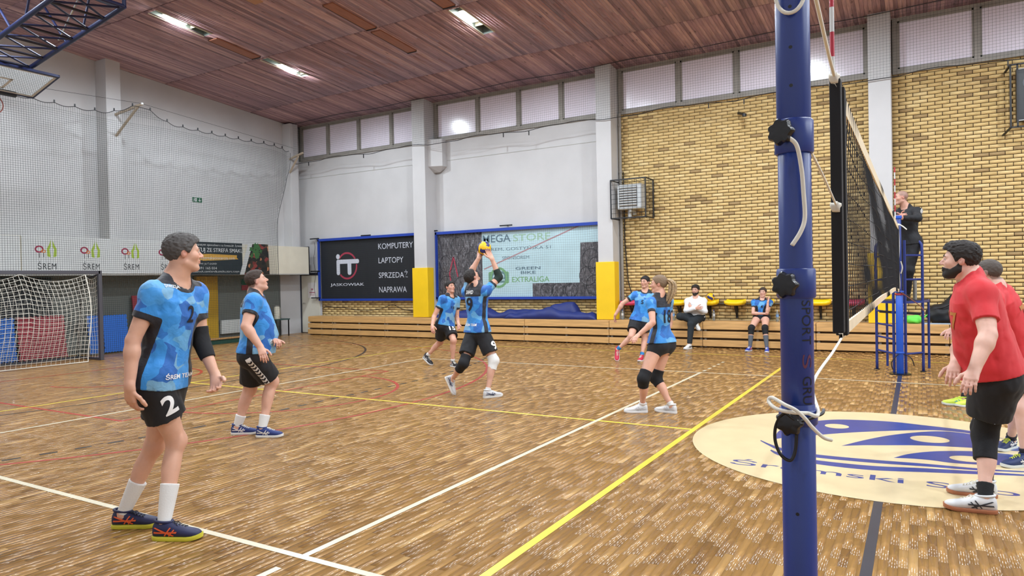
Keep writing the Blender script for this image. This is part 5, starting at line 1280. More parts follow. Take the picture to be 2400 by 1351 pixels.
def jersey_mat():
    m = bpy.data.materials.new('jersey_blue_camouflage'); m.use_nodes = True; nt = m.node_tree; b = nt.nodes['Principled BSDF']
    tc = node(nt,'ShaderNodeTexCoord'); mp = node(nt,'ShaderNodeMapping'); mp.inputs['Rotation'].default_value = (.5,.6,.4); nt.links.new(tc.outputs['Object'],mp.inputs[0])
    v = node(nt,'ShaderNodeTexVoronoi'); v.distance = 'MANHATTAN'; v.inputs['Scale'].default_value = 8.0; v.inputs['Randomness'].default_value = 1; nt.links.new(mp.outputs[0],v.inputs['Vector'])
    sp = node(nt,'ShaderNodeSeparateColor'); nt.links.new(v.outputs['Color'],sp.inputs[0])
    cr = node(nt,'ShaderNodeValToRGB'); cr.color_ramp.interpolation = 'CONSTANT'; el = cr.color_ramp.elements
    el[0].color = srgb(26,96,176); el[1].position = .22; el[1].color = srgb(44,136,212)
    for p,c in ((.45,srgb(92,162,214)),(.60,srgb(34,112,192)),(.74,srgb(112,164,200)),(.9,srgb(62,148,220))):
        e = el.new(p); e.color = c
    nt.links.new(sp.outputs[0],cr.inputs[0])
    at = node(nt,'ShaderNodeAttribute',attribute_name='panel'); g = node(nt,'ShaderNodeMath',operation='GREATER_THAN'); g.inputs[1].default_value = 0; nt.links.new(at.outputs['Fac'],g.inputs[0])
    x = node(nt,'ShaderNodeMix',data_type='RGBA'); nt.links.new(g.outputs[0],x.inputs[0]); nt.links.new(cr.outputs[0],x.inputs[6]); x.inputs[7].default_value = srgb(18,20,32)
    nt.links.new(x.outputs[2],b.inputs['Base Color']); b.inputs['Roughness'].default_value = .6; b.inputs['Sheen Weight'].default_value = .15
    n = node(nt,'ShaderNodeTexNoise'); n.inputs['Scale'].default_value = 16; n.inputs['Detail'].default_value = 2; n.inputs['Distortion'].default_value = 1.2; nt.links.new(tc.outputs['Object'],n.inputs['Vector'])
    bp = node(nt,'ShaderNodeBump'); bp.inputs['Strength'].default_value = .25; bp.inputs['Distance'].default_value = .02; nt.links.new(n.outputs[0],bp.inputs['Height']); nt.links.new(bp.outputs[0],b.inputs['Normal'])
    return m
M_JERSEY = jersey_mat()
M_BLACKCLOTH = mat('cloth_black', srgb(17,18,24), .75, bump=.2, bscale=18, sheen=.05)
M_REDCLOTH = mat('cloth_red', srgb(206,40,48), .7, var=.04, vscale=10, bump=.22, bscale=16, sheen=.1)
M_WHITEKNIT = mat('cloth_white_knit', srgb(226,228,230), .85, bump=.25, bscale=24)
M_DARKTROUSER = mat('cloth_dark_teal', srgb(28,36,42), .8, bump=.25, bscale=20)
M_PADBLACK = mat('kneepad_black', srgb(16,17,22), .8, bump=.15, bscale=60)
M_SOCKW = mat('sock_white', srgb(226,226,224), .85, bump=.2, bscale=90)
M_EYEW = mat('eye_white', srgb(196,186,178), .4); M_EYED = mat('eye_dark', srgb(44,36,32), .25)
M_NUMW = mat('number_white', srgb(232,232,232), .6); M_NUMB = mat('number_black', srgb(18,20,34), .6); M_GOLD = mat('number_gold', srgb(186,120,60), .5)

def attr(me, name, vals):
    a = me.attributes.new(name,'FLOAT','POINT'); a.data.foreach_set('value',np.asarray(vals,np.float32))
def decal(V2, F, org, eu, ev, en, bvh, reach=.25, off=.003, maxlen=.014):
    """flat artwork (u,v) pressed onto a surface along -en; returns verts, faces"""
    bm = bmesh.new(); vs = [bm.verts.new((float(a),float(b),0)) for a,b in V2]
    for f in F:
        try: bm.faces.new([vs[i] for i in f])
        except ValueError: pass
    bmesh.ops.triangulate(bm, faces=list(bm.faces))
    for _ in range(5):
        long = [e for e in bm.edges if e.calc_length() > maxlen]
        if not long: break
        bmesh.ops.subdivide_edges(bm, edges=long, cuts=1); bmesh.ops.triangulate(bm, faces=[f for f in bm.faces if len(f.verts) > 3])
    bm.verts.index_update(); P = []; n = Vector(nv(en))
    last = None
    for v in bm.verts:
        p = Vector(np.asarray(org)+np.asarray(eu)*v.co.x+np.asarray(ev)*v.co.y); hit,nr,_,dist = bvh.ray_cast(p+n*reach,-n,reach*2)
        if hit is None: P.append(None)
        else: P.append(np.array(hit+n*off*.5+nr*off))
    fs = [[v.index for v in f.verts] for f in bm.faces if all(P[v.index] is not None for v in f.verts)]
    bm.free(); used = sorted({i for f in fs for i in f}); mp = {i:k for k,i in enumerate(used)}
    return [P[i] for i in used], [[mp[i] for i in f] for f in fs]
def text_decal(name, s, org, eu, ev, en, width, height, bvh, m, parent, bold=.01):
    V,F = text_geo(s,1.0,bold=bold); lo,hi = V.min(0),V.max(0)
    V2 = np.stack([((V[:,0]-lo[0])/(hi[0]-lo[0])-.5)*width,((V[:,1]-lo[1])/(hi[1]-lo[1])-.5)*height],1)
    P,Fs = decal(V2,F,org,eu,ev,en,bvh)
    if not Fs: return None
    return MB().add(P,Fs).build(name,m,parent,smooth=True)
def poly_decal(name, polys, org, eu, ev, en, bvh, m, parent, maxlen=.014, off=.003):
    V2 = []; F = []
    for p in polys: F.append(tuple(range(len(V2),len(V2)+len(p)))); V2 += list(p)
    P,Fs = decal(V2,F,org,eu,ev,en,bvh,maxlen=maxlen,off=off)
    if not Fs: return None
    return MB().add(P,Fs).build(name,m,parent,smooth=True)

# ---- shoes
SHOE_X = np.array([-.080,-.076,-.066,-.045,-.02,.02,.06,.10,.14,.170,.190,.204,.212,.216])
SHOE_W = np.array([.010,.022,.032,.038,.040,.040,.041,.043,.046,.043,.036,.026,.016,.006])
SHOE_T = np.array([.066,.090,.106,.114,.116,.110,.096,.080,.069,.063,.058,.052,.046,.036])
def shoe(parent, ank, toe, s, flat, zf, colors, side, lace):
    """colors: upper, sole, accent"""
    d = toe-ank
    if flat:
        F = nv((d[0],d[1],0)); U = np.array((0,0,1.)); org = toe-F*.185*s; org[2] = zf+.001
    else:
        lat = nv(np.cross(d,(0,0,1.))); a0 = math.atan2(.07,.185); dn_ = nv(d); up_ = np.cross(lat,dn_)
        F = nv(dn_*math.cos(a0)+up_*math.sin(a0)); U = nv(np.cross(lat,F)); org = toe-F*.185*s-U*.028*s
    S = nv(np.cross(F,U))
    T = lambda p: org+(F*p[0]+S*p[1]+U*p[2])*s
    n = 16; V = []; Fc = []
    inner = side
    for x,w,t in zip(SHOE_X,SHOE_W,SHOE_T):
        bendy = .010*math.sin((x+.08)*8)*inner
        for k in range(n):
            a = 2*math.pi*k/n; c,q = math.cos(a),math.sin(a)
            yy = abs(c)**.75*math.copysign(1,c)*w*(1 if q < .2 else (1-.28*((q-.2)/.8)**1.3)); zz = .014+(t-.014)*(.5+.5*abs(q)**.8*math.copysign(1,q))
            V.append(T((x,yy+bendy,zz)))
    for i in range(len(SHOE_X)-1):
        for k in range(n): Fc.append((i*n+k,(i+1)*n+k,(i+1)*n+(k+1)%n,i*n+(k+1)%n))
    Fc.append(tuple(range(n))); Fc.append(tuple((len(SHOE_X)-1)*n+k for k in range(n))[::-1])
    up = MB().add(V,Fc).build('shoe',colors[0],parent,smooth=True)
    V = []; Fc = []; m = len(SHOE_X)
    for x,w in zip(SHOE_X,SHOE_W):
        bendy = .010*math.sin((x+.08)*8)*inner; sp = .012*max(0,(x-.13)/.085)**2; ww = w+.005
        for (yy,zz) in ((-ww+.003,sp),(ww-.003,sp),(ww+.002,.014+sp),(ww-.001,.025+sp*1.2),(-ww+.001,.025+sp*1.2),(-ww-.002,.014+sp)): V.append(T((x*1.025,yy+bendy,zz)))
    for i in range(m-1):
        for k in range(6): Fc.append((i*6+k,(i+1)*6+k,(i+1)*6+(k+1)%6,i*6+(k+1)%6))
    Fc.append((0,1,2,3,4,5)); Fc.append(tuple((m-1)*6+k for k in range(5,-1,-1)))
    MB().add(V,Fc).build('sole',colors[1],up,auto=50)
    bv = BVHTree.FromObject(up, bpy.context.evaluated_depsgraph_get()) if False else BVHTree.FromPolygons([v.co for v in up.data.vertices],[p.vertices[:] for p in up.data.polygons])
    for sg in (-1,1):
        pol = [[(-.058,.078),(-.046,.082),(.070,.036),(.060,.030)],[(-.060,.046),(-.056,.056),(.088,.058),(.084,.049)],[(.004,.032),(.013,.032),(.050,.078),(.042,.081)],[(.030,.030),(.039,.030),(.074,.068),(.067,.071)]]
        pol = [[(a*s,b*s) for a,b in p] for p in pol]
        poly_decal('side_stripe',pol,org,F,U,S*sg,bv,colors[2],up,maxlen=.02)
    MB().tube([T((-.018+.050*math.cos(a)*(1 if math.cos(a) < 0 else 1.1),.033*math.sin(a),.110-.006*math.cos(a))) for a in np.linspace(0,2*math.pi,20,endpoint=False)],.0085*s,7,closed=True).build('collar',colors[0],up,smooth=True)
    lc = MB()
    for i in range(5):
        x = .045+i*.018; z = np.interp(x,SHOE_X,SHOE_T)+.002; w = .018
        lc.tube([T((x-.006,-w,z-.007)),T((x,0,z+.001)),T((x+.006,w,z-.007))],.0028*s,5); lc.tube([T((x+.006,-w,z-.007)),T((x,0,z+.002)),T((x-.006,w,z-.007))],.0028*s,5)
    lc.tube([T((.04,0,.095)),T((.06,-.02,.1)),T((.07,-.03,.085))],.0025*s,5); lc.tube([T((.04,0,.095)),T((.065,.018,.1)),T((.08,.026,.085))],.0025*s,5)
    lc.build('laces',lace,up)
    return T((-.016,0,.085)), T((.12,0,.03))

def build_person(key, spec, D):
    H = D[0]; J = {k:np.array(v,float) for k,v in zip(JOINTS,D[1])}; s = H/1.8; bulk = spec.get('bulk',1.0); fem = spec.get('female',False)
    zf = spec.get('zf',0.0)
    base = np.array([(J['anL'][0]+J['anR'][0])/2,(J['anL'][1]+J['anR'][1])/2,zf])
    if 'base' in spec: base = np.array(spec['base'],float)
    for k in J:
        if k not in ('ft','fh','fhead'): J[k] = J[k]-base
    zl = 0.0
    root = empty('person',tuple(base),spec['label'],'person',spec.get('group'))
    h = spec.get('res',.0075)
    # ---- shoes first: they fix the ankles
    lace = spec.get('lace',M_WHITECORD)
    for k,sg in (('R',1),('L',-1)):
        fl = k not in spec.get('raised','')
        an,mid = shoe(root,J['an'+k],J['toe'+k],s*spec.get('shoe_scale',1.0),fl,zl,spec['shoes'],sg,lace)
        J['an'+k] = np.array(an) if fl else J['an'+k]*.4+np.array(an)*.6
        J['mid'+k] = np.array(mid)
    # ---- torso
    belly = spec.get('belly',0.0)
    if fem: rings = [(-.22,.10,.07,.09),(-.1,.165,.10,.125),(.0,.168,.10,.125),(.14,.145,.09,.10),(.34,.118,.085,.08),(.52,.125,.10,.085),(.68,.142,.118,.10),(.82,.148,.10,.10),(.94,.115,.07,.08),(1.0,.07,.05,.06)]
    else: rings = [(-.22,.10,.07,.085),(-.1,.158,.10,.12),(.0,.162,.105,.12),(.14,.15,.105,.10),(.34,.145,.105,.092),(.52,.15,.112,.098),(.7,.168,.122,.115),(.84,.172,.108,.112),(.95,.125,.075,.085),(1.0,.075,.055,.065)]
    rings = [(t,a*s*bulk,(bf+belly*math.exp(-((t-.36)/.26)**2))*s*bulk,b*s*bulk) for t,a,bf,b in rings]
    SP = Spine(J['pelvis'],J['neck'],J['fh'],J['ft'],rings,spec.get('curve',0.0))
    up = SP.u
    # ---- head frame
    f = nv(J['fhead']); hu = nv(np.array((0,0,1.))-f*f[2]+up*.15*(1-abs(f[2]))); hu = nv(hu-f*(hu@f)); hs = nv(np.cross(f,hu)); hd = J['head']; q = s*spec.get('head',1.0)*(.96 if fem else 1)
    if H > 1.9: q *= .965
    HR = np.array([hs,f,hu]); hp = lambda a,b,c: hd+(hs*a+f*b+hu*c)*q
    el = lambda c,r,R=HR: ellip(hp(*c),R,np.array(r)*q)
    cran = el((0,-.012,.030),(.076,.098,.088))
    def head_parts(A):
        A(*cran,k=.02); A(*el((0,.020,-.035),(.060,.070,.080)),k=.03); A(*el((0,.064,-.096),(.030,.026,.020)),k=.022)
        for sg in (-1,1):
            A(*cone(hp(.050*sg,.0,-.058),hp(.018*sg,.062,-.096),.020*q,.018*q),k=.02); A(*el((.040*sg,.052,-.018),(.022,.030,.024)),k=.02)
        A(*cone(hp(-.034,.078,.024),hp(.034,.078,.024),.013*q,.013*q),k=.014)
        A(*cone(hp(0,.086,.014),hp(0,.108,-.020),.0075*q,.0125*q),k=.010)
        for sg in (-1,1): A(*el((.012*sg,.098,-.026),(.008,.010,.008)),k=.006)
        A(*el((0,.088,-.050),(.024,.011,.0065)),k=.006); A(*el((0,.087,-.063),(.022,.011,.0075)),k=.006)
    # ---- body field
    P_all = np.array([J[k] for k in J if k not in ('ft','fh','fhead')]); lo,hi = P_all.min(0)-.22,P_all.max(0)+.22
    B = Field(lo,hi,h); A = lambda fn,box,k=.02: B.add(fn,box,k*s)
    A(*SP.field())
    leg = spec.get('leg',1.0)*bulk; arm = spec.get('arm',1.0)*bulk*(.84 if fem else 1.0)
    ft3 = SP.f1
    def limb_parts():
        for k in 'RL':
            hip,kn,an = J['hip'+k],J['kn'+k],J['an'+k]; kf = J['fh']
            A(*cone(hip,kn,.090*s*leg,.056*s*leg,bulge=.006*s),k=.05); gl = 1.0 if fem else .82; A(*ellip(hip-SP.f0*.045*gl*s-up*.02*s,np.array([np.cross(SP.f0,up),SP.f0,up]),np.array((.085,.085*gl,.095))*s*leg),k=.05)
            A(*ellip(kn,np.eye(3),np.array((.058,.058,.064))*s*leg),k=.03)
            d = nv(an-kn); bkd = nv((hip-kn)*-.0+ -J['fh']+d*(J['fh']@d)); c1 = kn+(an-kn)*.30+bkd*.018*s
            A(*cone(kn,an,.050*s*leg,.031*s*leg),k=.03); A(*ellip(c1,np.array([np.cross(bkd,d),bkd,d]),np.array((.050,.046,.125))*s*leg),k=.035)
            A(*ellip(an,np.eye(3),np.array((.033,.033,.040))*s),k=.02); A(*cone(an-np.array((0,0,.02*s)),J['mid'+k],.030*s,.024*s),k=.02)
    limb_parts()
    for k in 'RL':
        sh,e,w = J['sh'+k],J['el'+k],J['wr'+k]
        A(*cone(J['neck']-up*.03*s,sh,.052*s*arm,.054*s*arm),k=.05); A(*ellip(sh,np.eye(3),np.array((.055,.055,.057))*s*arm),k=.03)
        A(*cone(sh,e,.052*s*arm,.040*s*arm,bulge=.005*s),k=.03); A(*cone(e,w,.041*s*arm,.0275*s*arm,bulge=.004*s),k=.02); A(*ellip(e+(w-e)*.25,np.eye(3),np.array((.042,.042,.046))*s*arm),k=.03)
    nb = J['neck']; A(*cone(hp(0,-.018,-.055),nb+up*.005*s-SP.f1*.008*s,.058*s*(.84 if fem else 1)*spec.get('neckw',1),.067*s*(.86 if fem else 1)*spec.get('neckw',1)),k=.03); A(*cone(nb+up*.058*s-SP.f1*.022*s,J['shR'],.042*s,.04*s),k=.05); A(*cone(nb+up*.058*s-SP.f1*.022*s,J['shL'],.042*s,.04*s),k=.05)
    head_parts(A)
    for sg in (-1,1):
        er = np.array([nv(hs*.35*sg*-1+f*.0+hs*1.0*sg),f,hu]); A(*ellip(hp(.079*sg,-.012,.002),HR,np.array((.011,.019,.032))*q),k=.008)
        B.cut(*el((.031*sg,.100,.009),(.016,.015,.0085)),k=.011)
        B.cut(*el((.090*sg,-.004,.006),(.007,.009,.017)),k=.004)
    # ---- hands
    for k,sg in (('R',1),('L',-1)):
        w,t = J['wr'+k],J['ha'+k]; d = nv(t-w); hsz = s*.97*(.9 if fem else 1.04)
        th = np.asarray(spec.get('thumb'+k,J['ft']),float); th = nv(th-d*(th@d)); pn = nv(np.cross(d,th))*(1 if sg > 0 else -1)
        # pn: palm side. for a hanging right hand with thumb forward the palm faces the thigh
        pn = nv(np.cross(d,th)); 
        if sg < 0: pn = -pn
        if np.dot(pn,J['pelvis']-w) < 0 and spec.get('palm'+k) is None: pn = -pn
        if spec.get('palm'+k) is not None:
            v_ = np.asarray(spec['palm'+k],float)
            if pn@v_ < 0: pn = -pn
        kn_ = []
        for i,off in enumerate((.030,.0105,-.0095,-.028)):
            a = w+(th*off*.55+d*.012)*hsz; b = w+(th*off+d*(.088-.004*abs(i-1)))*hsz; kn_.append(b); A(*cone(a,b,.0165*hsz,.0125*hsz),k=.014)
        A(*cone(w-d*.01*hsz,w+d*.05*hsz,.028*hsz,.024*hsz,ell=(pn,.75)),k=.02)
        curl = spec.get('curl'+k,spec.get('curl',.45))
        for i,(L,b) in enumerate(zip(((.044,.027,.021),(.048,.031,.022),(.045,.029,.021),(.035,.022,.019)),kn_)):
            ang = 0; p = b; r0 = (.0098,.0100,.0096,.0086)[i]
            fan = th*(.06,.01,-.04,-.10)[i]
            for j,l in enumerate(L):
                ang += curl*(.7,1.0,.8)[j]; dd = nv(d*math.cos(ang)+pn*math.sin(ang)+fan); p2 = p+dd*l*hsz; A(*cone(p,p2,r0*hsz*(1-.07*j),r0*hsz*(.93-.07*j)),k=.005); p = p2
        p = w+(d*.028+th*.024)*hsz; spread = spec.get('thumb_spread',.8)
        for l,(a,b,c) in zip((.046,.034,.027),((.75,spread,.30),(.9,spread*.55,.35),(.95,spread*.35,.45))):
            dd = nv(d*a+th*b+pn*c); p2 = p+dd*l*hsz; A(*cone(p,p2,.0125*hsz,.0105*hsz),k=.008); p = p2
    V,Fc = B.mesh(); me = mesh_np('body',V,Fc,True)
    # skin tint attributes
    L = (V-hd); lx,ly,lz = L@hs/q,L@f/q,L@hu/q; near = (np.linalg.norm(L,axis=1) < .16*q)
    g = lambda cx,cy,cz,rx,ry,rz: np.exp(-(((np.abs(lx)-cx)/rx)**2+((ly-cy)/ry)**2+((lz-cz)/rz)**2))
    fl = np.where(near,np.clip(.9*g(0,.095,-.056,.022,.02,.010)+.35*g(.04,.07,-.015,.02,.03,.02)+.5*g(.082,-.01,0,.02,.03,.04)+.3*g(0,.11,-.015,.015,.02,.015),0,1),0)
    for k in 'RL':
        fl = np.maximum(fl,.28*np.exp(-(np.linalg.norm(V-J['kn'+k],axis=1)/.05)**2)); fl = np.maximum(fl,.25*np.exp(-(np.linalg.norm(V-J['el'+k],axis=1)/.04)**2)); fl = np.maximum(fl,.25*np.exp(-(np.linalg.norm(V-J['ha'+k],axis=1)/.10)**2))
    stb = spec.get('stubble',0.0)
    st = np.where(near&(lz < -.028)&(ly > -.01),stb*np.clip((-.028-lz)/.02,0,1)*np.clip((ly+.01)/.03,0,1)*(1-np.clip(1.3*g(0,.095,-.056,.026,.03,.012),0,1)),0)
    cr_ = spec.get('crop',0.0)      # shaved sides of the head
    if cr_:
        hl_ = np.interp(ly,[-.12,-.05,-.03,.0,.04,.06,.1],[-.06,-.06,-.03,.02,.03,.06,.075]); st = np.maximum(st,np.where(near,cr_*np.clip((lz-hl_)/.012,0,1),0))
    attr(me,'flush',fl); attr(me,'stubble',st)
    body = link('body',me,skin_mat('skin_'+key,spec['skin'],spec['hair']),root)
    # eyes, brows
    for sg in (-1,1):
        bm = bmesh.new(); bmesh.ops.create_uvsphere(bm,u_segments=16,v_segments=10,radius=.0108*q,matrix=Matrix.Translation(hp(.031*sg,.0775,.009))); MB().bm(bm).build('eye',M_EYEW,body,smooth=True)
        bm = bmesh.new(); bmesh.ops.create_uvsphere(bm,u_segments=12,v_segments=8,radius=.0066*q,matrix=Matrix.Translation(hp(.031*sg,.0828,.009))); MB().bm(bm).build('iris',M_EYED,body,smooth=True)
        MB().tube([hp(.014*sg,.0945,.028),hp(.030*sg,.0935,.033),hp(.047*sg,.083,.028)],[.003*q,.0042*q,.002*q],6).build('eyebrow',mat('hair_'+key,spec['hair'],.7),body,smooth=True)
    hm = mat('hair_'+key,spec['hair'],.55,var=.3,vscale=60,bump=.5,bscale=140)
    # ---- hair
    hr = spec.get('hairshape')
    if hr:
        hh = min(h,.0048); Fh = Field(hd-.19*q,hd+.19*q,hh); thick = hr
        def fh_(P):
            x,y,z = P[0]-hd[0],P[1]-hd[1],P[2]-hd[2]
            a = (x*hs[0]+y*hs[1]+z*hs[2])/q; b = (x*f[0]+y*f[1]+z*f[2])/q; c = (x*hu[0]+y*hu[1]+z*hu[2])/q
            d = cran[0](P)
            th_ = np.interp(c,[-.07,-.02,.05,.11],[thick['side']*.5,thick['side'],(thick['side']+thick['top'])/2,thick['top']])+thick.get('front',0)*np.clip((b-.02)/.06,0,1)*np.clip((c-.04)/.05,0,1)
            nz = thick.get('rough',.003)*(1.1*vnoise(a*120+7,b*60+3,c*90)+1.0*vnoise(a*230,b*110+9,c*150+5)) if d.size < 4e6 else 0
            hl = np.interp(b,[-.13,-.06,-.038,-.012,.022,.04,.058,.09,.12],[thick.get('nape',-.068),thick.get('nape',-.068)+.006,-.02,.022,thick.get('burn',.005),.03,.058,thick.get('line',.072),thick.get('line',.072)+.004])
            return np.maximum(d-(th_+nz)*q,(hl-c)*.8*q).astype(np.float32)
        Fh.add(fh_,(hd-.19*q,hd+.19*q),0)
        V,Fc = Fh.mesh()
        if len(Fc): link('hair',mesh_np('hair',V,Fc,True),hm,root)
    if spec.get('beard'):
        Fh = Field(hd-.16*q,hd+.16*q,min(h,.006)); tb = spec['beard']
        def AA(fn,box,k=.02): Fh.add(fn,box,k*s)
        head_parts(AA); Fh.d -= tb*q
        sl,P = Fh.sub(Fh.lo,Fh.lo+np.array(Fh.n)*Fh.h); x,y,z = P[0]-hd[0],P[1]-hd[1],P[2]-hd[2]
        a = (x*hs[0]+y*hs[1]+z*hs[2])/q; b = (x*f[0]+y*f[1]+z*f[2])/q; c = (x*hu[0]+y*hu[1]+z*hu[2])/q
        reg = c-np.interp(b,[-.04,-.005,.02,.05,.075,.10,.12],[-.02,.0,-.034,-.056,-.052,-.043,-.042]); reg = np.maximum(reg,-(b+.018)*1.0)
        mouth = np.sqrt((a/.022)**2+((b-.098)/.03)**2+((c+.056)/.0085)**2)-1
        Fh.d = np.maximum(np.maximum(Fh.d,reg*q*.8),-mouth*.008).astype(np.float32)
        V,Fc = Fh.mesh()
        if len(Fc): link('beard',mesh_np('beard',V,Fc,True),hm,root)
    if spec.get('ponytail'):
        pts = [np.array(p,float) for p in spec['ponytail']]; pts = [hp(*p) for p in pts]; pts = spline(pts,6); n_ = len(pts); pt = MB(); rg = random.Random(5)
        for i in range(34):
            a = rg.random()*6.28; rr = rg.random()**.5; ph = rg.random()*6
            line = []
            for j,p in enumerate(pts):
                t = j/(n_-1); wd = (.010+.030*math.sin(math.pi*min(1,.08+t*.72))*(1-.35*t))*rr*spec.get('ponyw',1.0); line.append(p+(hs*math.cos(a+t*.8)+f*math.sin(a+t*.8))*wd+hs*.004*math.sin(t*14+ph)+np.array((0,0,1))*(-.03*rg.random() if j == n_-1 else 0))
            pt.tube(line,[.0075*(1-.75*(j/(n_-1))**2)*spec.get('ponyw',1.0)**.5 for j in range(n_)],5)
        pt.build('ponytail',[hm] if not spec.get('hair2') else mat('hair2_'+key,spec['hair2'],.5,var=.35,vscale=50,bump=.4,bscale=160),root,smooth=True)
        bm = bmesh.new(); MB().tube([pts[1]+(hs*math.cos(a)+hu*math.sin(a))*.017 for a in np.linspace(0,6.28,14,endpoint=False)],.005,6,closed=True).build('hair_tie',M_KNOB,root,smooth=True)
    # ---- top
    rgn = np.random.default_rng(abs(hash(key))%1000 if False else sum(map(ord,key)))
    dirs = [nv(rgn.normal(size=3)) for _ in range(6)]
    def folds(S,amp,along):
        """press soft creases into a garment field; along = direction the creases run"""
        m = np.argwhere(np.abs(S.d) < .03); P = S.lo[None]+S.h*m
        e0 = nv(along+.35*dirs[0]); e1 = nv(np.cross(e0,dirs[1])); e2 = np.cross(e0,e1)
        x,y,z = P@e0,P@e1,P@e2
        n = vnoise(x*7+40,y*17+40,z*17+40)+.55*vnoise(x*14+90,y*34+20,z*34+60)
        n = np.where(n > 0,n,-np.abs(n)**1.0*.6)
        S.d[m[:,0],m[:,1],m[:,2]] += (amp*n).astype(np.float32)
    top = spec['top']; hem = top.get('hem',-.10); sl_f = top.get('sleeve',.55); lo_ = top.get('loose',.035)
    tj = ['pelvis','neck']+[a_+k_ for a_ in (('sh','el','wr') if sl_f > 1 else ('sh','el')) for k_ in 'RL']; tp = np.array([J[k] for k in tj]); S = Field(tp.min(0)-.27,tp.max(0)+.22,max(h,.0065)); gr = top.get('grow',.013)
    S.add(*SP.field(gr*s,t0=hem-.02,t1=.97,loose=lo_*s,drape=top.get('drape',.93)),0)
    S.add(*cone(J['neck']-up*.035*s,J['shR'],.060*s*arm,.060*s*arm),.05*s); S.add(*cone(J['neck']-up*.035*s,J['shL'],.060*s*arm,.060*s*arm),.05*s)
    S.add(*cone(J['neck']+up*.056*s-SP.f1*.020*s,J['shR'],.050*s,.052*s*arm),.05*s); S.add(*cone(J['neck']+up*.056*s-SP.f1*.020*s,J['shL'],.050*s,.052*s*arm),.05*s); S.add(*cone(J['neck']-up*.04*s,J['neck']+up*.03*s,.085*s*(.85 if fem else 1),.07*s*(.85 if fem else 1)),.04*s)
    # the garment hangs outside the shorts
    btm = spec['bottom']; gl = 1.0 if fem else .82; g_ = (.014 if btm.get('tight') else .030)*s
    for k in 'RL':
        hip,kn = J['hip'+k],J['kn'+k]
        S.add(*ellip(hip-SP.f0*.045*gl*s-up*.02*s,np.array([np.cross(SP.f0,up),SP.f0,up]),np.array((.085,.085*gl,.095))*s*leg+g_),.05*s)
        if not btm.get('sit'): S.add(*cone(hip+up*.05*s,hip+(kn-hip)*.35,.085*s*leg+g_,.085*s*leg+g_),.05*s)
    ends = {}
    for k in 'RL':
        sh,e,w = J['sh'+k],J['el'+k],J['wr'+k]
        S.add(*ellip(sh,np.eye(3),np.array((.0625,.0625,.0625))*s*arm),.04*s)
        if sl_f <= 1: 
            b = sh+(e-sh)*sl_f; S.add(*cone(sh,b,.061*s*arm,(.063 if not fem else .060)*s*arm,flat_b=True),.045*s); ends[k] = (sh,b)
        else:
            S.add(*cone(sh,e,.066*s*arm,.060*s*arm),.04*s); b = e+(w-e)*min(1,sl_f-1); S.add(*cone(e,b,.061*s*arm,.043*s*arm,flat_b=True),.03*s); ends[k] = (e,b)
    folds(S,top.get('fold',.0065)*s,up+np.cross(SP.f1,up)*.6)
    slc,P = S.sub(S.lo,S.lo+np.array(S.n)*S.h)
    X,Y,t = SP.local(P)
    hemd = ((hem+top.get('hemtilt',0)*Y-t)*SP.L)
    am = np.full(S.n,9.,np.float32)
    for k in 'RL':
        fa,ba_ = cone(J['sh'+k],J['el'+k],.10*s,.10*s); r_ = S.sub(ba_[0]-.02,ba_[1]+.02)
        if r_ is not None: am[r_[0]] = np.minimum(am[r_[0]],fa(r_[1]))
        if sl_f > 1:
            fa,ba_ = cone(J['el'+k],J['wr'+k],.08*s,.08*s); r_ = S.sub(ba_[0]-.02,ba_[1]+.02)
            if r_ is not None: am[r_[0]] = np.minimum(am[r_[0]],fa(r_[1]))
    S.d = np.where(am > 0,np.maximum(S.d,hemd),S.d).astype(np.float32)
    nc = cone(hp(0,-.016,-.03),J['neck']+up*.014*s+SP.f1*.018*s,.060*s*(.85 if fem else 1)*spec.get('neckw',1),.067*s*(.88 if fem else 1)*spec.get('neckw',1))
    S.cut(*nc,k=.004)
    V,Fc = S.mesh(); me = mesh_np('shirt',V,Fc,True)
    if top['mat'] is M_JERSEY:
        Pv = (V[:,0],V[:,1],V[:,2]); X,Y,t = SP.local(Pv)
        m1 = np.minimum(np.minimum(.032*s-np.abs(Y+.012*s),(.80-t)*.5),np.abs(X)-.07*s)
        thr = .905+.105*np.clip(Y/(.05*s),-1,1); m2 = np.minimum((t-thr)*.5,.155*s-np.abs(X))
        m4 = .022*s-nc[0](Pv)
        m3 = np.full(len(V),-1.)
        for k in 'RL':
            sh,b = ends[k]; ba = b-sh; Ls = np.linalg.norm(ba); hh_ = ((V-sh)@ba)/Ls; rad = np.linalg.norm(V-sh-np.outer(hh_/Ls,ba),axis=1); m3 = np.maximum(m3,np.where(rad < .11*s,np.minimum(hh_-(Ls-.036*s),.2),-1))
            m1 = np.where((rad < .085*s)&(hh_ > .06*s),-1,m1)
        pv = np.clip(np.maximum(np.maximum(m1,m2),np.maximum(m3,m4)),-.03,.03)
        ea = np.concatenate([Fc[:,[0,1]],Fc[:,[1,2]],Fc[:,[2,3]],Fc[:,[3,0]]]); cnt_ = np.bincount(ea.ravel(),minlength=len(V)).astype(float)
        for _ in range(7):
            acc_ = np.bincount(ea[:,0],weights=pv[ea[:,1]],minlength=len(V))+np.bincount(ea[:,1],weights=pv[ea[:,0]],minlength=len(V)); pv = .4*pv+.6*acc_/np.maximum(cnt_,1)
        attr(me,'panel',pv)
    shirt = link(top.get('name','jersey'),me,top['mat'],root)
    bvS = BVHTree.FromPolygons([tuple(v) for v in V],[tuple(q_) for q_ in Fc])
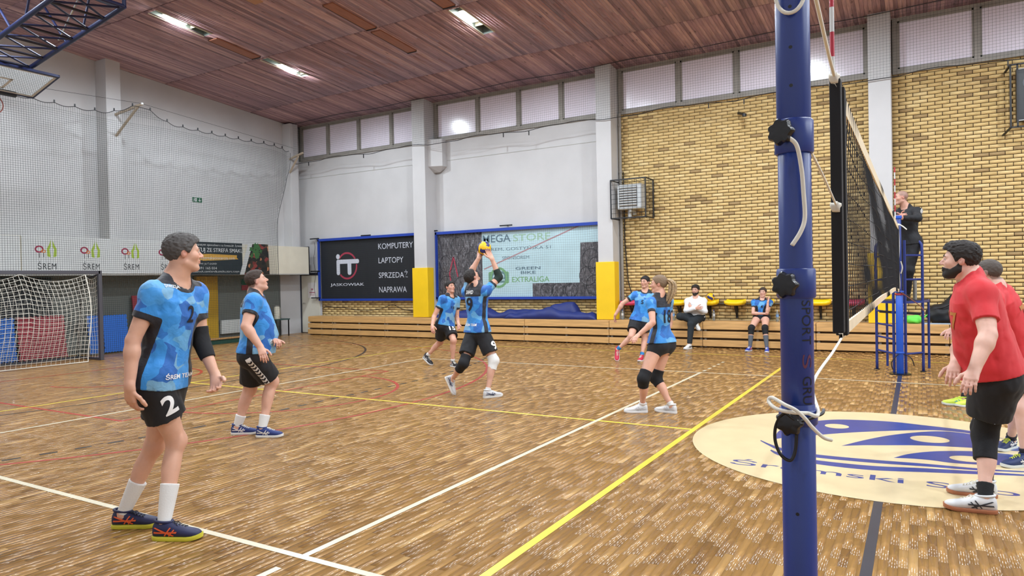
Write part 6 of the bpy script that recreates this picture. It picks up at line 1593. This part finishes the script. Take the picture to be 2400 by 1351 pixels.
    # ---- bottoms
    bt = spec['bottom']; tj = ['pelvis']+[a_+k_ for a_ in (('hip','kn','an') if bt.get('len',.6) > 1 else ('hip','kn')) for k_ in 'RL']; tp = np.array([J[k] for k in tj]); S = Field(tp.min(0)-.24,tp.max(0)+.26,max(h,.0065)); wt = bt.get('waist',.16); cutl = bt.get('len',.6); tight = bt.get('tight',False)
    gl = 1.0 if fem else .82; S.add(*SP.field((.006 if tight else .010)*s,t0=-.2,t1=wt),0)
    for k in 'RL':
        hip,kn,an = J['hip'+k],J['kn'+k],J['an'+k]
        g0 = .006 if tight else bt.get('g0',.020); g1 = .008 if tight else bt.get('g1',.048)
        S.add(*ellip(hip-SP.f0*.045*gl*s-up*.02*s,np.array([np.cross(SP.f0,up),SP.f0,up]),np.array((.085+g0,.085*gl+(g0*.8 if tight else .006),.095+g0*.5))*s*leg),.06*s)
        if cutl <= 1:
            b = hip+(kn-hip)*cutl; rb = (.090+(.056-.090)*cutl)*leg; S.add(*cone(hip,b,(.090+g0)*s*leg,(rb+g1)*s,flat_b=True,bulge=.004*s),.045*s)
        else:
            S.add(*cone(hip,kn,(.090+g0)*s*leg,(.056+.026)*s*leg),.05*s); b = kn+(an-kn)*min(1,cutl-1); S.add(*cone(kn,b,(.056+.024)*s*leg,(.034+.022)*s,flat_b=True),.04*s)
    folds(S,(.0015 if tight else .006)*s,up)
    V,Fc = S.mesh(); shorts = link(bt.get('name','shorts'),mesh_np('shorts',V,Fc,True),bt['mat'],root)
    bvP = BVHTree.FromPolygons([tuple(v) for v in V],[tuple(q_) for q_ in Fc])
    # ---- sleeves, pads, socks: short tubes on limbs
    def band(name,a,b,ra,rb,m,bulge=0,par=root,off=None):
        fn,bx = cone(a,b,ra,rb,True,True,bulge); Q = Field(bx[0]-.03,bx[1]+.03,max(h,.006)); Q.add(fn,bx,0)
        if off is not None: Q.add(*off,.03)
        v_,f_ = Q.mesh(); return link(name,mesh_np(name,v_,f_,True),m,par)
    for k in 'RL':
        kn,an,hip = J['kn'+k],J['an'+k],J['hip'+k]
        sk = spec.get('sock',(.35,M_SOCKW))
        if isinstance(sk,dict): sk = sk[k]
        if sk: band('sock',an-nv(an-kn)*.004,an+(kn-an)*max(.13,sk[0]),.0375*s*max(1,leg*.97),(.0375+.024*min(1,sk[0]/.6))*s*leg,sk[1])
        kp = spec.get('kneepad',{}).get(k)
        if kp:
            up_l,dn_l,m_,th_ = kp; u_ = nv(hip-kn); d_ = nv(an-kn); fr = nv(-(u_+d_)+1e-3*J['fh']) if np.linalg.norm(u_+d_) > .15 else J['fh']
            Q = Field(kn-.26*s,kn+.26*s,max(h,.006)); Q.add(*cone(kn,kn+u_*up_l*s,(.060+th_)*s*leg,(.066+th_)*s*leg,flat_b=True),.0); Q.add(*cone(kn,kn+d_*dn_l*s,(.060+th_)*s*leg,(.053+th_)*s*leg,flat_b=True),.03*s); Q.add(*ellip(kn+fr*.022*s,np.eye(3),np.array((.056,.056,.066))*s*leg),.03*s)
            v_,f_ = Q.mesh(); link('knee_pad',mesh_np('knee_pad',v_,f_,True),m_,root)
        ep = spec.get('elbow',{}).get(k)
        if ep:
            u0,u1,m_ = ep; sh,e,w = J['sh'+k],J['el'+k],J['wr'+k]; a = e+(sh-e)*u0; b = e+(w-e)*u1
            Q = Field(np.minimum(np.minimum(a,b),e)-.1,np.maximum(np.maximum(a,b),e)+.1,max(h,.006)); Q.add(*cone(e,a,.052*s*arm,.054*s*arm,flat_b=True),0); Q.add(*cone(e,b,.053*s*arm,.047*s*arm,flat_b=True,bulge=.003*s),.02*s)
            v_,f_ = Q.mesh(); link('elbow_sleeve',mesh_np('elbow_sleeve',v_,f_,True),m_,root)
        lg = spec.get('legging',{}).get(k)
        if lg: band('legging',hip+(kn-hip)*.3,kn+(an-kn)*lg[0],.084*s*leg,.064*s*leg,lg[1])
    # ---- prints
    C3 = lambda X,Y,t: SP.p0+up*SP.L*t+np.cross(SP.f1,up)*X*s+SP.f1*Y*s
    for (kind,txt,wd,ht,X,t,dirn,m_) in spec.get('prints',[]):
        # dirn: angle around the spine, 0 = front, 90 = wearer's right, 180 = back
        a = math.radians(dirn); en = SP.f1*math.cos(a)+np.cross(SP.f1,up)*math.sin(a); eu = np.cross(up,en)
        org = SP.p0+up*SP.L*t+eu*X*s
        text_decal('number' if kind == 'n' else 'lettering',txt,org,eu,up,en,wd*s,ht*s,bvS,m_,shirt,bold=.02)
    for (txt,wd,ht,k,along,ang,m_) in spec.get('shorts_prints',[]):
        hip,kn = J['hip'+k],J['kn'+k]; ax = nv(hip-kn); f_ = nv(SP.f0-ax*(SP.f0@ax)); r_ = np.cross(f_,ax); a = math.radians(ang); en = f_*math.cos(a)+r_*math.sin(a); eu = np.cross(ax,en)
        text_decal('number',txt,hip+(kn-hip)*along,eu,ax,en,wd*s,ht*s,bvP,m_,shorts,bold=.03)
    if spec.get('arm_stripes'):
        for k in 'RL':
            sh,e = J['sh'+k],J['el'+k]; ax = nv(sh-e); out = nv(sh-(J['neck']-up*.06*s)); en = nv(out-ax*(out@ax)); eu = np.cross(ax,en); L = np.linalg.norm(sh-e)
            if abs(en@nv(out)) < .3: en = nv(up-ax*(up@ax)); eu = np.cross(ax,en)
            for x in (-.022,0,.022): poly_decal('white_stripe',[[(x-.006,-L*.55),(x+.006,-L*.55),(x+.006,.05),(x-.006,.05)]],sh,eu,ax,en,bvS,M_NUMW,shirt,maxlen=.02)
    if spec.get('chevrons'):
        for k in spec['chevrons']:
            hip,kn = J['hip'+k],J['kn'+k]; ax = nv(hip-kn); f_ = nv(SP.f0-ax*(SP.f0@ax)); en = np.cross(f_,ax)*(1 if k == 'R' else -1); eu = np.cross(ax,en)
            L = np.linalg.norm(hip-kn); n_ = 8
            pol = [[(-.028,-.30*L/.43),(.028,-.30*L/.43),(.028,.10),(-.028,.10)]]
            poly_decal('stripe',pol,hip+(kn-hip)*.12,eu,ax,en,bvP,M_NUMW,shorts)
            for i in range(n_):
                y = -.27+i*.045; p_ = [(-.024,y),(0,y-.016),(.024,y),(.024,y+.022),(0,y+.006),(-.024,y+.022)]
                V2 = [p_]; poly_decal('chevron',[[p_[0],p_[1],p_[4],p_[5]],[p_[1],p_[2],p_[3],p_[4]]],hip+(kn-hip)*.12,eu,ax,en,bvP,M_NUMB,shorts,off=.0055)
    return root
# ------------------------------------------------------------------ poses: joint positions in the hall (metres)
JOINTS = ['pelvis','neck','head']+[a+b for b in 'RL' for a in ('sh','hip','el','wr','ha','toe','an','kn')]+['ft','fh','fhead']
POSE = {
  'p2': (1.97, [(-4.172, -4.640, 1.034), (-4.072, -4.573, 1.684), (-4.030, -4.545, 1.894), (-4.051, -4.753, 1.631), (-4.134, -4.731, 1.034), (-4.096, -4.870, 1.328), (-4.077, -4.911, 1.035), (-4.122, -4.878, 0.857), (-3.869, -4.606, 0.030), (-4.044, -4.707, 0.098), (-4.135, -4.560, 0.611), (-4.112, -4.404, 1.618), (-4.210, -4.549, 1.034), (-4.083, -4.391, 1.288), (-3.947, -4.382, 1.044), (-3.828, -4.463, 0.923), (-4.333, -4.611, 0.030), (-4.509, -4.712, 0.098), (-4.363, -4.578, 0.556), (0.986, 0.166, 0.000), (0.923, 0.384, 0.000), (0.413, 0.910, 0.035)]),
  'heavy': (1.80, [(-6.034, -2.388, 0.917), (-5.999, -2.359, 1.553), (-5.985, -2.348, 1.712), (-5.871, -2.492, 1.497), (-5.970, -2.451, 0.917), (-5.832, -2.624, 1.236), (-5.706, -2.553, 1.018), (-5.606, -2.579, 0.881), (-5.786, -2.247, 0.030), (-5.947, -2.339, 0.090), (-5.963, -2.191, 0.589), (-6.133, -2.231, 1.499), (-6.098, -2.324, 0.917), (-6.032, -2.139, 1.190), (-5.847, -2.264, 1.066), (-5.680, -2.315, 1.061), (-6.156, -2.281, 0.030), (-6.316, -2.373, 0.090), (-6.240, -2.263, 0.506), (0.705, 0.709, 0.000), (0.705, 0.709, 0.000), (0.570, 0.761, 0.309)]),
  'p15': (1.80, [(-7.802, 3.618, 0.794), (-7.708, 3.681, 1.366), (-7.706, 3.684, 1.551), (-7.760, 3.495, 1.325), (-7.824, 3.531, 0.794), (-7.883, 3.383, 1.001), (-7.813, 3.216, 0.821), (-7.745, 3.121, 0.690), (-8.134, 3.599, 0.030), (-8.252, 3.620, 0.177), (-8.001, 3.721, 0.459), (-7.675, 3.854, 1.299), (-7.781, 3.705, 0.794), (-7.666, 3.840, 0.952), (-7.520, 3.685, 0.811), (-7.445, 3.587, 0.686), (-7.414, 3.447, 0.030), (-7.573, 3.541, 0.090), (-7.521, 3.502, 0.517), (0.971, -0.241, 0.000), (0.971, -0.241, 0.000), (0.956, -0.237, 0.174)]),
  'p9': (1.82, [(-5.285, 0.971, 0.939), (-5.299, 0.971, 1.569), (-5.351, 0.943, 1.726), (-5.112, 0.949, 1.515), (-5.200, 0.938, 0.939), (-5.004, 1.140, 1.718), (-5.093, 1.092, 1.988), (-5.203, 1.154, 2.106), (-4.931, 0.980, 0.030), (-5.023, 0.816, 0.091), (-5.008, 0.947, 0.516), (-5.484, 0.993, 1.511), (-5.370, 1.005, 0.939), (-5.475, 1.096, 1.791), (-5.363, 1.165, 2.017), (-5.413, 1.281, 2.137), (-5.615, 0.803, 0.030), (-5.623, 0.800, 0.237), (-5.365, 0.709, 0.490), (0.116, 0.993, 0.000), (0.369, 0.930, 0.000), (0.202, 0.678, 0.707)]),
  'p5': (1.82, [(-4.654, 6.055, 0.788), (-4.557, 6.120, 1.354), (-4.555, 6.124, 1.573), (-4.750, 6.082, 1.317), (-4.743, 6.039, 0.788), (-4.996, 5.974, 1.141), (-5.132, 5.905, 0.906), (-5.200, 5.996, 0.776), (-4.971, 5.578, 0.030), (-4.989, 5.632, 0.214), (-4.726, 5.717, 0.481), (-4.383, 6.144, 1.283), (-4.564, 6.071, 0.788), (-4.374, 6.369, 1.091), (-4.468, 6.310, 0.837), (-4.457, 6.166, 0.740), (-4.518, 5.594, 0.030), (-4.536, 5.780, 0.091), (-4.564, 6.065, 0.396), (0.174, -0.985, -0.000), (0.174, -0.985, -0.000), (-0.208, -0.978, 0.000)]),
  'p18': (1.74, [(-2.495, 0.873, 0.843), (-2.507, 0.874, 1.411), (-2.514, 0.872, 1.581), (-2.448, 1.043, 1.359), (-2.467, 0.956, 0.843), (-2.461, 1.124, 1.088), (-2.454, 0.922, 0.952), (-2.448, 0.767, 0.885), (-2.543, 0.812, 0.030), (-2.365, 0.796, 0.087), (-2.578, 0.886, 0.411), (-2.563, 0.704, 1.358), (-2.522, 0.791, 0.843), (-2.491, 0.558, 1.123), (-2.631, 0.417, 0.977), (-2.643, 0.260, 0.924), (-2.862, 0.606, 0.030), (-2.700, 0.681, 0.087), (-2.623, 0.562, 0.436), (-0.947, 0.320, 0.000), (-0.947, 0.320, 0.000), (-0.984, -0.179, 0.000)]),
  'sitman': (1.82, [(-4.271, 8.844, 0.705), (-4.283, 8.843, 1.140), (-4.281, 8.847, 1.342), (-4.467, 8.815, 1.082), (-4.361, 8.831, 0.705), (-4.432, 8.600, 0.878), (-4.185, 8.548, 0.931), (-4.033, 8.463, 0.945), (-4.120, 8.535, 0.446), (-4.183, 8.592, 0.580), (-4.535, 8.428, 0.746), (-4.097, 8.871, 1.087), (-4.181, 8.858, 0.705), (-4.028, 8.696, 0.855), (-4.324, 8.617, 0.967), (-4.470, 8.705, 0.994), (-4.352, 8.141, 0.030), (-4.303, 8.321, 0.091), (-4.280, 8.438, 0.569), (0.149, -0.989, -0.000), (0.149, -0.989, -0.000), (-0.078, -0.997, 0.000)]),
  'sitwom': (1.70, [(-2.782, 8.802, 0.722), (-2.770, 8.815, 1.107), (-2.751, 8.828, 1.280), (-2.944, 8.787, 1.058), (-2.866, 8.790, 0.722), (-2.936, 8.651, 0.816), (-2.662, 8.700, 0.806), (-2.597, 8.848, 0.818), (-2.971, 8.131, 0.030), (-2.948, 8.304, 0.085), (-2.936, 8.441, 0.494), (-2.599, 8.839, 1.052), (-2.698, 8.815, 0.722), (-2.640, 8.682, 0.826), (-2.620, 8.694, 1.082), (-2.606, 8.827, 1.173), (-2.563, 8.088, 0.030), (-2.582, 8.261, 0.085), (-2.647, 8.443, 0.500), (0.150, -0.989, -0.000), (0.150, -0.989, -0.000), (-0.076, -0.997, 0.000)]),
  'ref': (1.80, [(0.146, 6.140, 2.155), (0.108, 6.126, 2.739), (0.035, 6.086, 2.944), (-0.041, 6.232, 2.680), (0.071, 6.191, 2.155), (-0.081, 5.966, 2.565), (0.025, 5.738, 2.608), (0.065, 5.568, 2.600), (0.006, 5.930, 1.274), (0.066, 6.141, 1.326), (0.082, 6.280, 1.706), (0.264, 6.022, 2.687), (0.220, 6.089, 2.155), (0.276, 5.758, 2.558), (0.051, 5.625, 2.570), (-0.006, 5.462, 2.576), (0.057, 5.902, 1.275), (0.111, 6.109, 1.326), (0.135, 5.995, 1.704), (-0.566, -0.824, -0.000), (-0.566, -0.824, -0.000), (-0.937, -0.350, 0.000)]),
  'r1': (1.90, [(0.740, -1.488, 0.919), (0.588, -1.569, 1.597), (0.526, -1.603, 1.744), (0.648, -1.313, 1.524), (0.747, -1.393, 0.919), (0.531, -1.347, 1.112), (0.494, -1.592, 1.011), (0.461, -1.740, 0.904), (0.472, -1.337, 0.030), (0.667, -1.327, 0.095), (0.679, -1.245, 0.491), (0.642, -1.758, 1.511), (0.732, -1.583, 0.919), (0.664, -1.916, 1.243), (0.579, -2.054, 1.029), (0.529, -2.182, 0.908), (0.440, -1.730, 0.030), (0.635, -1.717, 0.095), (0.668, -1.489, 0.486), (-0.997, 0.079, 0.000), (-0.997, 0.079, 0.000), (-0.994, 0.079, 0.070)]),
  'r2': (1.80, [(1.091, 0.165, 0.837), (0.872, 0.044, 1.498), (0.804, 0.007, 1.648), (0.940, 0.230, 1.469), (1.119, 0.250, 0.837), (0.735, 0.228, 1.218), (0.554, 0.063, 1.147), (0.496, -0.096, 1.107), (0.908, 0.272, 0.030), (0.995, 0.436, 0.090), (1.011, 0.181, 0.435), (0.837, -0.122, 1.423), (1.063, 0.079, 0.837), (0.890, -0.277, 1.177), (0.694, -0.402, 1.073), (0.602, -0.549, 1.066), (0.884, -0.330, 0.030), (1.027, -0.214, 0.090), (1.014, -0.160, 0.475), (-0.950, 0.312, 0.000), (-0.950, 0.312, 0.000), (-0.919, 0.393, 0.000)]),
  'r3': (1.80, [(0.941, 2.924, 0.873), (0.900, 2.906, 1.327), (0.884, 2.898, 1.477), (0.917, 3.093, 1.276), (0.947, 3.014, 0.873), (0.922, 3.298, 1.065), (0.863, 3.105, 0.912), (0.831, 2.949, 0.842), (0.542, 2.714, 0.030), (0.726, 2.733, 0.090), (0.848, 2.761, 0.541), (0.894, 2.724, 1.268), (0.935, 2.834, 0.873), (0.956, 2.481, 1.112), (0.858, 2.276, 0.997), (0.807, 2.134, 0.907), (0.674, 2.644, 0.030), (0.828, 2.746, 0.090), (0.833, 2.637, 0.554), (-0.998, 0.065, 0.000), (-0.998, 0.065, 0.000), (-0.998, 0.065, 0.000)]),
}
# ------------------------------------------------------------------ the people
SK = lambda *c: srgb(*c)
HB = {'dark': srgb(34,28,26), 'brown': srgb(58,44,36), 'grey': srgb(74,70,68), 'black': srgb(24,21,22), 'blonde': srgb(146,122,92)}
shoe_c = lambda n,a,b,c: (mat('shoe_upper_'+n,a,.55), mat('shoe_sole_'+n,b,.5), mat('shoe_mark_'+n,c,.5))
JT = lambda hem,**k: dict(mat=M_JERSEY,hem=hem,**k)
TEAM = 'blue jersey volleyball team'
CAST = {
 'p2': dict(label='tall player numbered two in blue camouflage jersey walking in the left foreground', group=TEAM, res=.0055, skin=SK(212,164,140), hair=HB['grey'], stubble=.12,
   hairshape=dict(side=.012,top=.020,front=.010,rough=.0035,line=.075,nape=-.075,burn=.0), top=JT(-.05,loose=.035), bottom=dict(mat=M_BLACKCLOTH,len=.58), sock=(.48,M_SOCKW), bulk=.97,
   shoes=shoe_c('navy_orange',srgb(28,32,72),srgb(206,200,60),srgb(226,96,50)), lace=M_NUMB, elbow={'L':(.30,.50,M_PADBLACK)}, neckw=1.08,
   prints=[('n','2',.05,.105,.03,.73,0,M_NUMB),('t','ŚREM TEAM',.26,.038,.02,.10,-2,M_NUMW),('t','DYWIZJA',.085,.022,-.115,.985,-20,M_NUMW)], shorts_prints=[('2',.085,.12,'R',.33,22,M_NUMW)]),
 'heavy': dict(label='stout player in blue jersey with white chevrons down his black shorts', group=TEAM, res=.0065, skin=SK(216,168,146), hair=HB['brown'], crop=.75, stubble=.1, belly=.10, bulk=1.18, leg=1.0, arm=1.04, neckw=1.15,
   hairshape=dict(side=.003,top=.016,front=.006,rough=.003,line=.078,nape=-.05,burn=.03), top=JT(.03,loose=.03), bottom=dict(mat=M_BLACKCLOTH,len=.84,waist=.2), sock=(.30,M_SOCKW),
   shoes=shoe_c('navy_blue',srgb(30,48,110),srgb(226,226,222),srgb(226,226,226)), chevrons='R', curlL=.9, prints=[('t','ŚREM',.12,.045,.06,.24,38,M_NUMW),('t','17',.05,.035,.0,.93,140,M_NUMW)]),
 'p15': dict(label='player with number fifteen on his shorts stepping in front of the banner', group=TEAM, res=.008, skin=SK(212,160,138), hair=HB['dark'], stubble=.15, belly=.02,
   hairshape=dict(side=.006,top=.018,front=.006,rough=.003), top=JT(.03,loose=.035), bottom=dict(mat=M_BLACKCLOTH,len=.74), sock=(.16,M_SOCKW), raised='R',
   shoes=shoe_c('black',srgb(22,24,32),srgb(230,230,230),srgb(230,230,230)), prints=[('t','15',.075,.05,.0,.66,0,M_NUMB)], shorts_prints=[('15',.12,.11,'L',.45,32,M_NUMW)]),
 'p9': dict(label='player numbered nine seen from behind setting the ball with raised arms', group=TEAM, res=.0065, skin=SK(212,164,142), hair=HB['dark'], stubble=.15,
   hairshape=dict(side=.006,top=.014,rough=.003), top=JT(-.03,loose=.035,fold=.008), bottom=dict(mat=M_BLACKCLOTH,len=.74,waist=.12), sock={'R':(.06,M_SOCKW),'L':None}, raised='L', curl=.35,
   shoes=shoe_c('white_navy',srgb(206,206,208),srgb(220,218,214),srgb(54,64,96)), elbow={'R':(.28,.42,mat('elbow_dark_green',srgb(28,44,38),.8))}, legging={'L':(.02,M_BLACKCLOTH)},
   kneepad={'R':(.085,.13,M_SOCKW,.010),'L':(.12,.16,M_PADBLACK,.012)},
   thumbR=(-.86,-.5,0), thumbL=(.86,.5,0), palmR=(-.6,.1,.6), palmL=(.6,.3,.6),
   prints=[('n','9',.13,.20,-.03,.62,180,M_NUMB),('t','DAWID',.15,.055,-.04,.90,180,M_NUMW),('t','ŚREM TEAM',.26,.05,-.03,.16,180,M_NUMW)], shorts_prints=[('9',.09,.13,'R',.58,75,M_NUMW)]),
 'p5': dict(label='player numbered five lunging with red shoes and blue socks', group=TEAM, res=.0085, skin=SK(212,162,140), hair=HB['black'], stubble=.12,
   hairshape=dict(side=.007,top=.018,front=.004,rough=.002), top=JT(-.02,loose=.035), bottom=dict(mat=M_BLACKCLOTH,len=.62), sock=(.2,mat('sock_blue',srgb(40,120,180),.8)), raised='R',
   shoes=shoe_c('red',srgb(196,36,66),srgb(232,226,228),srgb(232,180,190)), prints=[('n','5',.05,.085,0,.66,0,M_NUMB)], shorts_prints=[('5',.06,.09,'L',.4,-20,M_NUMW)]),
 'p18': dict(label='woman player numbered eighteen with a long blonde ponytail and black knee pads', group=TEAM, res=.0065, female=True, skin=SK(216,164,140), hair=srgb(124,102,80), hair2=srgb(176,150,116), ponyw=1.35, leg=1.04,
   hairshape=dict(side=.010,top=.014,rough=.0016,line=.078,nape=-.06,burn=.0), ponytail=[(0,-.105,.055),(0,-.138,.055),(0,-.180,.0),(0,-.178,-.09),(0,-.140,-.18),(0,-.090,-.26),(0,-.055,-.33)],
   top=JT(.03,sleeve=.5,loose=.03), bottom=dict(mat=M_BLACKCLOTH,len=.30,tight=True,waist=.18), sock=(.14,M_SOCKW), shoes=shoe_c('white',srgb(228,230,232),srgb(232,232,232),srgb(196,200,206)),
   kneepad={'R':(.11,.11,M_PADBLACK,.012),'L':(.11,.11,M_PADBLACK,.012)}, prints=[('n','18',.15,.17,.0,.60,172,M_NUMB)]),
 'sitman': dict(label='bearded man in white sweater sitting with crossed arms and legs', res=.0085, skin=SK(214,166,144), hair=HB['dark'], beard=.006, hairshape=dict(side=.012,top=.026,front=.010,rough=.004),
   top=dict(mat=M_WHITEKNIT,hem=-.02,sleeve=1.97,loose=.03,grow=.02,name='sweater'), bottom=dict(mat=M_DARKTROUSER,len=1.92,waist=.1,name='trousers',sit=1), sock=None, raised='R',
   shoes=shoe_c('plain_white',srgb(230,230,228),srgb(226,226,224),srgb(40,42,46)), base=(-4.33,8.8,0), thumbR=(0,0,1), thumbL=(0,0,1)),
 'sitwom': dict(label='seated woman player numbered four with black knee pads and grey socks', group=TEAM, res=.0085, female=True, skin=SK(216,168,148), hair=HB['brown'], hairshape=dict(side=.013,top=.018,rough=.0015,line=.068,nape=-.06,burn=-.01),
   ponytail=[(0,-.105,.03),(.01,-.12,.02),(.03,-.10,-.06),(.05,-.06,-.12),(.06,-.03,-.17)], ponyw=.8, top=JT(.10,sleeve=.5), bottom=dict(mat=M_BLACKCLOTH,len=.22,tight=True,waist=.25,sit=1), sock=(.62,mat('sock_grey',srgb(88,92,100),.8)), leg=1.0,
   kneepad={'R':(.06,.15,M_PADBLACK,.010),'L':(.06,.15,M_PADBLACK,.010)}, shoes=shoe_c('blue',srgb(46,72,176),srgb(220,220,226),srgb(220,120,90)), prints=[('n','4',.05,.085,0,.62,0,M_NUMB)], base=(-2.8,8.8,0), thumbR=(0,0,1), curlL=.9),
 'ref': dict(label='referee in black tracksuit standing on the blue stand', res=.008, zf=1.201, skin=SK(206,156,136), hair=HB['grey'], crop=.55, stubble=.1, top=dict(mat=M_BLACKCLOTH,hem=-.02,sleeve=1.95,loose=.0,grow=.016,drape=.85,name='track_top'), bottom=dict(mat=M_BLACKCLOTH,len=1.96,waist=.1,name='track_trousers'), sock=None,
   shoes=shoe_c('dark',srgb(24,24,28),srgb(40,40,44),srgb(60,60,64)), lace=M_KNOB, arm_stripes=True, curl=.9, thumbR=(0,0,1), thumbL=(0,0,1)),
 'r1': dict(label='bearded man in red shirt and black shorts standing in the right foreground', group='red shirt volleyball team', res=.0055, skin=SK(222,178,160), hair=HB['dark'], beard=.006, belly=.05, bulk=1.12, arm=1.06, neckw=1.1, leg=.96,
   hairshape=dict(side=.006,top=.024,front=.012,rough=.0035,line=.074,nape=-.06,burn=-.01), top=dict(mat=M_REDCLOTH,hem=.04,sleeve=.66,loose=.06,grow=.02,drape=1.0,name='t_shirt'), bottom=dict(mat=M_BLACKCLOTH,len=.66,waist=.14,g0=.035,g1=.06), sock=(.24,M_PADBLACK),
   kneepad={'L':(.16,.17,M_PADBLACK,.010),'R':(.13,.17,M_PADBLACK,.010)}, shoes=shoe_c('white_black',srgb(214,216,218),srgb(172,110,78),srgb(44,48,56)), prints=[('n','17',.15,.12,.0,.66,-34,M_GOLD)], shorts_prints=[('hummel',.12,.028,'L',.68,-78,M_NUMW)]),
 'r2': dict(label='short haired player in red shirt crouching behind the bearded man', group='red shirt volleyball team', res=.0065, skin=SK(222,180,164), hair=srgb(78,70,64), crop=.7, hairshape=dict(side=.0025,top=.008,front=.002,rough=.002,line=.074,nape=-.055,burn=.01), top=dict(mat=M_REDCLOTH,hem=.04,sleeve=.6,loose=.02,grow=.018,name='t_shirt'), bottom=dict(mat=M_BLACKCLOTH,len=.74,waist=.14), sock=(.16,M_NUMB),
   shoes=shoe_c('navy_white',srgb(30,50,96),srgb(216,222,220),srgb(230,232,232)), lace=mat('lace_lime',srgb(214,226,70),.6), prints=[('n','7',.12,.22,.0,.60,180,M_GOLD)]),
 'r3': dict(label='player with neon yellow shoes almost hidden behind the bearded man', group='red shirt volleyball team', res=.011, skin=SK(222,180,164), hair=HB['dark'], hairshape=dict(side=.007,top=.016,rough=.003), top=dict(mat=M_REDCLOTH,hem=.04,sleeve=.6,name='t_shirt'), bottom=dict(mat=M_BLACKCLOTH,len=.8,waist=.14), sock=(.16,M_NUMB),
   shoes=shoe_c('neon',srgb(214,236,90),srgb(222,230,226),srgb(110,170,180)), lace=mat('lace_neon',srgb(206,230,90),.6)),
}
import time as _t
for _k in CAST:
    _t0 = _t.time(); build_person(_k, CAST[_k], POSE[_k]); print('person', _k, round(_t.time()-_t0,1))
volleyball((-5.28,1.18,2.150),(.5,.3,.9),'volleyball in the air just above the hands of the setter')
volleyball((-4.02,9.16,1.165),(.2,.9,.4),'volleyball resting on a yellow wall seat')
# black padded jacket / bag on the bleacher
jk = empty('black_bag', (.86,9.15,.611),'black padded bag slumped on the bleacher behind the red players','bag')
Q = Field((-.6,-.3,-.05),(.6,.3,.8),.012)
for c,r in (((0,.0,.18),(.42,.20,.20)),((.15,.03,.36),(.30,.17,.26)),((-.2,-.02,.2),(.26,.18,.2)),((.25,.02,.5),(.18,.14,.16))): Q.add(*ellip(c,np.eye(3),r),.08)
sl_,P_ = Q.sub(Q.lo,Q.lo+np.array(Q.n)*Q.h); Q.d = Q.d+np.where(Q.d < .05,.008*np.sin(P_[0]*26+P_[2]*18)+.006*np.sin(P_[2]*40-P_[0]*12),0).astype(np.float32); Q.d = np.maximum(Q.d,.0-P_[2]+0*Q.d).astype(np.float32)
V_,F_ = Q.mesh(); link('padded_shell',mesh_np('padded_shell',V_,F_,True),mat('bag_black',srgb(20,21,26),.6),jk)
MB().tube(spline([(-.3,-.16,.3),(-.1,-.2,.36),(.15,-.17,.55)]),.012,6).build('strap',M_KNOB,jk,smooth=True)
